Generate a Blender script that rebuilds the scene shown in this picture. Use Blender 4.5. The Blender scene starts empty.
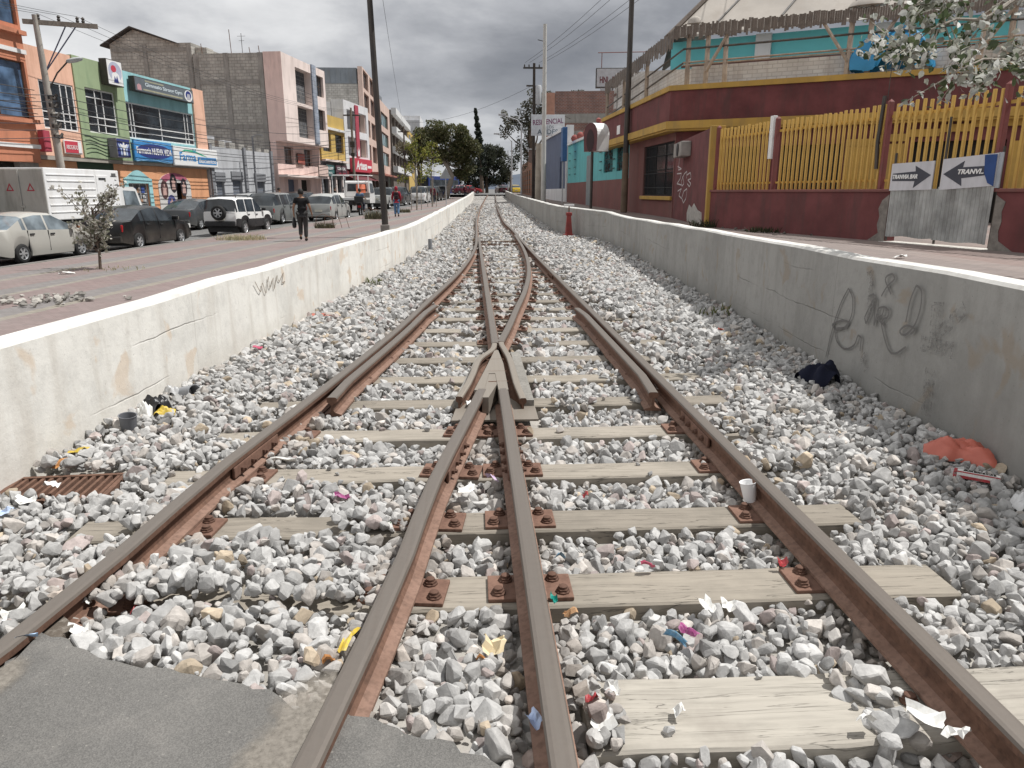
import bpy, bmesh, math, random
import numpy as np
from mathutils import Vector, Matrix, Euler

random.seed(7); RNG = np.random.default_rng(11)
SC = bpy.context.scene
COL = SC.collection
R = math.radians

# ------------------------------------------------------------------ survey of the place
# camera height above the rail heads, focal length in pixels, pitch and yaw found from the straight track
CAM_H, FPX, CX, CY = 1.28, 730.0, 512.0, 384.0
TH = math.atan(192.0 / FPX)
PSI = math.atan(40.5 * math.cos(TH) / FPX)
_s, _c = math.sin(PSI), math.cos(PSI)
FWD = Vector((_s * math.cos(TH), _c * math.cos(TH), -math.sin(TH)))
RGT = Vector((_c, -_s, 0))
UPV = RGT.cross(FWD)
EYE = Vector((0, 0, CAM_H))

def ray(u, v): return FWD + RGT * ((u - CX) / FPX) + UPV * ((CY - v) / FPX)
def at_z(u, v, z):
    d = ray(u, v); return EYE + d * ((z - CAM_H) / d.z)
def at_y(u, v, y):
    d = ray(u, v); return EYE + d * (y / d.y)
def on_facade(u, v, P, D):
    d = ray(u, v); nx, ny = -D[1], D[0]
    t = (P[0] * nx + P[1] * ny) / (d.x * nx + d.y * ny); return EYE + d * t

def road_z(y): return -.77 + .0115 * y
def pave_z(y): return -.65 + .0115 * y
def rail_z(y):
    if y < 13: return 0.0
    if y > 20: return -.17 + .0103 * y
    t = (y - 13) / 7.0; return .036 * t * t
def right_z(y): return .43 + .009 * max(0.0, y - 25)

# ------------------------------------------------------------------ object bookkeeping
def tag(o, label=None, cat=None, group=None, kind=None):
    if label: o['label'] = label
    if cat: o['category'] = cat
    if group: o['group'] = group
    if kind: o['kind'] = kind
    return o
def empty(name, loc=(0, 0, 0), rz=0.0, label=None, cat=None, group=None):
    o = bpy.data.objects.new(name, None); COL.objects.link(o)
    o.location = loc; o.rotation_euler = (0, 0, rz); o.empty_display_size = .2
    return tag(o, label, cat, group)
def link(name, me, mats=None, parent=None, loc=None):
    o = bpy.data.objects.new(name, me); COL.objects.link(o)
    if mats is not None:
        for m in (mats if isinstance(mats, (list, tuple)) else [mats]): me.materials.append(m)
    if parent is not None: o.parent = parent
    if loc is not None: o.location = loc
    return o

class MB:
    """collects faces for ONE mesh"""
    def __init__(s): s.v = []; s.f = []; s.m = []; s.sm = []
    def add(s, vs, fs, mi=0, M=None, smooth=False):
        b = len(s.v)
        for p in vs:
            p = Vector(p); s.v.append(tuple(M @ p) if M is not None else tuple(p))
        for f in fs: s.f.append([b + i for i in f]); s.m.append(mi); s.sm.append(smooth)
        return s
    def box(s, x0, x1, y0, y1, z0, z1, mi=0, M=None):
        vs = [(x0,y0,z0),(x1,y0,z0),(x1,y1,z0),(x0,y1,z0),(x0,y0,z1),(x1,y0,z1),(x1,y1,z1),(x0,y1,z1)]
        return s.add(vs, [(0,3,2,1),(4,5,6,7),(0,1,5,4),(1,2,6,5),(2,3,7,6),(3,0,4,7)], mi, M)
    def bbox(s, x0, x1, y0, y1, z0, z1, b=.01, mi=0, M=None):
        """box with chamfered edges"""
        bm = bmesh.new(); bmesh.ops.create_cube(bm, size=1)
        for v in bm.verts:
            v.co = Vector(((x0+x1)/2 + v.co.x*(x1-x0), (y0+y1)/2 + v.co.y*(y1-y0), (z0+z1)/2 + v.co.z*(z1-z0)))
        bmesh.ops.bevel(bm, geom=list(bm.edges), offset=min(b, .45*min(abs(x1-x0), abs(y1-y0), abs(z1-z0))), segments=2, affect='EDGES', profile=.6)
        bm.verts.index_update()
        s.add([v.co.copy() for v in bm.verts], [[v.index for v in f.verts] for f in bm.faces], mi, M, False); bm.free(); return s
    def prism(s, poly, z0, z1, mi=0, M=None):
        n = len(poly); vs = [(p[0], p[1], z0) for p in poly] + [(p[0], p[1], z1) for p in poly]
        fs = [tuple(range(n - 1, -1, -1)), tuple(range(n, 2 * n))] + [(i, (i + 1) % n, n + (i + 1) % n, n + i) for i in range(n)]
        return s.add(vs, fs, mi, M)
    def quad(s, a, b, c, d, mi=0): return s.add([a, b, c, d], [(0, 1, 2, 3)], mi)
    def tube(s, pts, rad, n=8, mi=0, M=None, cap=True):
        pts = [Vector(p) for p in pts]; k = len(pts)
        rr = rad if isinstance(rad, (list, tuple)) else [rad] * k
        vs = []; fs = []; prev = None
        for i, p in enumerate(pts):
            t = (pts[min(i + 1, k - 1)] - pts[max(i - 1, 0)]).normalized()
            a = Vector((0, 0, 1)) if abs(t.z) < .9 else Vector((1, 0, 0))
            x = t.cross(a).normalized() if prev is None else (prev - t * prev.dot(t)).normalized()
            prev = x; y = t.cross(x)
            for j in range(n):
                q = 2 * math.pi * j / n; vs.append(p + (x * math.cos(q) + y * math.sin(q)) * rr[i])
        for i in range(k - 1):
            for j in range(n):
                fs.append((i*n + j, i*n + (j+1) % n, (i+1)*n + (j+1) % n, (i+1)*n + j))
        if cap: fs += [tuple(range(n - 1, -1, -1)), tuple(range((k-1)*n, k*n))]
        return s.add(vs, fs, mi, M, True)
    def lathe(s, prof, n=16, M=None, mi=0, smooth=True, cap=True):
        """prof: (radius, z) pairs around z"""
        vs = []; fs = []; k = len(prof)
        for r_, z in prof:
            for j in range(n): q = 2*math.pi*j/n; vs.append((r_*math.cos(q), r_*math.sin(q), z))
        for i in range(k - 1):
            for j in range(n): fs.append((i*n + j, i*n + (j+1) % n, (i+1)*n + (j+1) % n, (i+1)*n + j))
        if cap: fs += [tuple(range(n-1, -1, -1)), tuple(range((k-1)*n, k*n))]
        return s.add(vs, fs, mi, M, smooth)
    def sweep(s, prof, path, mis=None, closed=True, cap=True, mi=0):
        """prof: (side, up) points, path: list of (x, y, z); side points to the right of travel"""
        n = len(prof); vs = []; fs = []; k = len(path)
        for i, p in enumerate(path):
            a = Vector(path[max(i-1, 0)]); b = Vector(path[min(i+1, k-1)]); t = (b - a); t.z = 0; t.normalize()
            rt = Vector((t.y, -t.x, 0))
            for (q, h) in prof: vs.append(Vector(p) + rt*q + Vector((0, 0, h)))
        b0 = len(s.v)
        for v in vs: s.v.append(tuple(v))
        m = n if closed else n - 1
        for i in range(k - 1):
            for j in range(m):
                s.f.append([b0 + i*n + j, b0 + i*n + (j+1) % n, b0 + (i+1)*n + (j+1) % n, b0 + (i+1)*n + j])
                s.m.append(mis[j] if mis else mi); s.sm.append(False)
        if cap and closed:
            s.f.append([b0 + j for j in range(n-1, -1, -1)]); s.m.append(mi); s.sm.append(False)
            s.f.append([b0 + (k-1)*n + j for j in range(n)]); s.m.append(mi); s.sm.append(False)
        return s
    def mesh(s, name, sharp=None):
        me = bpy.data.meshes.new(name); me.from_pydata(s.v, [], s.f)
        me.polygons.foreach_set('material_index', s.m)
        me.polygons.foreach_set('use_smooth', s.sm)
        bm = bmesh.new(); bm.from_mesh(me); bmesh.ops.recalc_face_normals(bm, faces=bm.faces); bm.to_mesh(me); bm.free()
        if sharp: 
            me.polygons.foreach_set('use_smooth', [True]*len(me.polygons)); me.set_sharp_from_angle(angle=R(sharp))
        elif any(s.sm): me.set_sharp_from_angle(angle=R(50))
        me.update(); return me
    def build(s, name, mats, parent=None, loc=None, sharp=None): return link(name, s.mesh(name, sharp), mats, parent, loc)

# ------------------------------------------------------------------ materials
def _nt(name):
    m = bpy.data.materials.new(name); m.use_nodes = True; nt = m.node_tree
    return m, nt, nt.nodes['Principled BSDF']
def N(nt, t, **k):
    n = nt.nodes.new(t)
    for a, b in k.items():
        if a.startswith('i_'): n.inputs[a[2:].replace('_', ' ')].default_value = b
        else: setattr(n, a, b)
    return n
def L(nt, a, b): nt.links.new(a, b)
def rgba(c): return (c[0], c[1], c[2], 1.0)
def mixc(nt, fac, a, b, mode='MIX'):
    n = nt.nodes.new('ShaderNodeMix'); n.data_type = 'RGBA'; n.blend_type = mode
    for sock, val in ((n.inputs['Factor'], fac), (n.inputs[6], a), (n.inputs[7], b)):
        if hasattr(val, 'is_output'): nt.links.new(val, sock)
        elif isinstance(val, (tuple, list)): sock.default_value = rgba(val)
        else: sock.default_value = val
    return n.outputs[2]
def math_n(nt, op, a, b=None, c=None, clamp=False):
    n = nt.nodes.new('ShaderNodeMath'); n.operation = op; n.use_clamp = clamp
    for i, val in enumerate((a, b, c)):
        if val is None: continue
        if hasattr(val, 'is_output'): nt.links.new(val, n.inputs[i])
        else: n.inputs[i].default_value = val
    return n.outputs[0]
def ramp(nt, fac, stops):
    n = nt.nodes.new('ShaderNodeValToRGB'); nt.links.new(fac, n.inputs[0]); e = n.color_ramp.elements
    while len(e) < len(stops): e.new(.5)
    for i, (p, c) in enumerate(stops):
        e[i].position = p; e[i].color = rgba(c) if isinstance(c, (tuple, list)) else (c, c, c, 1)
    return n.outputs[0]
def noise(nt, vec, scale, detail=4, rough=.55, dist=0):
    n = N(nt, 'ShaderNodeTexNoise', i_Scale=scale, i_Detail=detail, i_Roughness=rough, i_Distortion=dist)
    if vec is not None: nt.links.new(vec, n.inputs['Vector'])
    return n.outputs['Fac']
def coords(nt, kind='Object', scale=(1, 1, 1), rot=(0, 0, 0)):
    tc = nt.nodes.new('ShaderNodeTexCoord'); mp = nt.nodes.new('ShaderNodeMapping')
    mp.inputs['Scale'].default_value = scale; mp.inputs['Rotation'].default_value = rot
    nt.links.new(tc.outputs[kind], mp.inputs[0]); return mp.outputs[0]
def bump(nt, b, h, strength=.3, dist=.01):
    n = N(nt, 'ShaderNodeBump', i_Strength=strength, i_Distance=dist); nt.links.new(h, n.inputs['Height'])
    nt.links.new(n.outputs[0], b.inputs['Normal'])

_cache = {}
def mat(name, c, rough=.7, var=.25, scale=3.0, metal=0.0, bmp=.15, bscale=40.0, spec=.4, dirt=None):
    """plain surface with uneven tone, a little grime and fine relief"""
    if name in _cache: return _cache[name]
    m, nt, b = _nt(name); v = coords(nt)
    f = noise(nt, v, scale, 6, .6)
    lo = tuple(x * (1 - var) for x in c); hi = tuple(min(1, x * (1 + var * .6)) for x in c)
    col = ramp(nt, f, [(.3, lo), (.7, hi)])
    if dirt:
        g = noise(nt, coords(nt, scale=(1.7, 1.7, .35)), scale * 1.3, 5, .65)
        col = mixc(nt, math_n(nt, 'MULTIPLY', ramp(nt, g, [(.48, 0.0), (.72, 1.0)]), .65), col, dirt)
    L(nt, col, b.inputs['Base Color'])
    b.inputs['Roughness'].default_value = rough; b.inputs['Metallic'].default_value = metal
    b.inputs['Specular IOR Level'].default_value = spec
    if bmp: bump(nt, b, noise(nt, v, bscale, 4, .6), bmp, .004)
    _cache[name] = m; return m
def glass_mat(name, c=(.02, .025, .03), rough=.08):
    if name in _cache: return _cache[name]
    m, nt, b = _nt(name); f = noise(nt, coords(nt), 1.3, 3)
    L(nt, ramp(nt, f, [(.35, tuple(x*.5 for x in c)), (.65, tuple(x*1.7 for x in c))]), b.inputs['Base Color'])
    b.inputs['Roughness'].default_value = rough; b.inputs['Specular IOR Level'].default_value = .6
    _cache[name] = m; return m
def paint_mat(name, c, rough=.28, coat=.6):
    if name in _cache: return _cache[name]
    m, nt, b = _nt(name); v = coords(nt)
    f = noise(nt, v, 2.2, 5, .6)
    z = N(nt, 'ShaderNodeSeparateXYZ'); L(nt, v, z.inputs[0])
    dust = math_n(nt, 'MULTIPLY', ramp(nt, z.outputs['Z'], [(.15, .55), (.7, .04)]), ramp(nt, f, [(.35, .15), (.7, .6)]))
    col = mixc(nt, dust, ramp(nt, f, [(.3, tuple(x*.93 for x in c)), (.7, c)]), (.30, .27, .23))
    L(nt, col, b.inputs['Base Color'])
    b.inputs['Specular IOR Level'].default_value = .3; b.inputs['Roughness'].default_value = rough; b.inputs['Coat Weight'].default_value = coat*.6; b.inputs['Coat Roughness'].default_value = .12
    _cache[name] = m; return m
def brick_mat(name, c1, c2, mortar, axes='xz', bw=.40, bh=.20, msize=.012, squash=1.0, var=.35, grime=(.16, .15, .14), bmp=.35, offset=.5):
    if name in _cache: return _cache[name]
    m, nt, b = _nt(name); v = coords(nt)
    sp = N(nt, 'ShaderNodeSeparateXYZ'); L(nt, v, sp.inputs[0]); cb = N(nt, 'ShaderNodeCombineXYZ')
    src = {'x': 'X', 'y': 'Y', 'z': 'Z'}
    L(nt, sp.outputs[src[axes[0]]], cb.inputs[0]); L(nt, sp.outputs[src[axes[1]]], cb.inputs[1])
    br = N(nt, 'ShaderNodeTexBrick', i_Scale=1.0, i_Mortar_Size=msize, i_Mortar_Smooth=.2, i_Bias=0.0, i_Brick_Width=bw, i_Row_Height=bh, offset=offset)
    br.inputs['Color1'].default_value = rgba(c1); br.inputs['Color2'].default_value = rgba(c2); br.inputs['Mortar'].default_value = rgba(mortar)
    L(nt, cb.outputs[0], br.inputs['Vector'])
    f = noise(nt, v, 1.1, 6, .62); g = noise(nt, coords(nt, scale=(2, 2, .3)), 1.5, 5, .6)
    col = mixc(nt, 1.0, br.outputs['Color'], ramp(nt, f, [(.3, 1 - var), (.7, 1.0)]), 'MULTIPLY')
    col = mixc(nt, math_n(nt, 'MULTIPLY', ramp(nt, g, [(.5, 0.0), (.75, 1.0)]), .6), col, grime)
    L(nt, col, b.inputs['Base Color']); b.inputs['Roughness'].default_value = .9
    h = math_n(nt, 'ADD', math_n(nt, 'MULTIPLY', br.outputs['Fac'], -1.0), math_n(nt, 'MULTIPLY', noise(nt, v, 30, 4), .5))
    bump(nt, b, h, bmp, .01)
    _cache[name] = m; return m

def concrete_wall_mat(name, base, dark):
    m, nt, b = _nt(name); v = coords(nt)
    big = noise(nt, v, .9, 7, .62); fine = noise(nt, v, 9, 8, .7)
    col = ramp(nt, big, [(.28, tuple(x*.72 for x in base)), (.5, base), (.74, tuple(min(1, x*1.12) for x in base))])
    col = mixc(nt, ramp(nt, fine, [(.50, 0.0), (.78, .55)]), col, tuple(x*.62 for x in base))
    # vertical weeping stains
    st = noise(nt, coords(nt, scale=(2.2, 2.2, .28)), 2.4, 5, .6)
    col = mixc(nt, ramp(nt, st, [(.50, 0.0), (.70, .62)]), col, dark)
    # patches where the form boards tore the face
    br = noise(nt, v, 3.1, 4, .5, .6)
    col = mixc(nt, ramp(nt, br, [(.60, 0.0), (.66, .6)]), col, (dark[0]*1.15, dark[1]*.98, dark[2]*.82))
    # board joints: broken dark lines at a few heights
    sp = N(nt, 'ShaderNodeSeparateXYZ'); L(nt, v, sp.inputs[0])
    wob = math_n(nt, 'MULTIPLY', math_n(nt, 'SUBTRACT', noise(nt, v, .5, 5, .6), .5), .22)
    zz = math_n(nt, 'ADD', sp.outputs['Z'], wob)
    pp = math_n(nt, 'PINGPONG', zz, .16)
    ln = ramp(nt, pp, [(0.0, 1.0), (.007, 0.0)])
    msk = ramp(nt, noise(nt, coords(nt, scale=(.5, .5, 2.2)), 1.0, 4, .6), [(.54, 0.0), (.62, 1.0)])
    lf = math_n(nt, 'MULTIPLY', math_n(nt, 'MULTIPLY', ln, msk), .75)
    col = mixc(nt, lf, col, tuple(x*.55 for x in dark))
    # pour joints every few metres
    py = math_n(nt, 'PINGPONG', math_n(nt, 'ADD', sp.outputs['Y'], math_n(nt, 'MULTIPLY', noise(nt, v, 2.5, 3), .06)), 2.9)
    vj = math_n(nt, 'MULTIPLY', ramp(nt, py, [(0.0, 1.0), (.008, 0.0)]), .4)
    col = mixc(nt, vj, col, tuple(x*.5 for x in dark))
    # darker towards the foot
    ft = ramp(nt, math_n(nt, 'ADD', sp.outputs['Z'], math_n(nt, 'MULTIPLY', big, .25)), [(.0, .45), (.22, 0.0)])
    col = mixc(nt, ft, col, dark)
    pit = noise(nt, v, 55, 3, .6)
    col = mixc(nt, ramp(nt, pit, [(.66, 0.0), (.72, .5)]), col, tuple(x*.6 for x in dark))
    L(nt, col, b.inputs['Base Color']); b.inputs['Roughness'].default_value = .92; b.inputs['Specular IOR Level'].default_value = .25
    h = math_n(nt, 'ADD', math_n(nt, 'MULTIPLY', noise(nt, v, 6, 8, .7), 1.0), math_n(nt, 'MULTIPLY', lf, -1.2))
    bump(nt, b, h, .35, .02)
    return m

def paving_mat(name, reds, bands, angle, period, bw=.20, bh=.10, off=0.0):
    m, nt, b = _nt(name)
    v = coords(nt, rot=(0, 0, angle))
    br = N(nt, 'ShaderNodeTexBrick', i_Scale=1.0, i_Mortar_Size=.006, i_Mortar_Smooth=.3, i_Brick_Width=bw, i_Row_Height=bh)
    br.inputs['Color1'].default_value = (1, 1, 1, 1); br.inputs['Color2'].default_value = (.80, .80, .80, 1); br.inputs['Mortar'].default_value = (.55, .53, .50, 1)
    L(nt, v, br.inputs['Vector'])
    sp = N(nt, 'ShaderNodeSeparateXYZ'); L(nt, v, sp.inputs[0])
    wob = math_n(nt, 'MULTIPLY', math_n(nt, 'SUBTRACT', noise(nt, v, 14, 2), .5), .05)
    x = math_n(nt, 'FRACT', math_n(nt, 'DIVIDE', math_n(nt, 'ADD', math_n(nt, 'ADD', sp.outputs['X'], off), wob), period))
    rp = N(nt, 'ShaderNodeValToRGB'); rp.color_ramp.interpolation = 'CONSTANT'; L(nt, x, rp.inputs[0]); e = rp.color_ramp.elements
    while len(e) < len(bands): e.new(.5)
    for i, (p, c) in enumerate(bands): e[i].position = p; e[i].color = rgba(c)
    f = noise(nt, v, .55, 7, .65); d = noise(nt, v, 4.0, 7, .7)
    col = mixc(nt, 1.0, rp.outputs[0], br.outputs['Color'], 'MULTIPLY')
    col = mixc(nt, ramp(nt, f, [(.35, .08), (.7, .5)]), col, (.235, .212, .20))
    col = mixc(nt, ramp(nt, d, [(.52, 0.0), (.75, .5)]), col, (.20, .185, .17))
    L(nt, col, b.inputs['Base Color']); b.inputs['Roughness'].default_value = .9; b.inputs['Specular IOR Level'].default_value = .2
    h = math_n(nt, 'SUBTRACT', math_n(nt, 'MULTIPLY', noise(nt, v, 25, 4), .4), br.outputs['Fac'])
    bump(nt, b, h, .3, .006)
    return m

def asphalt_mat(name, c=(.115, .113, .11), patch=(.19, .18, .165)):
    m, nt, b = _nt(name); v = coords(nt)
    f = noise(nt, v, 1.4, 7, .65); g = N(nt, 'ShaderNodeTexVoronoi', i_Scale=330.0); L(nt, v, g.inputs['Vector'])
    d = noise(nt, v, 3.3, 6, .7)
    col = ramp(nt, f, [(.3, tuple(x*.8 for x in c)), (.7, tuple(x*1.25 for x in c))])
    col = mixc(nt, ramp(nt, d, [(.5, 0.0), (.72, .75)]), col, patch)
    col = mixc(nt, .22, col, ramp(nt, g.outputs['Color'], [(.2, (.06, .06, .06)), (.9, (.34, .33, .31))]))
    sp = noise(nt, v, 60, 3, .6)
    col = mixc(nt, ramp(nt, sp, [(.66, 0.0), (.74, .6)]), col, (.36, .34, .31))
    L(nt, col, b.inputs['Base Color']); b.inputs['Roughness'].default_value = .9; b.inputs['Specular IOR Level'].default_value = .25
    bump(nt, b, math_n(nt, 'ADD', math_n(nt, 'MULTIPLY', g.outputs['Distance'], .6), math_n(nt, 'MULTIPLY', noise(nt, v, 14, 7, .7), 2.2)), .3, .006)
    return m

def dirt_mat(name, c=(.20, .175, .15), stony=0.0):
    m, nt, b = _nt(name); v = coords(nt)
    f = noise(nt, v, 2.2, 8, .7); g = noise(nt, v, 26, 6, .75)
    col = ramp(nt, f, [(.3, tuple(x*.7 for x in c)), (.7, tuple(x*1.3 for x in c))])
    col = mixc(nt, ramp(nt, g, [(.5, 0.0), (.75, .7)]), col, (.38, .35, .31))
    h = g
    if stony:
        vo = N(nt, 'ShaderNodeTexVoronoi', i_Scale=stony); L(nt, v, vo.inputs['Vector'])
        sc = ramp(nt, vo.outputs['Color'], [(.1, (.30, .285, .265)), (.45, (.46, .44, .415)), (.9, (.62, .60, .57))])
        dk = ramp(nt, vo.outputs['Distance'], [(.25, 1.0), (.75, .25)])
        col = mixc(nt, 1.0, sc, dk, 'MULTIPLY'); h = math_n(nt, 'MULTIPLY', vo.outputs['Distance'], -1.0)
    L(nt, col, b.inputs['Base Color']); b.inputs['Roughness'].default_value = .95; b.inputs['Specular IOR Level'].default_value = .15
    bump(nt, b, h, .6, .03 if stony else .01)
    return m

def wood_mat(name, c, axis='x', dark=(.10, .085, .07), soil=.3):
    """weathered timber: grain along one axis, splits and soiled patches"""
    if name in _cache: return _cache[name]
    m, nt, b = _nt(name)
    sc = {'x': (1.2, 14, 14), 'y': (14, 1.2, 14), 'z': (14, 14, 1.2)}[axis]
    sc2 = {'x': (.5, 9, 9), 'y': (9, .5, 9), 'z': (9, 9, .5)}[axis]
    oi = N(nt, 'ShaderNodeObjectInfo')
    va = nt.nodes.new('ShaderNodeVectorMath'); va.operation = 'ADD'
    def shifted(s):
        a = nt.nodes.new('ShaderNodeVectorMath'); a.operation = 'ADD'; L(nt, coords(nt, scale=s), a.inputs[0])
        cbn = N(nt, 'ShaderNodeCombineXYZ'); k = math_n(nt, 'MULTIPLY', oi.outputs['Random'], 60.0)
        for i in range(3): L(nt, k, cbn.inputs[i])
        L(nt, cbn.outputs[0], a.inputs[1]); return a.outputs[0]
    gr = noise(nt, shifted(sc), 3.0, 6, .65, .5); cr = noise(nt, shifted(sc2), 1.6, 5, .55, 1.2)
    bl = noise(nt, shifted((1, 1, 1)), 3.2, 5, .65)
    col = ramp(nt, gr, [(.28, tuple(x*.80 for x in c)), (.5, c), (.75, tuple(min(1, x*1.15) for x in c))])
    col = mixc(nt, ramp(nt, bl, [(.45, 0.0), (.75, soil*2)]), col, dark)
    ck = ramp(nt, math_n(nt, 'ABSOLUTE', math_n(nt, 'SUBTRACT', cr, .52)), [(0.0, 1.0), (.009, 0.0)])
    col = mixc(nt, math_n(nt, 'MULTIPLY', ck, .7), col, tuple(x*.25 for x in c))
    col = mixc(nt, 1.0, col, ramp(nt, oi.outputs['Random'], [(0.0, (.78, .77, .76)), (.5, (1.0, .99, .97)), (1.0, (1.1, 1.1, 1.1))]), 'MULTIPLY')
    L(nt, col, b.inputs['Base Color']); b.inputs['Roughness'].default_value = .88; b.inputs['Specular IOR Level'].default_value = .2
    bump(nt, b, math_n(nt, 'SUBTRACT', gr, math_n(nt, 'MULTIPLY', ck, .9)), .45, .008)
    _cache[name] = m; return m

def attr_mat(name, rough=.9, spec=.2, bmp=.3, bscale=60, var=.25, trans=0.0):
    m, nt, b = _nt(name); a = N(nt, 'ShaderNodeAttribute', attribute_name='tone'); v = coords(nt)
    f = noise(nt, v, bscale, 5, .65)
    col = mixc(nt, 1.0, a.outputs['Color'], ramp(nt, f, [(.3, 1 - var), (.7, 1 + var * .3)]), 'MULTIPLY')
    L(nt, col, b.inputs['Base Color']); b.inputs['Roughness'].default_value = rough; b.inputs['Specular IOR Level'].default_value = spec
    if bmp: bump(nt, b, f, bmp, .006)
    if trans:
        tr = N(nt, 'ShaderNodeBsdfTranslucent'); L(nt, col, tr.inputs['Color'])
        mx = N(nt, 'ShaderNodeMixShader'); mx.inputs[0].default_value = trans
        out = nt.nodes['Material Output']; L(nt, b.outputs[0], mx.inputs[1]); L(nt, tr.outputs[0], mx.inputs[2]); L(nt, mx.outputs[0], out.inputs['Surface'])
    return m

def rust_mat(name, a, b_, top=None):
    m, nt, b = _nt(name); v = coords(nt)
    f = noise(nt, v, 7, 7, .7); g = noise(nt, v, 45, 4, .6)
    col = ramp(nt, f, [(.28, a), (.5, tuple((x+y)/2 for x, y in zip(a, b_))), (.72, b_)])
    col = mixc(nt, ramp(nt, g, [(.45, 0.0), (.75, .6)]), col, tuple(x*.45 for x in a))
    rough = .85
    if top:
        st = noise(nt, coords(nt, scale=(60, .7, 1)), 1.0, 4, .6)
        col = mixc(nt, ramp(nt, st, [(.3, .95), (.75, .65)]), col, top); rough = .55
    L(nt, col, b.inputs['Base Color']); b.inputs['Roughness'].default_value = rough; b.inputs['Specular IOR Level'].default_value = .35
    b.inputs['Metallic'].default_value = .35 if top else .0
    bump(nt, b, math_n(nt, 'ADD', f, math_n(nt, 'MULTIPLY', g, .5)), .12 if top else .35, .004)
    return m

# ------------------------------------------------------------------ text and flat artwork
def text_mesh(s, size, extrude=.0, align='CENTER', shear=0.0, bold=0.0):
    cu = bpy.data.curves.new('lettering', 'FONT'); cu.body = s; cu.size = size; cu.extrude = extrude; cu.align_x = align; cu.align_y = 'CENTER'
    cu.shear = shear; cu.offset = bold; cu.resolution_u = 3
    o = bpy.data.objects.new('lettering', cu); COL.objects.link(o)
    dg = bpy.context.evaluated_depsgraph_get(); me = bpy.data.meshes.new_from_object(o.evaluated_get(dg))
    bpy.data.objects.remove(o); return me
def lettering(parent, s, x, y, z, width, height, m, shear=0.0, bold=0.0, rx=90, slope=0.0, rz=0):
    """text standing on a face whose outward normal is local -y (rx=90)"""
    me = text_mesh(s, 1.0, .004, shear=shear, bold=bold)
    xs = [v.co.x for v in me.vertices]; ys = [v.co.y for v in me.vertices]
    sx = width / (max(xs) - min(xs)); sy = height / (max(ys) - min(ys)); mx = (max(xs) + min(xs)) / 2; my = (max(ys) + min(ys)) / 2
    for v in me.vertices: v.co.x = (v.co.x - mx) * sx; v.co.y = (v.co.y - my) * sy
    o = link('lettering', me, m, parent); o.location = (x, y, z); o.rotation_euler = (R(rx), R(slope), R(rz)); return o
def disc_pts(cx, cz, rx, rz, n=20, a0=0, a1=360):
    return [(cx + rx*math.cos(R(a0 + (a1-a0)*i/(n if a1-a0 == 360 else n-1))), cz + rz*math.sin(R(a0 + (a1-a0)*i/(n if a1-a0 == 360 else n-1)))) for i in range(n)]
def flat_shape(parent, name, pts, y, m, th=.01):
    """thin plate in the local xz plane, front face at y"""
    mb = MB(); n = len(pts)
    vs = [(p[0], y, p[1]) for p in pts] + [(p[0], y + th, p[1]) for p in pts]
    mb.add(vs, [tuple(range(n)), tuple(range(2*n-1, n-1, -1))] + [(i, (i+1) % n, n+(i+1) % n, n+i) for i in range(n)])
    return mb.build(name, m, parent)

def set_tone(me, arr):
    a = me.attributes.new('tone', 'FLOAT_COLOR', 'POINT'); a.data.foreach_set('color', np.asarray(arr, dtype=np.float32).ravel())
def big_mesh(name, verts, faces_tri=None, faces_quad=None):
    """fast mesh from numpy arrays"""
    me = bpy.data.meshes.new(name); f = faces_tri if faces_tri is not None else faces_quad; k = f.shape[1]
    me.vertices.add(len(verts)); me.vertices.foreach_set('co', verts.astype(np.float32).ravel())
    me.loops.add(f.size); me.loops.foreach_set('vertex_index', f.astype(np.int32).ravel())
    me.polygons.add(len(f)); me.polygons.foreach_set('loop_start', np.arange(0, f.size, k, dtype=np.int32))
    try: me.polygons.foreach_set('loop_total', np.full(len(f), k, dtype=np.int32))
    except Exception: pass
    me.polygons.foreach_set('use_smooth', [False]*len(f)); me.update(calc_edges=True); me.validate(); return me
def smooth_path(pts, step):
    """Catmull-Rom through (x, y) points, sampled by y"""
    out = []; P = [Vector(p) for p in pts]; P = [P[0]*2 - P[1]] + P + [P[-1]*2 - P[-2]]
    for i in range(1, len(P) - 2):
        n = max(1, int((P[i+1] - P[i]).length / step))
        for k in range(n):
            t = k / n; a, b, c, d = P[i-1], P[i], P[i+1], P[i+2]
            out.append(.5*((2*b) + (-a+c)*t + (2*a-5*b+4*c-d)*t*t + (-a+3*b-3*c+d)*t**3))
    out.append(P[-2]); return out

# ================================================================== camera, sky, sun
cam = bpy.data.cameras.new('camera'); co = bpy.data.objects.new('camera', cam); COL.objects.link(co)
cam.sensor_fit = 'HORIZONTAL'; cam.sensor_width = 36.0; cam.lens = 36.0 * FPX / 1024.0; cam.clip_start = .05; cam.clip_end = 9000
co.matrix_world = Matrix.Translation(EYE) @ Matrix((RGT, UPV, -FWD)).transposed().to_4x4()
SC.camera = co
SC.view_settings.view_transform = 'Standard'; SC.view_settings.look = 'None'; SC.view_settings.exposure = 0; SC.view_settings.gamma = 1

SUN_DIR = Vector((.55, .06, 1)).normalized()
SUN_EL = math.asin(SUN_DIR.z); SUN_AZ = math.atan2(SUN_DIR.x, SUN_DIR.y)
sl = bpy.data.lights.new('sun', 'SUN'); sl.energy = 5.0; sl.angle = R(.5); sl.color = (1.0, .98, .945)
so = bpy.data.objects.new('sun', sl); COL.objects.link(so); so.rotation_euler = SUN_DIR.to_track_quat('Z', 'Y').to_euler(); so.location = (5, 5, 30)

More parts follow.
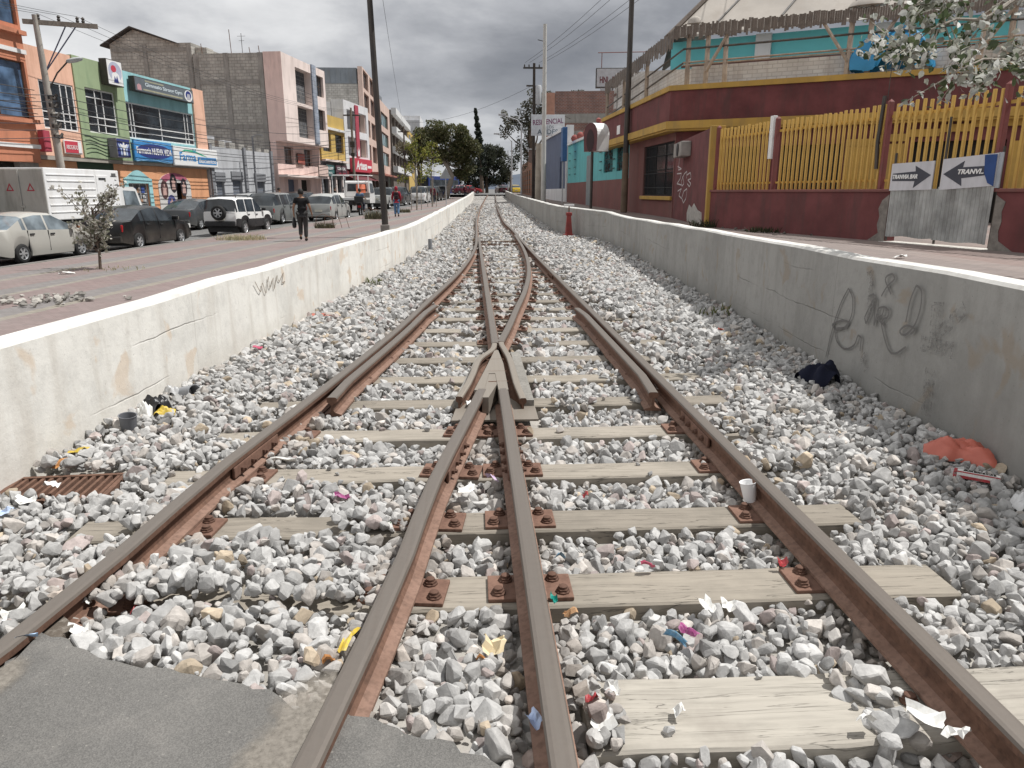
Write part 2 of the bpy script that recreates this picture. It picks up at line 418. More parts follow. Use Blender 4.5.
w = bpy.data.worlds.new('World'); SC.world = w; w.use_nodes = True; nt = w.node_tree; nt.nodes.clear()
out = nt.nodes.new('ShaderNodeOutputWorld')
sky = nt.nodes.new('ShaderNodeTexSky'); sky.sky_type = 'NISHITA'; sky.sun_disc = False; sky.sun_elevation = SUN_EL; sky.sun_rotation = SUN_AZ
sky.altitude = 2700; sky.dust_density = 1.5
bg1 = nt.nodes.new('ShaderNodeBackground'); bg1.inputs['Strength'].default_value = .10; L(nt, sky.outputs[0], bg1.inputs['Color'])
tc = nt.nodes.new('ShaderNodeTexCoord'); sp = nt.nodes.new('ShaderNodeSeparateXYZ'); L(nt, tc.outputs['Generated'], sp.inputs[0])
zc = math_n(nt, 'ADD', math_n(nt, 'MAXIMUM', sp.outputs['Z'], 0.0), .30)
cb = nt.nodes.new('ShaderNodeCombineXYZ')
L(nt, math_n(nt, 'DIVIDE', sp.outputs['X'], zc), cb.inputs[0]); L(nt, math_n(nt, 'DIVIDE', sp.outputs['Y'], zc), cb.inputs[1]); L(nt, math_n(nt, 'MULTIPLY', sp.outputs['Z'], 1.5), cb.inputs[2])
n1 = noise(nt, cb.outputs[0], .95, 9, .52, .15)
mp = nt.nodes.new('ShaderNodeMapping'); mp.inputs['Location'].default_value = (3.1, 7.7, 1.3); L(nt, cb.outputs[0], mp.inputs[0])
n2 = noise(nt, mp.outputs[0], 3.2, 8, .58, .2)
# the cloud deck is thin and bright to the left, heavy ahead
side = math_n(nt, 'MULTIPLY', sp.outputs['X'], -.46)
hi = math_n(nt, 'MULTIPLY', math_n(nt, 'SUBTRACT', sp.outputs['Z'], .33), .30)  # unseen zenith brightened as added fill light
hi = math_n(nt, 'MAXIMUM', hi, 0.0)
dens = math_n(nt, 'ADD', math_n(nt, 'ADD', math_n(nt, 'ADD', math_n(nt, 'MULTIPLY', n1, 1.25), -.27), math_n(nt, 'MULTIPLY', n2, .36)), math_n(nt, 'ADD', side, hi))
ccol = ramp(nt, dens, [(.24, (.20, .21, .235)), (.38, (.30, .31, .335)), (.50, (.47, .48, .505)), (.62, (.72, .725, .735)), (.78, (.95, .95, .95))])
# brighter breaks low on the horizon
low = ramp(nt, sp.outputs['Z'], [(.0, .30), (.16, 0.0)])
ccol = mixc(nt, low, ccol, (.40, .42, .455))
bg2 = nt.nodes.new('ShaderNodeBackground'); bg2.inputs['Strength'].default_value = 1.0; L(nt, ccol, bg2.inputs['Color'])
ms = nt.nodes.new('ShaderNodeMixShader'); ms.inputs[0].default_value = .96
L(nt, bg1.outputs[0], ms.inputs[1]); L(nt, bg2.outputs[0], ms.inputs[2]); L(nt, ms.outputs[0], out.inputs['Surface'])

# ================================================================== shared materials
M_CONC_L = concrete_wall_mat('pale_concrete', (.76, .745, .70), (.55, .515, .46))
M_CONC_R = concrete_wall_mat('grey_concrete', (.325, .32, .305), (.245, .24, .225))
M_TOPLIT = mat('sunlit_top_concrete', (.64, .63, .60), .9, .2, 2.5, dirt=(.45, .42, .38), bmp=.3)  # pale tone of the wall tops stands for sunlight on bare concrete
M_ASPH = asphalt_mat('worn_asphalt', (.122, .117, .11), (.22, .207, .19))
M_ROAD = asphalt_mat('street_asphalt', (.13, .13, .13), (.20, .195, .185))
M_DIRT = dirt_mat('dusty_soil')
M_BED = dirt_mat('ballast_bed', stony=17.0)
M_STONE = attr_mat('crushed_stone', bscale=38, var=.28, bmp=.5)
M_RAILTOP = rust_mat('worn_rail_top', (.105, .082, .066), (.15, .12, .10), (.17, .15, .132))
M_RUST = rust_mat('rusty_rail_side', (.10, .055, .038), (.20, .11, .075))
M_FOOT = rust_mat('orange_rust', (.185, .11, .08), (.30, .19, .145))
M_PLATE = rust_mat('plate_rust', (.145, .078, .056), (.215, .125, .09))
M_BOLT = rust_mat('bolt_rust', (.09, .05, .035), (.16, .085, .06))
M_STEEL = rust_mat('cast_steel', (.20, .165, .13), (.27, .225, .18), (.27, .24, .205))
M_STEELG = rust_mat('grey_plate_steel', (.20, .19, .17), (.30, .285, .26))
M_TIE = wood_mat('sleeper_timber', (.295, .265, .225), 'x', (.18, .165, .14), .30)
M_TIE_OLD = wood_mat('old_sleeper_timber', (.38, .355, .315), 'x', (.24, .215, .19), .35)
M_GLASS = glass_mat('dark_glass')
M_BLACK = mat('black_rubber', (.018, .018, .018), .8, .3, 8, bmp=.1)
M_DKMET = mat('dark_metal', (.045, .04, .036), .55, .35, 5, spec=.5, dirt=(.12, .085, .06))
M_WHITE = mat('white_paint', (.76, .76, .74), .5, .08, 3, dirt=(.55, .52, .47))

def simple(name, c, rough=.6, **k): return mat(name, c, rough, k.pop('var', .15), k.pop('scale', 4), **k)

# ================================================================== ground, street, pavements
def sheet(name, rows, m):
    """rows: list of equal-length lists of points -> one grid sheet"""
    mb = MB(); n = len(rows[0]); vs = [p for r_ in rows for p in r_]; fs = []
    for i in range(len(rows) - 1):
        for j in range(n - 1): fs.append((i*n + j, i*n + j + 1, (i+1)*n + j + 1, (i+1)*n + j))
    mb.add(vs, fs); o = mb.build(name, m); o['kind'] = 'structure'; return o
def gz(y): return -1.15 + .0103 * max(-20, min(160, y))
sheet('ground', [[(x, y, gz(y)) for x in (-4000, -600, -60, 60, 600, 4000)] for y in (-300, -20, 40, 100, 160, 600, 4000)], M_DIRT)

LW = [(-3.02, -6), (-2.39, 3), (-1.24, 18.15), (-1.02, 26), (-.78, 36), (-.2, 58.5), (.22, 84), (.30, 90)]      # inner face, left wall
RW = [(2.02, -6), (2.72, 3), (3.30, 10.5), (3.74, 18.5), (3.76, 20.8), (3.62, 22.0), (3.2, 23.8), (2.86, 25.2), (2.86, 27), (2.98, 33), (3.52, 58), (4.45, 100)]
def wx(P, y):
    for a, b in zip(P, P[1:]):
        if a[1] <= y <= b[1]: return a[0] + (b[0]-a[0])*(y-a[1])/(b[1]-a[1])
    return P[0][0] if y < P[0][1] else P[-1][0]
def kerb_x(y): return -10.0 + .155*(y-24.5) if y < 48 else (-6.36 + .085*(y-48) if y < 90 else -2.8)
def left_face_x(y): return -19.3 + .155*(y-24.5) if y < 79.5 else -10.8 - .012*(y-79.5)

ys = [-8, -4, 0, 4, 8, 12, 16, 20, 26, 32, 40, 48, 58, 70, 80, 90, 100, 106]
sheet('street', [[(left_face_x(y) - .5 + (kerb_x(y) + .6 - left_face_x(y))*t, y, road_z(y)) for t in (0, .33, .66, 1)] for y in ys + [120, 140, 180, 240]], M_ROAD)
ML_BANDS = [(0, (.25, .188, .18)), (.30, (.22, .208, .205)), (.46, (.29, .265, .22)), (.52, (.25, .19, .182)), (.80, (.222, .21, .206)), (.95, (.285, .265, .225))]
M_PAVE_L = paving_mat('red_pavers', None, ML_BANDS, .155, 3.4)
sheet('pavement', [[(kerb_x(y) + (wx(LW, y) - .19 - kerb_x(y))*t, y, pave_z(y)) for t in (0, .25, .5, .75, 1)] for y in ys], M_PAVE_L)
mb = MB(); mb.sweep([(-.001, -.3), (.15, -.3), (.15, .012), (-.001, .012)], [(kerb_x(y) - .16, y, pave_z(y)) for y in ys])
tag(mb.build('kerb', mat('kerb_concrete', (.20, .19, .18), .9, .25, 2, dirt=(.25, .22, .2))), kind='structure')
M_PAVE_R = paving_mat('grey_red_pavers', None, [(0, (.27, .20, .18)), (.5, (.25, .205, .19)), (.8, (.29, .235, .215))], .05, 2.0)
ysr = [-8, -4, 0, 4, 8, 12, 16, 18.5, 20.8, 22, 23.8, 25.2, 27, 33, 45, 58, 75, 90, 106]
def rp(y): return .56 if y < 6 else (.43 + .13*(14-y)/8 if y < 14 else right_z(y))
sheet('pavement', [[(wx(RW, y) + .2, y, rp(y))] + [(wx(RW, y) + d, y, .43 if y < 25 else right_z(y)) for d in (2.2, 4.5, 9, 20)] for y in ysr], M_PAVE_R)
# far crossing street, level with the rails
sheet('cross_street', [[(x, y, -.19 + .0103*y + .022) for x in (-30, -8, 0, 8, 60)] for y in (106, 114, 124)], M_ROAD)
sheet('far_street', [[(x, y, .95 + (y-124)*.006) for x in (-12, 0, 10, 30)] for y in (124, 200, 320, 420)], M_ROAD)

# asphalt of the level crossing, broken front edge; rails pass through it
edge = [(-2.9, 1.80)]
pix = [(0, 668), (40, 634), (60, 637), (95, 655), (130, 662), (180, 672), (225, 681), (268, 690), (292, 702), (318, 700), (350, 713), (385, 722), (425, 735), (465, 750), (505, 762), (545, 775), (575, 800)]
for u, v in pix:
    p = at_z(u, v, -.03); edge.append((p.x, p.y))
edge += [(.6, 1.17), (1.2, 1.10), (2.4, 1.05)]
edge2 = []
for a, b in zip(edge, edge[1:]):
    k = max(1, int(math.hypot(b[0]-a[0], b[1]-a[1]) / .035))
    for i in range(k):
        t = i / k; edge2.append((a[0]+(b[0]-a[0])*t + random.gauss(0, .006), a[1]+(b[1]-a[1])*t + random.gauss(0, .010)))
edge2.append(edge[-1])
mb = MB(); n = len(edge2)
top = [(x, y, -.034) for x, y in edge2]; lip = [(x, y + .018, -.06) for x, y in edge2]; low_ = [(x, y + .03, -.3) for x, y in edge2]; back = [(x, -8, -.034) for x, y in edge2]
mb.add(top + lip + low_ + back, [f for i in range(n-1) for f in ((3*n+i, 3*n+i+1, i+1, i), (i, i+1, n+i+1, n+i), (n+i, n+i+1, 2*n+i+1, 2*n+i))])
tag(mb.build('crossing_asphalt', M_ASPH), kind='structure')

# sandy strip worn along the left side of the middle-left rail
bxl = lambda y_: -.56 + (y_-.6)*(-.325+.56)/1.35
interp_a = lambda y_: -1.72 + (y_-.6)*(1.72-1.39)/1.35
def dusty_mat():
    m, nt, b = _nt('blown_sand'); v = coords(nt); f = noise(nt, v, 9, 7, .7); c = noise(nt, v, 60, 4, .7)
    tcu = nt.nodes.new('ShaderNodeAttribute'); tcu.attribute_name = 'tone'; sp_ = N(nt, 'ShaderNodeSeparateColor'); L(nt, tcu.outputs['Color'], sp_.inputs[0])
    L(nt, ramp(nt, c, [(.3, (.17, .15, .125)), (.7, (.36, .325, .28))]), b.inputs['Base Color']); b.inputs['Roughness'].default_value = .95
    L(nt, ramp(nt, math_n(nt, 'ADD', math_n(nt, 'MULTIPLY', sp_.outputs[0], 1.0), math_n(nt, 'SUBTRACT', f, .5)), [(.42, 0.0), (.78, .62)]), b.inputs['Alpha']); return m
def dust_sheet(cl, wl, wr, y0, y1, z, n=26):
    V = []; T = []; k = 9
    for i in range(n):
        y_ = y0 + (y1-y0)*i/(n-1); e_ = min(1, 3.5*min(i, n-1-i)/(n-1) + .1)
        for j in range(k):
            t = j/(k-1)*2-1; V.append((cl(y_) + (t*wr if t > 0 else t*wl), y_, z)); q = (1-abs(t))*1.25*e_; T.append((q, q, q, 1))
    F = np.array([(i*k+j, i*k+j+1, (i+1)*k+j+1, (i+1)*k+j) for i in range(n-1) for j in range(k-1)])
    me = big_mesh('blown_sand', np.array(V), faces_quad=F); set_tone(me, np.array(T)); o = link('sand', me, M_SAND); o['kind'] = 'structure'
M_SAND = dusty_mat()
dust_sheet(lambda y_: bxl(y_) - .05, .20, .03, .95, 1.95, -.0295); dust_sheet(lambda y_: interp_a(y_) + .06, .02, .16, 1.35, 2.0, -.0285)
# trackbed under the stones
def heap(x, y):
    return .075*np.clip((2.75-y)/1.1, 0, 1)*np.clip((.16-x)/.12, 0, 1)
rows = []
for y in [-8, 0, .6, 1.0, 1.2, 1.4, 1.6, 1.8, 2.0, 2.2, 2.5, 2.8, 3.1, 6, 10, 14, 18, 22, 26, 30, 31.5, 34, 40, 50, 60, 80, 100, 106]:
    a, b = wx(LW, y) + .002, wx(RW, y) - .002; zb = -.212 if y < 29 else (-.212 + .035*min(1, (y-29)/3.0))
    r_ = [(a + (b-a)*t/40, y, rail_z(y) + zb + float(heap(a + (b-a)*t/40, y))) for t in range(41)]
    rows.append(r_)
sheet('trackbed', rows[:22], [dirt_mat('dusty_gravel_bed', (.36, .34, .31))]); sheet('trackbed', rows[21:], [M_BED])
rows = []
for i in range(14):
    y_ = 1.0 + i*.05; rows.append([(.232 + (.27 + .06*math.sin(y_*14))*j/9, y_, -.215 + .085*min(1, max(0, (1.62-y_)*5))*(1 - (j/9)**3) + random.gauss(0, .006)) for j in range(10)])
sheet('soil', rows, M_DIRT)
p0 = [at_z(u, v, -.07) for u, v in ((-30, 700), (20, 655), (60, 618), (75, 630), (50, 655), (10, 720))]
mb = MB(); mb.add([Vector((p.x, p.y, -.05)) for p in p0] + [Vector((p.x, p.y, -.25)) for p in p0], [tuple(range(6))] + [(i, (i+1) % 6, 6+(i+1) % 6, 6+i) for i in range(6)])
tag(mb.build('soil', dirt_mat('dark_soil', (.13, .11, .09))), kind='structure')

# ================================================================== parapet walls of the cutting
def parapet(name, P, heights, side, m, label):
    mb = MB(); th = .19
    path = []
    for a, b in zip(P, P[1:]):
        k = max(1, int((b[1]-a[1]) / 1.1))
        for i in range(k): path.append((a[0]+(b[0]-a[0])*i/k, a[1]+(b[1]-a[1])*i/k))
    path.append(P[-1]); n = len(path)
    vs = []
    for (x, y) in path:
        h = heights(y) + .008*math.sin(y*3.1) ; zb = rail_z(y) - .9
        o_ = side * th; wv = .012*math.sin(y*1.7) 
        vs += [(x + wv, y, zb), (x + wv, y, h - .02), (x + side*.018 + wv, y, h), (x + o_ - side*.02 + wv, y, h), (x + o_ + wv, y, h - .02), (x + o_ + wv, y, zb)]
    fs = []; mi = []
    for i in range(n-1):
        for j in range(5):
            fs.append((i*6+j, i*6+j+1, (i+1)*6+j+1, (i+1)*6+j)); mi.append(1 if j in (1, 2, 3) else 0)
    b0 = len(mb.v); mb.add(vs, fs); mb.m = mi
    mb.add([vs[j] for j in range(6)], [(0, 1, 2, 3, 4, 5)]); mb.add([vs[(n-1)*6 + j] for j in range(6)], [(5, 4, 3, 2, 1, 0)])
    return tag(mb.build(name, [m, M_TOPLIT]), label, 'wall')
def hl(y): return .545 if y < 18 else rail_z(y) + .56
def hr(y):
    if y < 18.5: return .82 - .009*max(0, y-4)
    if y < 25: return .69 + .022*(y-18.5)
    return .83 + .006*(y-25) if y < 56 else rail_z(y) + .58
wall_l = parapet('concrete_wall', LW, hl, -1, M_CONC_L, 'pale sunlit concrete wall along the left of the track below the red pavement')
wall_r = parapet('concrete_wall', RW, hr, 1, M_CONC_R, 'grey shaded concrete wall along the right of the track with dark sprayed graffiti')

# graffiti strokes: ribbons lying on a wall face
def ribbon(name, strokes, to3d, normal, width, m, parent, off=.004):
    mb = MB(); nv = Vector(normal)
    for st in strokes:
        wd = width
        if isinstance(st, dict): wd = st['w']; st = st['p']
        pts = smooth_path([(p[0], p[1], 0) for p in st], 3.0) if len(st) > 2 else [Vector((p[0], p[1], 0)) for p in st]
        P = [to3d(p.x, p.y) + nv*off for p in pts]
        for i in range(len(P)-1):
            t = (P[i+1]-P[i]).normalized(); s_ = t.cross(nv).normalized()*wd/2
            mb.add([P[i]-s_, P[i]+s_, P[i+1]+s_, P[i+1]-s_], [(0, 1, 2, 3)])
    return mb.build(name, m, parent)
ga, gb = (2.72, 3.0), (3.30, 10.5); gd = (gb[0]-ga[0], gb[1]-ga[1])
def zz(x, y): return (784 + x/2.56, 220 + y/2.56)
S = [[zz(*p) for p in st] for st in (
    [(170, 175), (181, 200), (178, 245), (160, 275), (135, 280), (128, 268), (150, 258), (172, 262), (165, 275), (140, 277)],
    [(135, 280), (140, 310), (160, 330), (185, 320), (195, 295), (203, 300), (200, 335)],
    [(170, 175), (150, 215), (130, 275), (112, 350)],
    [(222, 195), (235, 190), (232, 225), (215, 265), (212, 250), (240, 200), (236, 270), (248, 225), (262, 222), (256, 245), (244, 250), (262, 270)],
    [(262, 222), (275, 232), (270, 250), (255, 262), (272, 330), (290, 342), (318, 325)],
    [(255, 195), (270, 170), (290, 150), (285, 138), (265, 150), (280, 190)],
    [(345, 168), (358, 180), (356, 225), (340, 270), (315, 295), (302, 285), (320, 270), (342, 280), (330, 292)],
    [(345, 168), (330, 205), (318, 262)])]
gr = ribbon('graffiti', S, lambda u, v: on_facade(u, v, ga, gd), (-1, .077, 0), .015, simple('faded_spray', (.155, .15, .145), .9), wall_r, .016)
gr['label'] = 'dark looping sprayed letters'
# rubbed soot patches beside the letters
S = [{'w': .10, 'p': [zz(225, 130), zz(228, 240)]}, {'w': .14, 'p': [zz(400, 210), zz(390, 340)]}, {'w': .10, 'p': [zz(355, 315), zz(440, 335)]}, {'w': .09, 'p': [zz(470, 225), zz(395, 300)]}, {'w': .12, 'p': [zz(382, 380), zz(368, 500)]}, {'w': .09, 'p': [zz(205, 345), zz(215, 385)]}]
def soot_mat():
    m, nt, b = _nt('rubbed_soot'); f = noise(nt, coords(nt), 26, 6, .75); a = ramp(nt, f, [(.47, 0.0), (.66, .75)])
    b.inputs['Base Color'].default_value = (.13, .125, .12, 1); b.inputs['Roughness'].default_value = .95; L(nt, a, b.inputs['Alpha']); return m
M_SOOT = soot_mat()
ribbon('soot_mark', S, lambda u, v: on_facade(u, v, ga, gd), (-1, .077, 0), .1, M_SOOT, wall_r, .014)
la, lb = (-2.39, 3.0), (-1.24, 18.15); ld = (lb[0]-la[0], lb[1]-la[1])
def z3(x, y): return (240 + x/3.938, 180 + y/3.938)
S = [[z3(*p) for p in st] for st in ([(52, 400), (75, 440), (82, 405), (96, 445), (105, 380)], [(105, 380), (112, 425), (125, 385), (128, 430), (140, 375)], [(140, 375), (148, 400), (165, 365), (160, 405), (172, 400)])]
ribbon('graffiti', S, lambda u, v: on_facade(u, v, la, ld), (1, -.076, 0), .012, simple('brown_spray', (.30, .25, .20), .9), wall_l, .016)

# ================================================================== rails
RAIL = [(-.034, -.012), (-.029, -.003), (-.018, 0), (.018, 0), (.029, -.003), (.034, -.012), (.032, -.034), (.010, -.046), (.008, -.092), (.020, -.104), (.056, -.116), (.056, -.128), (-.056, -.128), (-.056, -.116), (-.020, -.104), (-.008, -.092), (-.010, -.046), (-.032, -.034)]
RAIL_MI = [0, 0, 0, 0, 0, 1, 1, 1, 1, 2, 2, 2, 2, 2, 1, 1, 1, 1]
A_PTS = [(-2.75, -3), (-1.72, .6), (-1.39, 1.95), (-1.315, 2.5), (-1.23, 3.4), (-1.03, 4.75), (-.75, 6.9), (-.54, 9.0), (-.255, 11.9), (-.045, 15.0), (.09, 18.2), (.135, 22), (.165, 27)]
FAR = [(.22, 33), (.52, 48), (.86, 60), (1.55, 84), (2.46, 113)]
GA = 1.13
def path3(pts, step=.35, dz=0): return [(p.x, p.y, rail_z(p.y) + dz) for p in smooth_path([(a, b, 0) for a, b in pts], step)]
A_PATH = path3(A_PTS + FAR); D_PATH = path3([(1.325, -3), (1.325, 8), (1.325, 20), (1.33, 24)] + [(x + GA - .01, y) for x, y in [(.165, 28.5)] + FAR])
B_PTS = [(-1.25, -3), (-.56, .6), (-.40, 1.45), (-.325, 1.95), (-.26, 2.45), (-.19, 3.15), (-.01, 4.34), (.05, 4.75)]
B_UP = [(.235, 6.35), (.36, 7.2), (.50, 8.3), (.71, 9.9), (.93, 12.1), (1.10, 14.8), (1.215, 18.0), (1.275, 22.0)]
C_PATH = path3([(.195, -3), (.195, 4.75)]); C_UP = [(.19, 6.3), (.19, 9), (.19, 14), (.19, 18), (.192, 21.0)]
RM = [M_RAILTOP, M_RUST, M_FOOT]
def rail(path, label, group=None, taper=0):
    mb = MB(); mb.sweep(RAIL, path, RAIL_MI, mi=1); o = mb.build('rail', RM); return tag(o, label, 'rail', group)
r_a = rail(A_PATH, 'long curved outer rail on the left that bends in to the points and runs on')
r_d = rail(D_PATH, 'straight outer rail on the right running from the wooden sleepers to the distance')
r_b = rail(path3(B_PTS), 'short rail from the asphalt corner up to the left side of the crossing')
r_c = rail(C_PATH, 'short straight rail in the middle leading up to the right side of the crossing')
def thin(path, n=14):
    return path
sw_b = rail(path3(B_UP), 'curved switch rail swinging right from the crossing to the straight rail')
sw_c = rail(path3(C_UP), 'straight switch rail from the crossing up to the curved left rail')
# guard rails beside the outer rails, ends flared
def off_path(P, y0, y1, d, flare):
    out = []
    for (x, y, z) in P:
        if y0 <= y <= y1:
            e = min(y - y0, y1 - y); f = max(0, 1 - e/.5)
            out.append((x + d + flare*f, y, z - .004))
    return out
gA = off_path(path3(A_PTS, .12), 4.55, 8.6, .098, .035); gD = off_path(path3([(1.325, 4), (1.325, 9)], .12), 4.6, 8.3, -.102, -.035)
rail(gA, 'short guard rail lying tight beside the curved rail on the left')
rail(gD, 'short guard rail lying tight beside the straight rail on the right')
# crossing (frog)
frog = empty('rail_crossing', (.14, 5.4, 0), label='cast steel track crossing where the two middle rails meet in a point', cat='track crossing')
def world_child(mb, name, m, parent, sharp=None):
    o = mb.build(name, m, parent, sharp=sharp); o.location = -Vector(parent.location); return o
bl = lambda y: -.01 + (.2 + .01)*(y-4.34)/1.85                      # line of the left leg
for pts in ([(.19, 6.9), (.185, 6.35), (.155, 6.05), (bl(5.7) - .10, 5.7), (bl(5.2) - .098, 5.2), (bl(4.95) - .104, 4.95), (bl(4.72) - .135, 4.72)],
            [(.315, 6.9), (.245, 6.4), (.262, 6.05), (.286, 5.7), (.293, 5.2), (.298, 4.95), (.325, 4.68)]):
    mb = MB(); mb.sweep([(q*(.72 if h > -.05 else .8), h) for q, h in RAIL], [(x, y, -.003 - .045*max(0, (5.05-y)/.35)**1.3) for x, y, z in path3(pts, .09)], RAIL_MI, mi=1); world_child(mb, 'wing_rail', [M_STEEL, M_RUST, M_RUST], frog)
mb = MB()
nose = [(bl(4.72) - .033, 4.72), (bl(4.72) + .033, 4.72), (.108, 5.18), (.155, 5.18), (.163, 4.72), (.229, 4.72), (.228, 5.5), (.205, 5.98), (.192, 6.0), (.172, 5.96), (.110, 5.5)]
mb.prism(nose, -.10, -.001, 0); world_child(mb, 'nose', [M_STEEL], frog)
mb = MB(); mb.prism([(bl(4.55) + .0365, 4.55), (.092, 4.55), (.157, 4.88), (.1595, 5.177), (.1065, 5.177)], -.115, -.005); world_child(mb, 'filler', [M_STEEL], frog)
mb = MB(); mb.prism([(-.15, 4.45), (.41, 4.45), (.41, 6.35), (.03, 6.35)], -.140, -.127); world_child(mb, 'base_plate', M_STEEL, frog)
mb = MB(); mb.prism([(.34, 4.75), (.405, 4.75), (.40, 6.3), (.325, 6.3)], -.127, -.085); mb.prism([(-.14, 4.75), (-.085, 4.75), (.09, 6.2), (.035, 6.2)], -.127, -.085); world_child(mb, 'side_plate', M_STEELG, frog)
for y in (5.65, 5.25, 4.95):
    mb = MB(); mb.tube([(.10, y, -.004), (.24, y, -.004)], .004, 6); world_child(mb, 'weld_seam', M_RUST, frog)

# fishplates and their bolts on the joints
def interp(P, y):
    for a, b in zip(P, P[1:]):
        if a[1] <= y <= b[1]:
            t = (y-a[1])/(b[1]-a[1]); return a[0]+(b[0]-a[0])*t, a[2]+(b[2]-a[2])*t, math.atan2(b[0]-a[0], b[1]-a[1])
hexm = MB(); hexm.lathe([(.017, 0), (.017, .016), (.010, .018), (.010, .030)], 6, smooth=False); HEX = hexm.mesh('bolt'); HEX.materials.append(M_BOLT)
fp = MB(); fp.bbox(-.008, .008, -.27, .27, -.098, -.040, .006); FISH = fp.mesh('fishplate'); FISH.materials.append(M_PLATE)
def fishplate(parent, P, y, side):
    x, z, a = interp(P, y); f = link('fishplate', FISH, parent=parent); f.location = (x + side*.026, y, z); f.rotation_euler = (0, 0, -a)
    for k in (-.19, -.07, .07, .19):
        h = link('bolt', HEX, parent=f); h.location = (side*.006, k, -.070); h.rotation_euler = (0, R(90*side), 0)
fishplate(r_a, A_PATH, 3.72, 1); fishplate(r_b, path3(B_PTS), 3.62, 1); fishplate(r_c, C_PATH, 3.62, 1); fishplate(r_c, C_PATH, 3.62, -1)
fishplate(r_d, D_PATH, 4.05, -1); fishplate(r_a, A_PATH, 7.9, 1); fishplate(r_d, D_PATH, 12.2, -1)

# ================================================================== sleepers
# (y, x from, x to, half width, [(buried from, to), ...]) measured on the stones
SLEEP = [(1.74, .30, 2.2, .15, [(.30, .40), (1.06, 1.20)]), (2.415, -1.72, 1.775, .115, [(-1.72, -.28)]), (3.0, -1.73, 1.72, .105, [(-1.5, -1.28), (-.62, -.30)]), (3.60, -1.58, 1.74, .10, [(1.42, 1.74)]), (4.24, -1.55, 1.74, .10, [(1.40, 1.74)]),
         (4.91, -1.48, 1.78, .10, []), (5.58, -1.25, 1.80, .10, [(-1.25, -.9)]), (6.28, -1.15, 1.86, .10, [(-1.15, -.85)]), (6.98, -1.0, 1.9, .10, [(-1.0, -.7), (1.45, 1.6)]), (7.68, -.95, 1.9, .10, [(-.95, -.6), (1.45, 1.9)]),
         (8.4, -.9, 1.9, .10, [(-.9, -.45), (1.4, 1.9)]), (9.1, -.8, 1.85, .10, [(-.8, -.4), (1.4, 1.85)])]
y = 9.8
while y < 25.5:
    SLEEP.append((y, interp(A_PATH, y)[0] - .42, 1.74, .10, [(interp(A_PATH, y)[0] - .42, interp(A_PATH, y)[0] - .06), (1.38, 1.75)] + ([(.25, .8)] if int(y*7) % 3 == 0 and y > 11 else []))); y += .70
plm = MB(); plm.bbox(-.155, .155, -.085, .085, -.008, .008, .004); PLATE = plm.mesh('tie_plate'); PLATE.materials.append(M_PLATE)
clm = MB(); clm.lathe([(.027, 0), (.027, .008), (.017, .011), (.017, .026), (.012, .029)], 8); clm.lathe([(.023, .010), (.023, .017)], 6, smooth=False); SCREW = clm.mesh('rail_screw'); SCREW.materials.append(M_BOLT)
ordinal = ['nearest', 'second', 'third', 'fourth', 'fifth', 'sixth', 'seventh', 'eighth', 'ninth', 'tenth', 'eleventh', 'twelfth']
GAPS = []
_rs = random.Random(5)
for q in range(5, len(SLEEP)):
    y_, a_, b_, h_, bu = SLEEP[q]; SLEEP[q] = (y_, a_, b_, h_, bu + [(x_, x_ + _rs.uniform(.12, .35)) for x_ in (_rs.uniform(a_, b_) for _ in range(2))])
B_ALL = path3(B_PTS) + path3(B_UP); C_ALL = C_PATH + path3(C_UP)
for i, (y, x0, x1, hw, bur) in enumerate(SLEEP):
    t = MB(); k = 14; prof = []
    for j in range(k+1):
        x = x0 + (x1-x0)*j/k; e = random.gauss(0, .004); prof.append((x, y + e))
    b_ = .008
    ring = lambda x, cy, h: [(x, cy-hw, -.32), (x, cy-hw, h-b_), (x, cy-hw+b_, h), (x, cy+hw-b_, h), (x, cy+hw, h-b_), (x, cy+hw, -.32)]
    zr = rail_z(y); vs = []; fs = []
    for (x, cy) in prof: vs += ring(x, cy, -.145 + random.gauss(0, .0015))
    for j in range(k):
        for q in range(6): fs.append((j*6+q, j*6+(q+1) % 6, (j+1)*6+(q+1) % 6, (j+1)*6+q))
    fs += [tuple(range(5, -1, -1)), tuple(range(k*6, k*6+6))]
    xc = (x0+x1)/2
    t.add([(a-xc, b-y, c) for a, b, c in vs], fs)
    o = t.build('sleeper', M_TIE_OLD if i == 0 else M_TIE, loc=(xc, y, zr))
    if i == 0: tag(o, 'broad grey cracked old sleeper with white paper scraps, nearest of the sleepers', 'sleeper', 'wooden sleepers under the rails')
    elif i < 12: tag(o, f'weathered wooden sleeper under the rails, {ordinal[i]} counted from the asphalt', 'sleeper', 'wooden sleepers under the rails')
    else: tag(o, 'small far wooden sleeper half sunk in stones beyond the track crossing', 'sleeper', 'far wooden sleepers beyond the crossing')
    for b in bur: GAPS.append((y, b[0], b[1], hw))
    if y < 17:
        spots = [(interp(P, y), n) for P, n in ((A_PATH, 0), (D_PATH, 1), (B_ALL, 2), (C_ALL, 3)) if interp(P, y)]
        for (x, z, a), n in spots:
            if not (x0 - .05 < x < x1 + .05) or (4.3 < y < 6.3 and n > 1) or (i == 0 and n != 1): continue
            if any(b[0] < x < b[1] and n != 0 for b in bur) and i < 5: continue
            if i == 0:
                s_ = link('rail_screw', SCREW, parent=o); s_.location = (x - .085 - xc, .0, -.143); continue
            pl = link('tie_plate', PLATE, parent=o); pl.location = (x - xc, 0, -.1375); pl.rotation_euler = (0, 0, -a)
            if y < 12.5:
                for sx in (-1, 1):
                    for sy in (-.045, .045):
                        if sx == 1 and n in (0,) and False: continue
                        s_ = link('rail_screw', SCREW, parent=pl); s_.location = (sx*(.088 if sy > 0 else .118), sy, .006)
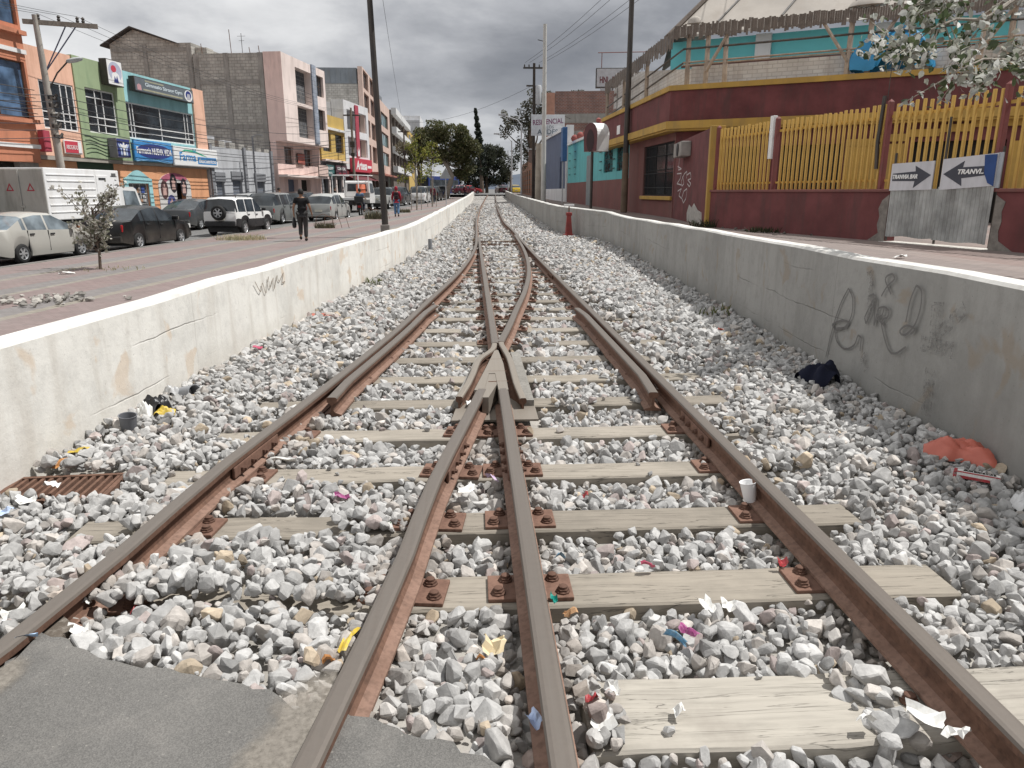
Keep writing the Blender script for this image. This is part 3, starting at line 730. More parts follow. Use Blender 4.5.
# switch stretcher rods
for y, lab in ((19.6, 'rusty stretcher rod across the switch rails, nearer of two'), (20.6, 'rusty stretcher rod across the switch rails, farther of two')):
    mb = MB(); mb.box(.02, 1.42, y-.025, y+.025, rail_z(y)-.12, rail_z(y)-.085); tag(mb.build('stretcher_rod', M_RUST), lab, 'rod')

# ================================================================== ballast stones
def hulls(n, k, seed, bevel=0):
    out = []; r_ = random.Random(seed)
    for _ in range(n):
        bm = bmesh.new()
        for _ in range(k):
            v = Vector((r_.gauss(0, 1), r_.gauss(0, 1), r_.gauss(0, 1))).normalized()
            # push towards a box so that faces come out flat and edges sharp
            m_ = max(abs(v.x), abs(v.y), abs(v.z)); v = v * (1-.62) + (v / m_) * .62 * .76
            v *= r_.uniform(.78, 1.12); bm.verts.new(v)
        res = bmesh.ops.convex_hull(bm, input=list(bm.verts))
        bmesh.ops.delete(bm, geom=[e for e in set(res['geom_interior'] + res['geom_unused']) if isinstance(e, bmesh.types.BMVert) and e.is_valid], context='VERTS')
        if bevel:
            bmesh.ops.dissolve_limit(bm, angle_limit=R(14), verts=list(bm.verts), edges=list(bm.edges))
            bmesh.ops.bevel(bm, geom=list(bm.edges), offset=bevel, segments=1, affect='EDGES', profile=.5, clamp_overlap=True)
            for v in bm.verts: v.co += Vector((r_.gauss(0, .012), r_.gauss(0, .012), r_.gauss(0, .012)))
        bmesh.ops.triangulate(bm, faces=list(bm.faces))
        bm.verts.index_update()
        out.append((np.array([v.co[:] for v in bm.verts]), np.array([[v.index for v in f.verts] for f in bm.faces]))); bm.free()
    return out
PA = np.array([(p[1], p[0]) for p in A_PATH]); PD = np.array([(p[1], p[0]) for p in D_PATH]); PB = np.array([(p[1], p[0]) for p in B_ALL]); PC = np.array([(p[1], p[0]) for p in C_ALL])
EDGE = np.array(sorted(edge)); LWA = np.array([(p[1], p[0]) for p in LW]); RWA = np.array([(p[1], p[0]) for p in RW]); RZ = np.vectorize(rail_z)
def scatter(y0, y1, sp, rmean, rmin, rmax, base, jit, keep=1.0, over=False):
    gx, gy = np.meshgrid(np.arange(-2.9, 4.2, sp), np.arange(y0, y1, sp*.92)); gx = gx + (np.arange(gx.shape[0]) % 2)[:, None]*sp*.5
    x = (gx + RNG.normal(0, sp*.26, gx.shape)).ravel(); y = (gy + RNG.normal(0, sp*.26, gy.shape)).ravel()
    m = (x > np.interp(y, LWA[:, 0], LWA[:, 1]) + .015) & (x < np.interp(y, RWA[:, 0], RWA[:, 1]) - .015)
    if keep < 1: m &= RNG.random(x.shape) < keep
    x, y = x[m], y[m]; r = np.clip(RNG.lognormal(math.log(rmean), .34, x.shape), rmin, rmax)
    m = y > np.interp(x, EDGE[:, 0], EDGE[:, 1]) + r*.55
    m &= ~((x > .2) & (x < .36 + .06*np.sin(y*23)) & (y < 1.55))                # bare soil beside the middle rail
    for P in ((PA, PD, PB, PC) if over else ()):
        d = np.abs(x - np.interp(y, P[:, 0], P[:, 1], left=99, right=99)); m &= d > .050 + r*.75
    for P, y0_, y1_ in ((np.array([(p[1], p[0]) for p in gA]), 4.5, 8.65), (np.array([(p[1], p[0]) for p in gD]), 4.55, 8.35)):
        d = np.abs(x - np.interp(y, P[:, 0], P[:, 1])); m &= (d > .05 + r*.75) | (y < y0_) | (not over) | (y > y1_)
    m &= ~((y > 4.2) & (y < 6.4) & (x > -.17 + (y-4.25)*.08) & (x < .45))
    m &= ~((x < -1.78) & (y > 3.35) & (y < 3.72) & (x > -2.36))                  # drain grate
    on_tie = np.zeros(x.shape, bool); bury = np.zeros(x.shape, bool)
    for (ty, x0, x1, hw, _b) in SLEEP: on_tie |= (np.abs(y-ty) < hw + r*np.where(RNG.random(x.shape) < .3, -.15, .5)) & (x > x0 - r*.5) & (x < x1 + r*.5)
    for (ty, a, b, hw) in GAPS: bury |= (np.abs(y-ty) < hw + .05) & (x > a) & (x < b)
    stray = RNG.random(x.shape) < (.018 if not over else .012)
    m &= (~on_tie) | bury | (stray & (r < .035))
    lift = np.where(on_tie & bury, .055, 0.0) + np.where(on_tie & ~bury & stray, .075, 0.0)
    x, y, r, lift = x[m], y[m], r[m], lift[m]
    # the bed is heaped a little outside the rails and dips between some sleepers
    und = .018*np.sin(x*4.1 + 1.3*np.sin(y*2.3)) * np.cos(y*3.3 + x)
    outer = np.clip((np.abs(x - .55) - .95)*.10, 0, .05)
    z = RZ(y) + base + jit*RNG.standard_normal(x.shape) + lift + und + outer + heap(x, y)
    z = np.where((lift > .06), RZ(y) - .145 + r*.5, z)
    return x, y, z, r
def stones(name, groups, nh, kv, seed, bevel=0):
    H = hulls(nh, kv, seed, bevel); V = []; F = []; T = []; base = 0
    for (x, y, z, r) in groups:
        n = len(x); which = RNG.integers(0, nh, n)
        q = RNG.standard_normal((n, 4)); q /= np.linalg.norm(q, axis=1)[:, None]
        a, b, c, d = q.T
        Rm = np.stack([1-2*(c*c+d*d), 2*(b*c-a*d), 2*(b*d+a*c), 2*(b*c+a*d), 1-2*(b*b+d*d), 2*(c*d-a*b), 2*(b*d-a*c), 2*(c*d+a*b), 1-2*(b*b+c*c)], 1).reshape(n, 3, 3)
        # flatten the stone in world z a little: they settle on their broad side
        Sc = np.stack([RNG.uniform(.85, 1.35, n), RNG.uniform(.7, 1.05, n), RNG.uniform(.55, .9, n)], 1) * r[:, None]
        pick = RNG.random(n)
        g = RNG.normal(.452, .07, n).clip(.26, .62)
        tone = np.stack([g*1.0, g*.985, g*.96], 1)
        mk = pick < .13; tone[mk] *= np.array([1.02, .96, .91])         # warm
        mk = (pick > .13) & (pick < .18); tone[mk] *= np.array([.84, .73, .71])   # purple
        mk = (pick > .18) & (pick < .26); tone[mk] *= .78                # dark
        mk = (pick > .27) & (pick < .295); tone[mk] *= np.array([.95, .80, .62])   # tan
        dr = np.min([np.abs(x - np.interp(y, P[:, 0], P[:, 1], left=99, right=99)) for P in (PA, PD, PB, PC)], axis=0); k_ = np.clip((.17-dr)/.10, 0, 1)[:, None]*RNG.uniform(.2, 1, (n, 1)); tone = tone*(1-k_*np.array([.12, .20, .27]))
        for h in range(nh):
            s = np.where(which == h)[0]
            if not len(s): continue
            hv, hf = H[h]; vv = np.einsum('nij,nkj->nki', Rm[s], hv[None] * Sc[s][:, None, :])
            vv += np.stack([x[s], y[s], z[s]], 1)[:, None, :]
            V.append(vv.reshape(-1, 3)); F.append((hf[None] + (np.arange(len(s))*len(hv))[:, None, None] + base).reshape(-1, 3)); base += len(s)*len(hv)
            tt = np.ones((len(s), len(hv), 4)); tt[:, :, :3] = tone[s][:, None, :]; T.append(tt.reshape(-1, 4))
    me = big_mesh(name, np.concatenate(V), faces_tri=np.concatenate(F)); set_tone(me, np.concatenate(T))
    return tag(link(name, me, M_STONE), kind='stuff')
def near_set(a, b): return [scatter(a, b, .044, .026, .013, .046, -.192, .007), scatter(a, b, .055, .029, .015, .050, -.172, .008, .72, True), scatter(a, b, .085, .036, .026, .058, -.165, .008, .30, True)]
stones('ballast', near_set(.95, 4.0), 30, 20, 5, .17)
stones('ballast', near_set(4.0, 6.2), 24, 20, 15, .12)
mid = [scatter(6.2, 15, .060, .036, .02, .06, -.198, .010), scatter(6.2, 15, .085, .042, .02, .06, -.178, .010, .5, True)]
stones('ballast', mid, 14, 22, 6)
far = [scatter(15, 33, .085, .052, .03, .08, -.185, .012), scatter(15, 33, .16, .06, .04, .09, -.165, .012, .3, True)]
stones('ballast', far, 8, 14, 8)
stones('ballast', [scatter(33, 62, .15, .085, .05, .12, -.19, .012)], 6, 10, 9)

# ================================================================== left-hand row of buildings
FP, FD = Vector((-19.3, 24.5)), Vector((.155, 1)); FL = FD.length; FA = math.atan2(FD.y, FD.x)
def fs(s): p = FP + FD/FL*s; return p
def left_frame(name, s0, label, cat, P=FP, D=FD, smid=None):
    Lg = D.length; p = P + D/Lg*s0; pm = P + D/Lg*(smid if smid is not None else s0)
    return empty(name, (p.x, p.y, road_z(pm.y)), math.atan2(D.y, D.x), label, cat)

def facade(parent, name, m, x0, x1, z0, z1, holes=(), y0=0.0, th=.22):
    """wall slab with rectangular openings and their reveals; front face at y0"""
    mb = MB(); xs = sorted({x0, x1, *[h[0] for h in holes], *[h[1] for h in holes]}); zs = sorted({z0, z1, *[h[2] for h in holes], *[h[3] for h in holes]})
    for a, b in zip(xs, xs[1:]):
        for c, d in zip(zs, zs[1:]):
            cx, cz = (a+b)/2, (c+d)/2
            if any(h[0] < cx < h[1] and h[2] < cz < h[3] for h in holes): continue
            mb.quad((a, y0, c), (b, y0, c), (b, y0, d), (a, y0, d))
    for h in holes:
        a, b, c, d = h[:4]; e = y0 + th
        mb.quad((a, y0, c), (a, y0, d), (a, e, d), (a, e, c)); mb.quad((b, y0, c), (b, e, c), (b, e, d), (b, y0, d))
        mb.quad((a, y0, d), (b, y0, d), (b, e, d), (a, e, d)); mb.quad((a, y0, c), (a, e, c), (b, e, c), (b, y0, c))
    e = y0 + th
    mb.quad((x0, y0, z0), (x0, y0, z1), (x0, e, z1), (x0, e, z0)); mb.quad((x1, y0, z0), (x1, e, z0), (x1, e, z1), (x1, y0, z1))
    mb.quad((x0, y0, z1), (x1, y0, z1), (x1, e, z1), (x0, e, z1)); mb.quad((x0, y0, z0), (x0, e, z0), (x1, e, z0), (x1, y0, z0))
    return mb.build(name, m, parent)
def window(parent, x0, x1, z0, z1, y, mf, mg=None, cols=2, rows=1, fw=.06, name='window', vs=None, hs=None):
    mb = MB(); d0, d1 = y, y + .07
    mb.box(x0, x1, d0, d1, z0, z0+fw); mb.box(x0, x1, d0, d1, z1-fw, z1); mb.box(x0, x0+fw, d0+.002, d1, z0+fw, z1-fw); mb.box(x1-fw, x1, d0+.002, d1, z0+fw, z1-fw)
    for k in (vs if vs is not None else [i/cols for i in range(1, cols)]): 
        x = x0 + (x1-x0)*k; mb.box(x-fw*.4, x+fw*.4, d0+.004, d1-.004, z0+fw, z1-fw)
    for k in (hs if hs is not None else [i/rows for i in range(1, rows)]): 
        z = z0 + (z1-z0)*k; mb.box(x0+fw, x1-fw, d0+.008, d1-.008, z-fw*.35, z+fw*.35)
    f = mb.build(name, mf, parent)
    g = MB(); g.box(x0+fw*.5, x1-fw*.5, y+.03, y+.04, z0+fw*.5, z1-fw*.5); g.build('pane', mg or M_GLASS, f); return f
def block(parent, name, m, x0, x1, y0, y1, z0, z1): return MB().box(x0, x1, y0, y1, z0, z1).build(name, m, parent)

P_ORANGE = mat('burnt_orange_plaster', (.54, .22, .13), .8, .18, .8, dirt=(.30, .13, .08)); P_PEACH = mat('peach_plaster', (.80, .49, .36), .8, .12, .8, dirt=(.50, .27, .18))
P_GREEN = mat('sage_green_plaster', (.32, .40, .24), .8, .12, .8, dirt=(.17, .25, .15)); P_BLUE = mat('aqua_plaster', (.33, .60, .63), .8, .1, .8, dirt=(.2, .4, .42))
P_ORANGE2 = mat('orange_plaster', (.74, .37, .20), .8, .12, .8, dirt=(.45, .22, .12)); P_DKGRN = mat('dark_green_plaster', (.05, .085, .055), .8, .2, 1)
P_GREY = mat('grey_plaster', (.48, .49, .51), .85, .12, .9, dirt=(.25, .25, .26)); P_GREYD = mat('dark_grey_plaster', (.22, .225, .24), .85, .15, .9)
P_PINK = mat('pink_plaster', (.76, .57, .52), .8, .1, .7, dirt=(.45, .32, .30)); P_CREAM = mat('cream_plaster', (.82, .70, .65), .8, .1, .7, dirt=(.5, .42, .38))
P_YEL = mat('yellow_plaster', (.56, .39, .12), .8, .15, .8, dirt=(.35, .25, .1)); P_WHITE = mat('white_plaster', (.68, .68, .69), .8, .1, .8, dirt=(.45, .45, .45))
P_RED = simple('red_sign_paint', (.50, .05, .06), .5); P_CRIMSON = simple('crimson_paint', (.42, .07, .10), .6)
P_BLOCK = brick_mat('grey_block_wall_side', (.54, .515, .47), (.42, .40, .365), (.31, .295, .275), 'yz', .42, .21, .022, grime=(.18, .17, .155))
P_BLOCKF = brick_mat('grey_block_wall_front', (.54, .515, .47), (.42, .40, .365), (.31, .295, .275), 'xz', .42, .21, .022, grime=(.18, .17, .155))
P_CONC = mat('raw_concrete', (.30, .285, .265), .9, .25, 1.5, dirt=(.13, .12, .11)); P_METSH = mat('grey_sheet_metal', (.22, .245, .27), .6, .2, .6, metal=.3, dirt=(.16, .15, .14))
P_TEAL = glass_mat('teal_glass', (.05, .16, .17), .1); P_BLUEG = glass_mat('blue_glass', (.07, .12, .20), .1); P_BROWNG = glass_mat('brown_window', (.10, .07, .06), .2)
P_STONE = brick_mat('dark_stone_cladding', (.12, .125, .135), (.08, .085, .095), (.30, .30, .30), 'xz', .55, .28, .02, var=.4)
P_TILEB = brick_mat('blue_tile_column', (.42, .47, .56), (.34, .39, .48), (.25, .28, .33), 'xz', .3, .3, .02)
W_FR = simple('white_frame', (.74, .74, .73), .5, var=.06); B_FR = simple('brown_frame', (.10, .07, .055), .5)
SHOP = simple('dark_interior', (.02, .018, .016), .9, var=.5)  # near-black panels stand in for the shade inside the openings
SHUT = simple('roller_shutter', (.20, .22, .26), .6, metal=.2)

# 1 burnt-orange building with blue glass at the edge of the picture
b = left_frame('apartment_building', -6.0, 'burnt orange building with white bands and blue glass windows at the left edge', 'building', smid=3)
off = 6.0; ox = 8.25 + off
block(b, 'wall', P_GREY, 0, ox, .35, 12, 0, 10.6)
facade(b, 'facade', P_ORANGE, 0, ox, 2.9, 10.6, [(.6, ox - .12, 4.62, 6.75), (.6, ox - .12, 8.1, 10.1)], -.25, .5)
for z in (3.55, 7.15): block(b, 'white_band', W_FR, -.02, ox+.03, -.32, -.252, z-.10, z+.06)
for z in (4.42, 7.75): block(b, 'ledge', P_ORANGE, -.05, ox+.08, -.42, -.253, z, z+.16)
for z0, z1 in ((4.62, 6.75), (8.1, 10.1)):
    window(b, .6, ox-.12, z0, z1, -.12, B_FR, P_BLUEG, 9, 1, .05)
block(b, 'column', mat('grey_stone_column', (.33, .31, .29), .9, .3, 2, dirt=(.18, .17, .16)), ox-1.1, ox-.05, -.15, .34, 0, 2.9)
block(b, 'shop_opening', SHOP, 0, ox-1.1, .1, .34, 1.6, 2.9); block(b, 'counter', P_GREY, 0, ox-1.1, -.1, .34, 0, 1.55)
mb = MB(); mb.box(-2, ox-1.15, -1.7, -.3, 2.05, 2.13); mb.build('awning', mat('grey_awning', (.33, .32, .31), .8, .3, 2), b)
# balcony rail of steel bars
mb = MB()
for z in (4.8, 5.1, 5.4, 5.7): mb.tube([(2, -.5, z), (ox-.1, -.5, z)], .015, 5)
mb.build('balcony_rail', M_DKMET, b)

# 2 pharmacy building: peach, green and aqua panels over an orange ground floor
b = left_frame('pharmacy_building', 8.3, 'two storey pharmacy with peach, sage green and aqua upper panels over orange ground floor', 'building', smid=15)
X = lambda s: s - 8.3
block(b, 'wall', P_ORANGE2, 0, X(22.6), .4, 14, 0, 7.25)
facade(b, 'peach_wall', P_PEACH, .02, X(11.35), 3.1, 7.4, [(X(9.1), X(11.25), 4.2, 6.15)], 0, .38)
facade(b, 'green_wall', P_GREEN, X(11.35), X(14.93), 3.1, 7.45, [(X(11.95), X(14.15), 4.25, 6.2)], -.06, .44)
facade(b, 'aqua_wall', P_BLUE, X(14.93), X(21.4), 5.95, 7.35, [], -.02, .40)
facade(b, 'aqua_wall', P_BLUE, X(14.93), X(21.4), 3.1, 5.95, [(X(14.95), X(21.35), 4.2, 5.93)], -.015, .39)
facade(b, 'peach_wall', P_PEACH, X(21.4), X(22.6), 3.1, 7.35, [], -.12, .50)
# overhang slab and ground floor
block(b, 'slab', mat('slab_concrete', (.36, .33, .29), .9, .2, 2), 0, X(22.6), -.05, .39, 2.93, 3.09)
facade(b, 'ground_floor_wall', P_ORANGE2, X(13.6), X(22.6), 0, 2.92, [(X(14.5), X(16.3), .5, 2.05), (X(18.95), X(19.9), 0, 2.1)], .12, .27)
facade(b, 'ground_floor_wall', P_DKGRN, X(11.0), X(13.58), 0, 2.92, [(X(11.6), X(12.9), 0, 2.2)], .13, .26)
facade(b, 'ground_floor_wall', P_ORANGE2, .02, X(10.98), 0, 2.92, [(X(9.0), X(10.5), 0, 2.3)], .14, .25)
for a, c, z in ((X(14.5), X(16.3), 2.05), (X(18.95), X(19.9), 2.1), (X(11.6), X(12.9), 2.2), (X(9.0), X(10.5), 2.3)): block(b, 'doorway', SHOP, a, c, .36, .395, 0, z)
# aqua arch round the shop window
outer = [(X(14.2), 0), (X(14.2), 2.25)] + [(X(14.2) + (X(16.6)-X(14.2))*t, 2.25 + .42*math.sin(math.pi*t)**1.6) for t in [i/14 for i in range(1, 14)]] + [(X(16.6), 2.25), (X(16.6), 0), (X(16.28), 0), (X(16.28), 2.03), (X(14.52), 2.03), (X(14.52), 0)]
flat_shape(b, 'window_arch', outer, .06, P_BLUE, .05)
window(b, X(14.52), X(16.28), .5, 2.03, .2, W_FR, glass_mat('shop_glass', (.16, .17, .18), .1), 3, 3, .04)
for k in range(26):
    pass
mb = MB()
for k in range(22):
    xx = X(14.6) + random.random()*1.45; z_ = .6 + random.choice((0, .48, .95)) ; mb.box(xx, xx+random.uniform(.1, .22), .18, .198, z_, z_ + random.uniform(.15, .36), random.randrange(4))
mb.build('posters', [simple('poster_white', (.6, .6, .6)), simple('poster_blue', (.06, .10, .30)), simple('poster_dark', (.03, .03, .035)), simple('poster_tan', (.45, .27, .18))], b)
def multi_window(x0, x1, z0, z1, vs, hs): return window(b, x0, x1, z0, z1, .03, W_FR, M_GLASS, fw=.07, vs=vs, hs=hs)
multi_window(X(9.1), X(11.25), 4.2, 6.15, [.34, .62, .8], [.2, .36]); multi_window(X(11.95), X(14.15), 4.25, 6.2, [.36, .60], [.2, .36, .80]); multi_window(X(14.95), X(21.35), 4.2, 5.93, [.06, .10, .48, .86, .91], [.18, .36])
# plaster waves on the green panel
mb = MB()
for k in range(5): mb.tube([(X(11.5)+t*.34, -.065, 3.3 + k*.17 + .10*math.sin(t*.9 + k*.3)) for t in range(10)], .018, 5)
mb.build('plaster_relief', P_DKGRN, b)
# mural of oval portraits beside the door
mural = flat_shape(b, 'mural', [(X(17.2), .2), (X(17.2), 1.9)] + [(X(18.85) - 1.65*math.cos(R(t)), 1.9 + .72*math.sin(R(t))) for t in range(15, 166, 10)] + [(X(20.5), 1.9), (X(20.5), .2), (X(19.9), .2), (X(19.9), 2.1), (X(18.95), 2.1), (X(18.95), .2)], .095, simple('mural_white', (.62, .60, .58)), .02)
flat_shape(mural, 'arch_band', [(X(18.85) - 1.65*math.cos(R(t)), 1.9 + .72*math.sin(R(t))) for t in range(35, 146, 10)] + [(X(18.85) - 1.2*math.cos(R(t)), 1.75 + .55*math.sin(R(t))) for t in range(140, 39, -10)], .090, simple('mural_pink', (.42, .12, .18)), .004)
for cx_, cz_, rx_, rz_, c_ in ((X(17.75), 1.72, .36, .5, (.10, .05, .05)), (X(18.7), 2.06, .36, .5, (.03, .025, .03)), (X(19.75), 1.85, .33, .5, (.05, .04, .05)), (X(18.35), .95, .44, .5, (.09, .10, .25))):
    o_ = flat_shape(mural, 'portrait_oval', disc_pts(cx_, cz_, rx_, rz_, 18), .086, simple('oval_%d' % int(cx_*10), c_), .004)
    flat_shape(o_, 'portrait_figure', [(cx_-.20, cz_-.32), (cx_-.15, cz_+.02), (cx_-.22, cz_+.12), (cx_-.05, cz_+.16), (cx_-.06, cz_+.30), (cx_+.06, cz_+.30), (cx_+.05, cz_+.16), (cx_+.22, cz_+.10), (cx_+.14, cz_), (cx_+.17, cz_-.32)], .080, simple('figure_%d' % int(cx_*10), (.55, .36, .32)), .004)

def sign_box(name, label, x0, x1, z0, z1, base, mface, medge=None, d=.16, y=-.09, wall=None):
    """sign standing on the left-hand facade; s coordinates; returns the root and its frame helpers"""
    sm = (x0+x1)/2; p = fs(sm); e = empty(name, (p.x, p.y, road_z(p.y)), FA, label, 'sign')
    mb = MB(); mb.bbox(x0-sm, x1-sm, y-d, y-.002, z0, z1, .015); mb.build('case', medge or M_DKMET, e)
    mb = MB(); mb.box(x0-sm+.04, x1-sm-.04, y-d-.012, y-d-.001, z0+.04, z1-.04); mb.build('face', mface, e); return e, y-d-.013, sm
WT = simple('sign_white', (.80, .80, .79), .5, var=.05); NV = simple('sign_navy', (.035, .05, .20), .5); SKY = simple('sign_blue', (.06, .27, .60), .5); GRN = simple('sign_green', (.05, .40, .24), .5); BKS = simple('sign_black', (.03, .03, .035), .5); RDS = simple('sign_red', (.55, .06, .09), .5)
e, y_, sm = sign_box('shop_sign', 'blue pharmacy banner reading Farmacia NUEVA VIDA under the long window', 15.0, 18.46, 3.12, 4.14, None, SKY, SKY, .08)
flat_shape(e, 'oval', disc_pts(.05, 3.62, 1.62, .36, 28), y_ - .004, NV, .004)
for k in range(3):
    for sg in (-1, 1): flat_shape(e, 'wave', [(-1.68 + t*.3, 3.62 + sg*(.40 + k*.035 + .05*math.sin(t*.6 + k))) for t in range(12)] + [(-1.68 + t*.3, 3.60 + sg*(.40 + k*.035 + .05*math.sin(t*.6 + k)) ) for t in range(11, -1, -1)], y_ - .003, simple('pale_wave', (.25, .50, .75)), .002)
lettering(e, 'Farmacia', -.93, y_ - .01, 3.64, 1.25, .33, WT, bold=.012); lettering(e, 'NUEVA VIDA', .72, y_ - .01, 3.62, 1.85, .32, WT, bold=.02)
e, y_, sm = sign_box('shop_sign', 'white pharmacy banner reading Farmadescuentos with blue block and green leaf', 18.5, 23.4, 2.95, 3.98, None, WT, WT, .10, -.13)
lettering(e, 'Farma', -1.0, y_ - .004, 3.46, 1.75, .46, SKY, bold=.02)
MB().box(.05, 2.25, y_-.006, y_-.001, 3.10, 3.50).build('blue_block', SKY, e); lettering(e, 'descuentos', 1.15, y_ - .012, 3.30, 2.0, .26, WT, bold=.015)
flat_shape(e, 'green_sweep', [(-1.9, 3.62), (-1.2, 3.76), (-.3, 3.72), (.6, 3.58), (1.2, 3.52), (.5, 3.68), (-.4, 3.84), (-1.3, 3.84)], y_ - .004, GRN, .003)
MB().box(-.42, -.08, y_-.006, y_-.001, 3.72, 3.80).box(-.42, -.34, y_-.006, y_-.001, 3.80, 3.92).box(-.16, -.08, y_-.006, y_-.001, 3.80, 3.92).box(-.34, -.16, y_-.005, y_-.001, 3.80, 3.84).build('emblem', simple('sign_teal', (.06, .33, .38)), e)
e, y_, sm = sign_box('shop_sign', 'dark framed long sign above the aqua panel with pale lettering and oval crest', 15.35, 20.95, 6.42, 7.12, None, simple('sign_slate', (.13, .15, .17)), None, .30)
lettering(e, 'Gimnasio Strong Gym', -.15, y_ - .004, 6.80, 3.5, .24, simple('sign_pale', (.60, .68, .72)), bold=.02)
MB().box(-2.1, 1.6, y_-.004, y_-.001, 6.52, 6.60).build('text_line', simple('sign_olive', (.36, .35, .25)), e); MB().box(-1.9, -.2, y_-.004, y_-.001, 6.96, 7.02).build('text_line', simple('sign_olive', (.36, .35, .25)), e)
o_ = flat_shape(e, 'crest', disc_pts(2.25, 6.76, .42, .30, 22), y_ - .004, WT, .003); flat_shape(o_, 'crest_ring', disc_pts(2.25, 6.80, .30, .22, 20), y_ - .008, NV, .003); flat_shape(o_, 'crest_figure', [(2.05, 6.56), (2.12, 6.86), (2.38, 6.86), (2.45, 6.56)], y_ - .012, simple('crest_grey', (.45, .45, .5)), .003)
o_ = flat_shape(e, 'portrait_figure', [(-2.6, 6.50), (-2.62, 6.72), (-2.45, 6.80), (-2.28, 6.74), (-2.25, 6.50)], y_ - .004, simple('sign_rose', (.52, .30, .32)), .003)
e, y_, sm = sign_box('hanging_sign', 'white square sign with round crest sticking out high on the green panel', 13.2, 14.4, 6.48, 7.62, None, WT, None, .35, -.08)
o_ = flat_shape(e, 'crest', disc_pts(0, 7.10, .50, .44, 24), y_ - .004, simple('crest_lilac', (.45, .47, .58)), .003); flat_shape(o_, 'crest_red', disc_pts(-.1, 7.22, .20, .16, 14), y_ - .008, RDS, .003)
flat_shape(o_, 'crest_figure', [(-.34, 6.62), (-.25, 7.0), (0, 7.12), (.25, 7.0), (.38, 6.62)], y_ - .008, WT, .003); flat_shape(o_, 'crest_mark', [(-.18, 6.62), (-.08, 6.92), (0, 6.75), (.1, 6.95), (.2, 6.62)], y_ - .012, NV, .003)
e, y_, sm = sign_box('hanging_sign', 'small blue square sign with white human figures low on the green panel', 13.1, 14.15, 3.22, 4.1, None, NV, simple('sign_side', (.25, .24, .27)), .42, -.08)
for dx, sc_, c_ in ((0, 1.0, WT), (-.22, .7, simple('sign_iceblue', (.45, .55, .75))), (.20, .7, simple('sign_iceblue', (.45, .55, .75)))):
    flat_shape(e, 'figure', [(dx-.10*sc_, 3.30), (dx-.06*sc_, 3.62*sc_ + 3.5*(1-sc_)), (dx-.30*sc_, 3.80), (dx-.27*sc_, 3.86), (dx-.05, 3.78), (dx-.06, 3.92*sc_ + 3.6*(1-sc_)), (dx+.06, 3.92*sc_ + 3.6*(1-sc_)), (dx+.05, 3.78), (dx+.27*sc_, 3.86), (dx+.30*sc_, 3.80), (dx+.06*sc_, 3.62*sc_ + 3.5*(1-sc_)), (dx+.10*sc_, 3.30)], y_ - .004 - (.003 if dx == 0 else 0), c_, .003)
e, y_, sm = sign_box('wall_sign', 'small red and white wall sign under the peach corner window', 10.0, 11.15, 3.28, 3.85, None, RDS, WT, .06, -.04)
lettering(e, 'ABOGADO', -.1, y_ - .004, 3.56, .75, .18, WT); MB().box(.30, .52, y_-.006, y_-.001, 3.33, 3.80).build('white_end', WT, e)
e, y_, sm = sign_box('wall_sign', 'narrow dark crimson vertical sign on the peach wall corner', 8.55, 8.95, 3.3, 4.15, None, P_CRIMSON, P_CRIMSON, .25, -.04)

# 3 grey single-storey house with stepped parapet
b = left_frame('grey_house', 22.7, 'low grey rendered house with stepped parapet, pilasters and three shuttered doors', 'house', smid=27)
X = lambda s: s - 22.7; Lh = X(32.2)
block(b, 'wall', P_GREYD, 0, Lh, .3, 13, 0, 3.4)
drs = [(X(23.4), X(24.4), 0, 2.1), (X(25.55), X(26.9), 0, 2.2), (X(28.9), X(30.4), 0, 2.15)]
facade(b, 'facade', P_GREY, 0, Lh, 0, 4.15, drs, 0, .28)
for a, c, _, h in drs:
    MB().box(a-.15, c+.15, -.07, -.003, h+.002, h+.55).build('lintel', P_GREYD, b); d_ = block(b, 'shutter', SHUT, a+.03, c-.03, .14, .19, 0, h-.02)
    mb = MB()
    for k in range(9): mb.box(a+.05, c-.05, .125, .139, .15+k*.22, .19+k*.22)
    mb.build('shutter_rib', P_GREYD, d_)
for s_ in (22.75, 27.3, 31.6): block(b, 'pilaster', P_GREYD, X(s_), X(s_)+.32, -.12, -.003, 0, 4.3)
for k, s_ in enumerate((23.0, 24.3, 25.7, 27.0, 28.3, 29.6, 30.9)): MB().box(X(s_), X(s_)+.78, .05, .32, 4.152, 4.58 - .03*k).build('parapet_block', P_BLOCKF, b)
mb = MB()
for k, s_ in enumerate((23.6, 25.2, 27.6, 29.9)): mb.bbox(X(s_), X(s_)+1.3, 1.4, 2.6, 4.0, 5.15 - .18*k, .05)
mb.build('rear_parapet', P_GREY, b)
MB().add([(X(23), 2.8, 4.3), (X(27.5), 2.8, 4.3), (X(27.5), 8, 6.2), (X(23), 8, 6.2)], [(0, 1, 2, 3)]).build('roof', simple('pale_roof_sheet', (.50, .50, .50)), b)

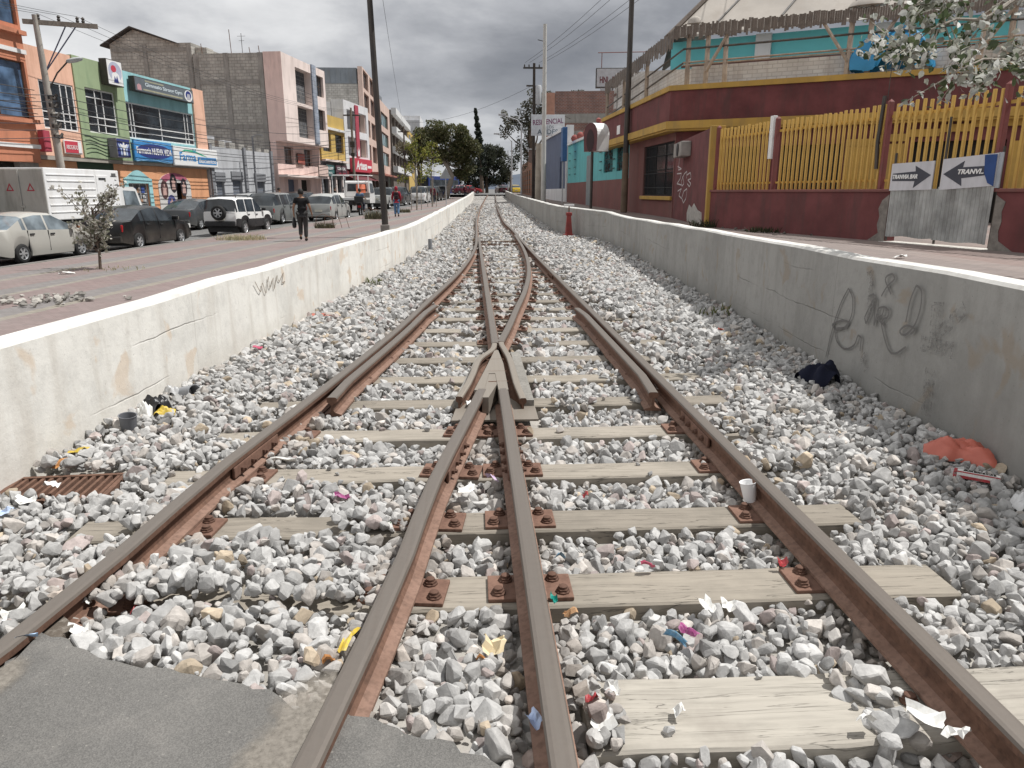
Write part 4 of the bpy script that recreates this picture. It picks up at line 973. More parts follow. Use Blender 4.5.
# 4 big unfinished grey block house with pink overhanging front
b = left_frame('block_house', 33.2, 'tall unfinished grey block house with pink overhanging street front', 'building', smid=37)
X = lambda s: s - 33.2; Wd = X(42.2)
D4 = 5.85
block(b, 'side_wall', P_BLOCK, 0, Wd, .6, D4, 0, 11.0)
mb = MB()                                        # concrete frame showing in the block side
for z in (2.95, 5.85, 8.9): mb.box(-.03, .2, .62, D4, z, z+.30)
for y_ in (.62, 3.2, 5.45): mb.box(-.035, .2, y_, y_+.36, 0, 11.02)
mb.build('concrete_frame', P_CONC, b)
facade(b, 'front_wall', P_PINK, .0, Wd, 0, 5.0, [(X(34.6), X(36.4), 3.4, 4.7), (X(38.6), X(40.4), 3.4, 4.7), (X(34.9), X(36.9), 0, 2.3), (X(37.6), X(39.6), 0, 2.3)], .1, .45)
block(b, 'shop_opening', simple('blue_grey_shutter', (.10, .12, .17)), X(34.9), X(36.9), .45, .5, 0, 2.3); block(b, 'shop_opening', SHOP, X(37.6), X(39.6), .45, .5, 0, 2.3)
block(b, 'awning', P_CREAM, .0, Wd, -.6, .09, 2.45, 2.62)
for a in (34.6, 38.6): window(b, X(a), X(a)+1.8, 3.4, 4.7, .3, B_FR, P_BROWNG, 2, 2)
ov = -.75                                        # upper floors lean out over the pavement
facade(b, 'upper_front', P_CREAM, 0, Wd, 5.0, 11.05, [(X(35.7), X(38.95), 5.42, 7.72), (X(35.7), X(38.95), 7.95, 10.42), (X(39.95), X(41.75), 6.3, 7.9), (X(39.95), X(41.75), 8.9, 10.5)], ov, 1.3)
block(b, 'upper_side', P_PINK, -.012, .0, ov, .58, 5.0, 11.06)
for z in (5.42, 7.95): block(b, 'balcony_back', P_STONE, X(35.72), X(38.93), ov+.55, ov+1.29, z, z+2.44 if z > 7 else z+2.28)
for z in (5.42, 7.95): mb = MB(); [mb.tube([(X(35.75), ov+.05, z+k), (X(38.9), ov+.05, z+k)], .018, 5) for k in (.3, .6, .9)]; mb.build('balcony_rail', M_DKMET, b)
block(b, 'tile_column', P_TILEB, X(38.97), X(39.85), ov-.12, ov-.003, 5.1, 11.1)
for z in (6.3, 8.9): window(b, X(39.95), X(41.75), z, z+1.6, ov+.2, B_FR, M_GLASS, 3, 2)
mb = MB()
for y_, h in ((3.0, 1.6), (1.6, .4), (.9, .5), (5.2, .7)): mb.tube([(.2, y_, 11), (.2, y_ + .05, 11 + h)], .025, 5)
mb.build('rebar', M_RUST, b)
# antenna
mb = MB(); mb.tube([(.5, 2.3, 11), (.5, 2.3, 12.4)], .02, 5); mb.tube([(.5, 2.0, 12.2), (.5, 2.6, 12.2)], .012, 5); mb.tube([(.5, 2.1, 11.9), (.5, 2.5, 11.9)], .012, 5); tag(world_child(mb, 'antenna', M_DKMET, empty('roof', (0, 0, 0))), None) if False else mb.build('antenna', M_DKMET, b)
e, y_, sm = sign_box('wall_sign', 'small red wall sign between the pink front windows', 36.75, 38.3, 3.45, 4.3, None, simple('brick_red_sign', (.42, .12, .09)), None, .06, .0)
e, y_, sm = sign_box('wall_sign', 'cream square sign at the end of the pink shop awning', 39.6, 41.9, 2.55, 3.5, None, simple('cream_sign', (.68, .52, .46)), None, .06, -.62)
# 4b gabled top of a block house behind
b = left_frame('gabled_house', 31.5, 'grey block house with low gable roof and chimney rising behind the pharmacy', 'house', smid=37)
block(b, 'wall', P_BLOCK, 1.7, 9, 5.9, 12.1, 0, 11.75)
mb = MB(); yy0, yy1, yr = 7.2, 12.1, 10.2
mb.add([(1.7, yy0, 11.75), (1.7, yy1, 11.75), (1.7, yr, 12.7), (9, yy0, 11.75), (9, yy1, 11.75), (9, yr, 12.7)], [(0, 1, 2), (3, 5, 4), (0, 2, 5, 3), (1, 4, 5, 2)]); mb.build('gable_wall', P_BLOCK, b)
mb = MB(); 
for a, c, za, zc_ in ((yy0-.4, yr, 11.62, 12.76), (yr, yy1+.5, 12.76, 11.55)):
    mb.add([(1.3, a, za), (9.3, a, za), (9.3, c, zc_), (1.3, c, zc_), (1.3, a, za+.10), (9.3, a, za+.10), (9.3, c, zc_+.10), (1.3, c, zc_+.10)], [(0, 1, 2, 3), (7, 6, 5, 4), (0, 4, 5, 1), (1, 5, 6, 2), (2, 6, 7, 3), (3, 7, 4, 0)])
mb.build('roof', mat('dark_roof_tiles', (.07, .06, .055), .9, .3, 3), b)
block(b, 'chimney', P_BLOCK, 2.2, 3.2, 5.0, 5.88, 10.9, 11.5)
mb = MB()
for z in (8.6, 11.2): mb.box(1.66, 1.699, 5.95, 12.0, z, z+.25)
for y_ in (5.95, 9.3): mb.box(1.65, 1.699, y_, y_+.3, 6, 11.7)
mb.build('concrete_frame', P_CONC, b)
block(b, 'window', SHOP, 1.67, 1.698, 6.5, 7.2, 8.0, 8.5)

# 5 yellow house
b = left_frame('yellow_house', 42.4, 'narrow ochre yellow two storey house with dark windows and cluttered shopfront', 'house', smid=45)
X = lambda s: s - 42.4; W5 = X(48.8)
block(b, 'wall', P_BLOCK, 0, W5, .4, 14, 0, 7.5)
facade(b, 'facade', P_YEL, 0, W5, 3.9, 7.8, [(.5, 2.6, 4.7, 6.3), (3.8, 6.0, 4.7, 6.3)], 0, .38)
facade(b, 'ground_floor_wall', P_GREYD, 0, W5, 0, 3.9, [(.4, 1.4, 0, 2.4), (1.9, 3.2, 0, 2.4), (3.7, 5.0, 0, 2.4), (5.3, 6.2, 0, 2.4)], .1, .28)
block(b, 'cornice', W_FR, -.02, W5, -.2, -.003, 6.55, 6.75); block(b, 'ledge', P_CREAM, -.02, W5, -.35, -.003, 3.85, 4.02)
for a in (.5, 3.8): window(b, a, a+2.1, 4.7, 6.3, .15, B_FR, M_GLASS, 3, 2)
for a, c in ((.4, 1.4), (1.9, 3.2), (3.7, 5.0), (5.3, 6.2)): block(b, 'doorway', SHOP, a, c, .33, .37, 0, 2.4)
for a in (1.45, 3.25, 5.05): block(b, 'column', P_CREAM, a, a+.25, -.05, .09, 0, 2.6)
e, y_, sm = sign_box('shop_sign', 'dark teal shop sign over the yellow house doors, left one', 42.7, 44.8, 2.6, 3.6, None, simple('sign_dark_teal', (.06, .16, .16)), None, .1, -.12)
lettering(e, 'CALZADO', 0, y_-.004, 3.3, 1.5, .24, WT, bold=.02); lettering(e, 'MODA', 0, y_-.004, 2.88, .9, .2, WT)
e, y_, sm = sign_box('shop_sign', 'dark maroon shop sign over the yellow house doors, right one', 45.2, 48.4, 2.6, 3.6, None, simple('sign_maroon', (.10, .045, .06)), None, .1, -.12)
lettering(e, 'COMERCIAL', 0, y_-.004, 3.3, 2.3, .26, WT, bold=.02); lettering(e, 'VARIEDADES', .2, y_-.004, 2.85, 1.9, .18, RDS)

# 6 white building with crimson banner
b = left_frame('white_building', 49.0, 'white three storey building with open balconies and a red shopfront', 'building', smid=53)
X = lambda s: s - 49.0; W6 = X(56.9)
block(b, 'wall', P_WHITE, 0, W6, 1.2, 14, 0, 9.3)
facade(b, 'facade', P_WHITE, 0, W6, 3.3, 9.5, [(.9, 3.6, 4.55, 6.3), (4.6, 7.2, 4.55, 6.3), (.9, 3.6, 6.95, 8.75), (4.6, 7.2, 6.95, 8.75)], 0, 1.15)
for z in (4.55, 6.95):
    for a in (.9, 4.6): block(b, 'balcony_back', P_GREY, a, a+2.65, .9, 1.12, z, z+1.75); window(b, a+.2, a+2.4, z, z+1.5, .8, B_FR, M_GLASS, 3, 1)
facade(b, 'ground_floor_wall', simple('dark_red_front', (.16, .03, .035)), 0, W6, 0, 3.28, [(.6, 3.2, 0, 2.3), (4.0, 7.0, 0, 2.3)], .1, 1.0)
for a, c in ((.6, 3.2), (4.0, 7.0)): block(b, 'shop_opening', SHOP, a, c, 1.0, 1.08, 0, 2.3)
MB().add([(.0, -.9, 2.3), (W6, -.9, 2.3), (W6, .08, 2.75), (0, .08, 2.75)], [(0, 1, 2, 3)]).build('awning', simple('dark_red_awning', (.12, .03, .035)), b)
e, y_, sm = sign_box('shop_sign', 'bright red shop sign with white script lettering on the white building', 50.0, 56.6, 3.05, 4.35, None, RDS, RDS, .25, -.03)
lettering(e, 'Artesa', -.4, y_-.004, 3.72, 3.6, .85, WT, shear=.25, bold=.035); MB().box(1.6, 3.0, y_-.006, y_-.001, 3.5, 3.75).build('flourish', WT, e)
e, y_, sm = sign_box('banner', 'tall crimson vertical banner hanging down the white building', 52.2, 53.3, 4.5, 9.35, None, P_CRIMSON, P_CRIMSON, .06, -.05)
flat_shape(e, 'emblem', [(-.3, 4.6), (-.35, 5.3), (-.1, 5.0), (0, 5.5), (.15, 5.1), (.35, 5.35), (.3, 4.6)], y_-.004, WT, .003)

# 7 brown/pink five storey house with grey metal top storey (street bends here)
P2, D2 = Vector((-10.85, 79.5)), Vector((-.012, 1))
b = left_frame('tall_house', 0.3, 'tall block house with pink bands, brown windows and grey metal top storey', 'building', P2, D2, 10)
block(b, 'side_wall', P_BLOCK, 0, 24, .5, 16, 0, 11.6)
block(b, 'top_storey', P_METSH, -.02, 23.9, .55, 16, 11.62, 13.1)
mb = MB()
for k in range(30): mb.box(-.045, -.021, .6+k*.52, .66+k*.52, 11.65, 13.05)
mb.build('sheet_rib', P_METSH, b)
hol = [(a, a+4.2, z, z+1.75) for z in (4.2, 6.7, 9.2, 11.35) for a in (.7, 6.2)]
facade(b, 'facade', P_PEACH if False else mat('salmon_bands', (.66, .50, .43), .8, .12, .8, dirt=(.42, .31, .27)), 0, 12.2, 3.1, 13.25, hol, 0, .45)
hol2 = [(13.2, 21.5, z, z+1.6) for z in (4.2, 6.5, 8.8)]
facade(b, 'facade', mat('salmon_bands', (.66, .42, .34)), 12.2, 24, 3.1, 11.6, hol2, -.35, .8)
for a, c, z, h in hol: window(b, a, c, z, h, .2, B_FR, P_BROWNG, 4, 1)
for a, c, z, h in hol2: window(b, a, c, z, h, -.2, B_FR, P_TEAL, 4, 1)
facade(b, 'ground_floor_wall', simple('brown_front', (.13, .09, .075)), 0, 24, 0, 3.1, [(1+k*3.8, 3.8+k*3.8, 0, 2.4) for k in range(6)], .1, .3)
for k in range(6): block(b, 'shop_opening', SHOP, 1+k*3.8, 3.8+k*3.8, .38, .43, 0, 2.4)
block(b, 'awning', simple('salmon_awning', (.42, .18, .14)), 0, 24, -1.2, -.38, 2.85, 3.05)
block(b, 'chimney', P_WHITE, 14.5, 15.6, 1, 2, 11.6, 13.0)
# 8 dark house with white balcony bands
b = left_frame('balcony_house', 31.0, 'dark four storey house with white balcony bands beyond the pink one', 'building', P2, D2, 45)
block(b, 'side_wall', mat('olive_grey_plaster', (.22, .23, .20), .85, .2, .7), 0, 30, .5, 14, 0, 11.9)
facade(b, 'facade', mat('brown_grey_plaster', (.17, .14, .12), .85, .2, .7), 0, 30, 0, 11.9, [(1+k*5.6, 5+k*5.6, z, z+1.7) for k in range(5) for z in (4.4, 7.0, 9.5)], 0, .45)
for z in (3.4, 6.1, 8.75, 11.3): block(b, 'white_band', W_FR, -.1, 30, -.7, -.003, z, z+.85)
for k in range(5):
    for z in (4.4, 7.0, 9.5): window(b, 1+k*5.6, 5+k*5.6, z, z+1.7, .2, B_FR, M_GLASS, 3, 1)
# 9 mustard house, 10 pale tower block
b = left_frame('mustard_house', 63.5, 'narrow mustard coloured house front far along the street', 'house', P2, D2, 70)
block(b, 'wall', P_YEL, 0, 16, 0, 12, 0, 11.5)
for z in (4, 6.6, 9.2): window(b, 2, 6, z, z+1.6, -.07, B_FR, M_GLASS, 2, 1); window(b, 9, 13, z, z+1.6, -.07, B_FR, M_GLASS, 2, 1)
b = left_frame('pale_tower', 96, 'blank pale grey tower wall above the mustard house, farthest on the left', 'building', P2, D2, 100)
block(b, 'wall', P_WHITE, 0, 14, -.6, 10, 0, 16.6); block(b, 'side_slab', P_GREY, -2, -.02, -.6, 6, 0, 15.5)
b = left_frame('shop_row', 80, 'low white shops at the far end of the street behind the street trees', 'building', P2, D2, 88)
facade(b, 'wall', P_WHITE, 0, 15.5, 0, 5.5, [(1+k*3.6, 3.6+k*3.6, 0, 2.6) for k in range(4)], -.3, .4)
for k in range(4): block(b, 'shop_opening', SHOP, 1+k*3.6, 3.6+k*3.6, .11, .2, 0, 2.6)
block(b, 'roof', P_GREY, 0, 15.5, .22, 9, 0, 5.6)

# ------------------------------------------------------------------ poles and wires on the left
wood = wood_mat('grey_pole_timber', (.24, .21, .18), 'z', (.12, .1, .09), .3)
pb = on_facade(66, 190, (FP.x + 1.0, FP.y - .155), FD); px_, py_ = pb.x, pb.y; pz = road_z(py_)
e = empty('utility_pole', (px_, py_, pz), FA, 'leaning concrete utility pole with wooden crossarm and street lamp before the peach wall', 'utility pole')
mb = MB(); mb.tube([(0, 0, 0), (-.18, -.02, 4.2), (-.36, -.04, 8.4)], [.17, .14, .10], 12); mb.build('pole', mat('pole_concrete', (.40, .37, .33), .9, .2, 2, dirt=(.24, .22, .2)), e)
AR = Matrix.Rotation(R(-62), 4, 'Z')
mb = MB(); mb.add([(x_*1.0, y_*1.0, z_) for x_, y_, z_ in [(-.45, -.06, 8.05), (2.15, -.06, 8.05), (2.15, .06, 8.05), (-.45, .06, 8.05), (-.45, -.06, 8.22), (2.15, -.06, 8.22), (2.15, .06, 8.22), (-.45, .06, 8.22)]], [(0, 3, 2, 1), (4, 5, 6, 7), (0, 1, 5, 4), (1, 2, 6, 5), (2, 3, 7, 6), (3, 0, 4, 7)], M=Matrix.Translation((-.34, -.04, 0)) @ AR)
arm = mb.build('crossarm', wood, e)
mb = MB()
for t in (1.0, 1.35): mb.tube([(-.34 + .1, -.04, 6.3), (AR @ Vector((t, 0, 0))) + Vector((-.34, -.04, 8.05))], .025, 6)
mb.build('brace', simple('blue_grey_steel', (.10, .11, .17)), e)
for t in (.2, .9, 1.55, 1.75):
    mb = MB(); mb.lathe([(.05, 0), (.07, .06), (.045, .10), (.07, .16), (.02, .22)], 10, M=Matrix.Translation((AR @ Vector((t-.1, 0, 0))) + Vector((-.34, -.04, 8.225)))); mb.build('insulator', M_DKMET, arm)
mb = MB(); mb.tube([(-.24, -.05, 5.6), (-.1, -.45, 6.3), (.12, -.8, 6.75)], .03, 7); lamp = mb.build('lamp_arm', M_DKMET, e)
mb = MB(); mb.lathe([(.02, -.34), (.13, -.26), (.17, 0), (.13, .24), (.03, .32)], 12, M=Matrix.Translation((.22, -1.05, 6.83)) @ Matrix.Rotation(R(75), 4, 'X') @ Matrix.Rotation(R(20), 4, 'Y') @ Matrix.Diagonal((1, .55, 1, 1))); mb.build('lamp_head', simple('lamp_grey', (.42, .44, .44)), lamp)
mb = MB()
for z in (3.8, 4.2, 4.6, 5.0, 5.3): mb.box(-.40, .06, -.19, -.10, z, z+.14); mb.tube([(-.2, -.2, z), (-.05, -.26, z+.2)], .05, 6)
mb.build('bracket', M_DKMET, e)
def pole_w(z): return Vector((px_, py_, pz)) + Matrix.Rotation(FA, 4, 'Z') @ Vector((-.18*z/4.2 , -.2, z))
def cable(name, a, b_, sag, rad, label, group):
    a, b_ = Vector(a), Vector(b_); mb = MB(); mb.tube([a.lerp(b_, t/14) - Vector((0, 0, sag*4*(t/14)*(1-t/14))) for t in range(15)], rad, 5)
    return tag(mb.build(name, simple('cable_black', (.05, .05, .055), .7), None), label, 'cable', group)
s1 = fs(23.9); s2 = fs(47.2)
pole2 = (fs(46.9).x + 1.3, fs(46.9).y, road_z(71))
for k, (z, zz_) in enumerate(((3.85, 3.3), (4.15, 3.75), (4.4, 4.05), (4.65, 4.35), (4.95, 4.7), (5.2, 5.1), (5.45, 5.6))):
    a = pole_w(z); back_ = a + Vector((-.155*16 - .6, -16, .25))
    cable('service_cable', back_, a, .5, .014, 'thin dark service cable strung left from the concrete pole across the facades', 'cables running off the pole to the left')
    cable('service_cable', a, (pole2[0], pole2[1], pole2[2] + zz_ + 1.0), .75 + .12*(k % 3), .016, 'thin dark service cable strung from the concrete pole along the pharmacy front', 'cables along the pharmacy front')
for k, t in enumerate((.2, .9, 1.55)):
    a = Vector((px_, py_, pz)) + Matrix.Rotation(FA, 4, 'Z') @ ((AR @ Vector((t-.1, 0, 0))) + Vector((-.34, -.04, 8.45)))
    cable('power_line', a, (pole2[0], pole2[1], pole2[2] + 8.2 + .1*k), .8, .008, 'thin power line from the crossarm to the next pole', 'power lines off the crossarm')
    cable('power_line', a + Vector((-4.5, -22, .4)), a, .7, .008, 'thin power line leaving the crossarm towards the left edge', 'power lines leaving left')
for (q, h, lab, rr) in (((pole2[0], pole2[1]), 8.6, 'brown timber pole with cable clutter before the yellow house', .12), ((-8.3, 96.0), 8.8, 'thin grey pole before the white balcony bands', .11), ((fs(26.9).x + .9, fs(26.9).y), 5.0, 'short grey lamp post standing before the low grey house', .07)):
    e = empty('utility_pole', (q[0], q[1], road_z(q[1])), 0, lab, 'utility pole')
    mb = MB(); mb.tube([(0, 0, 0), (.02, 0, h)], [rr*1.2, rr*.8], 9); mb.build('pole', wood if rr > .07 else P_GREYD, e)
    if rr > .1: mb = MB(); mb.box(-.7, .7, -.05, .05, h-.7, h-.58); mb.box(-.2, .2, -.2, .2, h-3.4, h-2.9); mb.box(-.16, .16, -.2, .2, h-4.2, h-3.9); mb.build('crossarm', M_DKMET, e)
    else: mb = MB(); mb.tube([(0, 0, h-.05), (.35, .0, h+.08), (.7, .0, h+.05)], .03, 6); mb.build('lamp_arm', P_GREYD, e)

# ================================================================== vehicles
M_TYRE = mat('tyre_rubber', (.022, .022, .022), .85, .3, 9, bmp=.2, bscale=90); M_RIM = mat('wheel_silver', (.50, .51, .52), .35, .15, 6, metal=.6)
M_CGLASS = glass_mat('car_glass', (.035, .042, .048), .05); M_CGLASSL = glass_mat('car_glass_light', (.16, .19, .21), .06)
M_TAIL = mat('tail_light_red', (.36, .012, .015), .2, .2, 8, bmp=0); M_LAMP = mat('head_light', (.62, .63, .62), .15, .1, 8, bmp=0); M_TRIM = mat('black_trim', (.03, .03, .032), .6, .3, 8)
M_PLATE_C = mat('number_plate', (.62, .60, .52), .5, .1, 8, bmp=0)
def lerp_pts(P, x):
    if x <= P[0][0]: return P[0][1]
    for a, b in zip(P, P[1:]):
        if x <= b[0]: return a[1] + (b[1]-a[1])*(x-a[0])/(b[0]-a[0])
    return P[-1][1]
WHEELS = {}
def wheel_meshes(r, wd):
    if (r, wd) in WHEELS: return WHEELS[(r, wd)]
    X90 = Matrix.Rotation(R(-90), 4, 'X') @ Matrix.Diagonal((1, 1, -1, 1)) @ Matrix.Diagonal((1, 1, -1, 1)); t = MB()
    t.lathe([(r*.62, -wd/2), (r*.86, -wd/2), (r*.97, -wd*.38), (r, -wd*.2), (r, wd*.2), (r*.97, wd*.38), (r*.86, wd/2), (r*.62, wd/2)], 22, M=X90, cap=False)
    t.lathe([(r*.62, wd*.0), (r*.02, wd*.0)], 22, M=X90, cap=False)
    ty = t.mesh('tyre'); ty.materials.append(M_TYRE)
    q = MB(); q.lathe([(r*.66, -wd*.46), (r*.60, -wd*.50), (r*.56, -wd*.40), (r*.54, -wd*.12)], 22, M=X90, cap=False); q.lathe([(.001, -wd*.47), (r*.17, -wd*.47), (r*.19, -wd*.40), (r*.19, -wd*.1)], 12, M=X90, cap=False)
    for k in range(6):
        a = 2*math.pi*k/6; Mr = X90 @ Matrix.Rotation(a, 4, 'Z'); q.add([(r*.12, -r*.075, -wd*.44), (r*.6, -r*.11, -wd*.42), (r*.6, r*.11, -wd*.42), (r*.12, r*.075, -wd*.44), (r*.12, -r*.075, -wd*.3), (r*.6, -r*.11, -wd*.28), (r*.6, r*.11, -wd*.28), (r*.12, r*.075, -wd*.3)], [(0, 1, 2, 3), (7, 6, 5, 4), (0, 4, 5, 1), (2, 6, 7, 3)], M=Mr)
    ri = q.mesh('rim'); ri.materials.append(M_RIM); WHEELS[(r, wd)] = (ty, ri); return ty, ri
def add_wheels(root, xs, half, r, wd=.20):
    ty, ri = wheel_meshes(r, wd)
    for x in xs:
        for sd in (-1, 1):
            o = link('wheel', ty, parent=root); o.location = (x, sd*(half - wd*.5), r); 
            if sd > 0: o.rotation_euler = (0, 0, math.pi)
            q = link('rim', ri, parent=o)

def car(label, pos, ang, Lc, Wc, belt, roof, cowl, roofs, wheels, wr, paint, group=None, gnd=.20, pillars=(), cat='car', name='parked_car', sill_mat=None, glass=None, tum=.80, lower=None, nose=.86, tail_h=(.62, .86), head=True, seams=(), rear_drop=0.0, detail=True, lamps_low=True):
    """x forward, y left.  belt: (x, z) line of hood, window sill and boot.  roofs: (x, z) outline of the cabin"""
    root = empty(name, (pos[0], pos[1], pos[2]), ang, label, cat, group)
    hl_ = Lc/2; hw = Wc/2
    keys = {-hl_, -hl_+.05, -hl_+.16, -hl_+.35, hl_-.42, hl_-.2, hl_-.07, hl_}
    for x, _ in belt: keys.add(x)
    for x, _ in roofs: keys.add(x)
    for wx_ in wheels:
        for k in range(-6, 7): keys.add(wx_ + (wr+.06)*math.sin(R(k*15)))
    for p in pillars: keys.add(p-.035); keys.add(p+.035)
    xs = [x for x in sorted(keys) if -hl_-1e-6 <= x <= hl_+1e-6]
    xs = [x for i, x in enumerate(xs) if i == 0 or x - xs[i-1] > .008]
    rx0, rx1 = roofs[0][0], roofs[-1][0]
    def ring(x):
        e = min(x + hl_, hl_ - x); pl = 1 - (1-nose)*max(0, 1 - e/.55)**2.0
        if e < .12: pl -= .05*(1 - e/.12)
        w_ = hw*pl; zb = gnd + (.10*(1 - e/.4) if e < .4 else 0)
        arch = 0
        for wx_ in wheels:
            d = abs(x - wx_); rr = wr + .055
            if d < rr: arch = max(arch, wr + math.sqrt(max(0, rr*rr - d*d)) )
        zs = max(zb, arch*.985 if arch else 0)
        zt = lerp_pts(belt, x)
        if e < .1: zt -= .10*(1 - e/.1)**2
        zr = lerp_pts(roofs, x) if rx0 <= x <= rx1 else zt
        has = zr > zt + .02
        wr_ = w_*tum if has else w_*.90
        k = min(1, (zr - zt)/.5) if has else 0
        wt = w_*.965
        zm = zs + (zt - zs)*.55
        P = [(0, max(zb, .2)), (w_*.80, max(zb, .2)), (w_*.955, zs), (w_*.99, max(zs + .02, min(zm, zs+.16))), (w_, max(zs+.03, zm)), (wt, zt)]
        if has: P += [(wt + (wr_-wt)*k*.98, max(zt+.012, zr - .075*k)), (wr_*.86, zr - .012*k), (0, zr + .03*k)]
        else: P += [(w_*.90, zt + .022), (w_*.6, zt + .045), (0, zt + .055)]
        return P, has, zr - zt
    RG = [ring(x) for x in xs]; npt = len(RG[0][0])
    body = MB(); panes = {}
    vs = []
    for x, (P, h, d) in zip(xs, RG):
        vs += [(x, y_, z_) for y_, z_ in P] + [(x, -y_, z_) for y_, z_ in P[::-1][1:-1]]
    n = 2*npt - 2
    fb = []; fg = {}; fl = []
    for i in range(len(xs)-1):
        xm = (xs[i]+xs[i+1])/2; d = (RG[i][2] + RG[i+1][2])/2
        rise = abs(lerp_pts(roofs, xs[i+1]) - lerp_pts(roofs, xs[i])) / max(1e-6, xs[i+1]-xs[i]) if rx0 <= xm <= rx1 else 0
        screen = rx0 < xm < rx1 and rise > .32 and d > .03
        pil = any(abs(xm-p) < .036 for p in pillars)
        for j in range(n):
            a, b_ = i*n + j, i*n + (j+1) % n; f = (a, b_, b_ + n, a + n)
            jj = j if j < npt-1 else n - 1 - j            # mirrored band index
            if jj == 5 and not pil and d > .10 and rx0 < xm < rx1 and not (screen and d < .30): fg.setdefault('side', []).append(f)
            elif jj >= 6 and screen: fg.setdefault('front' if xm > (rx0+rx1)/2 else 'rear', []).append(f)
            elif lower and jj <= 3 and sill_mat: fl.append(f)
            else: fb.append(f)
    ends = [tuple(range(n-1, -1, -1)), tuple(range((len(xs)-1)*n, len(xs)*n))]
    def sub(name_, faces, m, smooth=48):
        used = sorted({i for f in faces for i in f}); mp_ = {u: k for k, u in enumerate(used)}
        mb = MB(); mb.add([vs[u] for u in used], [tuple(mp_[i] for i in f) for f in faces]); return mb.build(name_, m, root, sharp=smooth)
    sub('body', fb + ends, paint)
    if fl: sub('lower_trim', fl, sill_mat)
    for k, f in fg.items():
        if k == 'side':
            sub('side_window', [q for q in f if (vs[q[0]][1] + vs[q[2]][1]) > 0], glass or M_CGLASS); sub('side_window', [q for q in f if (vs[q[0]][1] + vs[q[2]][1]) <= 0], glass or M_CGLASS)
        else: sub('windscreen' if k == 'front' else 'rear_window', f, glass or M_CGLASS)
    # dark underside
    MB().box(-hl_+.25, hl_-.25, -hw*.78, hw*.78, .17, max(.22, gnd+.03)).build('underbody', M_TRIM, root)
    add_wheels(root, wheels, hw - .01, wr)
    if not detail: return root
    # bumpers, lights, plates, mirrors, handles, seams
    for sx, nm in ((-1, 'rear_bumper'), (1, 'front_bumper')):
        mb = MB(); mb.bbox(sx*hl_ - .07, sx*hl_ + .07, -hw*.84, hw*.84, gnd+.07, gnd+.30, .05); mb.build(nm, lower or paint, root)
    for sd in (-1, 1):
        mb = MB(); mb.bbox(-hl_+.035, -hl_+.24, min(sd*hw*.55, sd*hw*.875), max(sd*hw*.55, sd*hw*.875), tail_h[0], tail_h[1], .03); mb.build('tail_light', M_TAIL, root)
        if head:
            mb = MB(); mb.bbox(hl_-.24, hl_+.01, min(sd*hw*.55, sd*hw*.86), max(sd*hw*.55, sd*hw*.86), .58, .74, .02); mb.build('headlight', M_LAMP, root)
        mx = cowl - .18; zt = lerp_pts(belt, mx); mb = MB(); mb.bbox(mx-.05, mx+.07, min(sd*hw*.95, sd*(hw+.15)), max(sd*hw*.95, sd*(hw+.15)), zt+.03, zt+.17, .03); mb.build('wing_mirror', M_TRIM if sill_mat else paint, root)
        for k, sxm in enumerate(seams):
            mb = MB(); zt = lerp_pts(belt, sxm); mb.box(sxm-.006, sxm+.006, min(sd*hw*.90, sd*hw*1.002), max(sd*hw*.90, sd*hw*1.002), gnd+.12, zt - .01); mb.build('door_seam', M_TRIM, root)
            if k < len(seams)-1:
                hx = seams[k] + .16 if True else 0; zt = lerp_pts(belt, hx); mb = MB(); mb.bbox(hx-.09, hx+.09, min(sd*hw*.985, sd*hw*1.02), max(sd*hw*.985, sd*hw*1.02), zt-.14, zt-.095, .012); mb.build('door_handle', M_TRIM, root)
    MB().box(-hl_-.078, -hl_-.03, -.22, .22, gnd+.34, gnd+.46).build('number_plate', M_PLATE_C, root)
    return root

SANG = math.atan2(1, .155)          # street heading
def spot(near_mid, width, ang, ud=0.0):
    """centre of a car whose kerb-side wheels touch the road at near_mid"""
    p = Vector((near_mid[0] - math.sin(ang)*-1*0, near_mid[1])); lft = Vector((-math.sin(ang), math.cos(ang)))
    c = p + lft*(width/2 - .06); return (c.x, c.y, road_z(c.y))
def sedan(label, pos, ang, paint, **k):
    a = dict(Lc=4.25, Wc=1.70, belt=[(-2.13, .93), (-1.5, .98), (-.7, .95), (.85, .90), (1.15, .92), (1.7, .82), (2.13, .66)], roof=1.44, cowl=1.05,
             roofs=[(-1.68, 1.0), (-1.0, 1.36), (-.45, 1.45), (.25, 1.43), (1.18, .93)], wheels=(-1.27, 1.28), wr=.29, pillars=(-.95, -.12), seams=(-.95, -.12, .93), paint=paint)
    a.update(k); return car(label, pos, ang, **a)
def hatch(label, pos, ang, paint, **k):
    a = dict(Lc=3.95, Wc=1.68, belt=[(-1.97, .96), (-1.2, .99), (.75, .93), (1.1, .95), (1.6, .84), (1.97, .66)], roof=1.5, cowl=1.0,
             roofs=[(-1.93, .98), (-1.55, 1.38), (-1.15, 1.49), (.1, 1.50), (1.12, .96)], wheels=(-1.22, 1.24), wr=.29, pillars=(-1.15, -.15), seams=(-1.05, -.15, .85), paint=paint)
    a.update(k); return car(label, pos, ang, **a)
def wagon(label, pos, ang, paint, **k):
    a = dict(Lc=4.6, Wc=1.8, belt=[(-2.3, 1.0), (-1.4, 1.05), (.95, 1.0), (1.3, 1.0), (1.95, .92), (2.3, .74)], roof=1.7, cowl=1.2,
             roofs=[(-2.24, 1.02), (-1.95, 1.50), (-1.6, 1.68), (.2, 1.70), (1.30, 1.02)], wheels=(-1.38, 1.42), wr=.33, pillars=(-1.35, -.25), seams=(-1.2, -.25, .95), paint=paint)
    a.update(k); return car(label, pos, ang, **a)

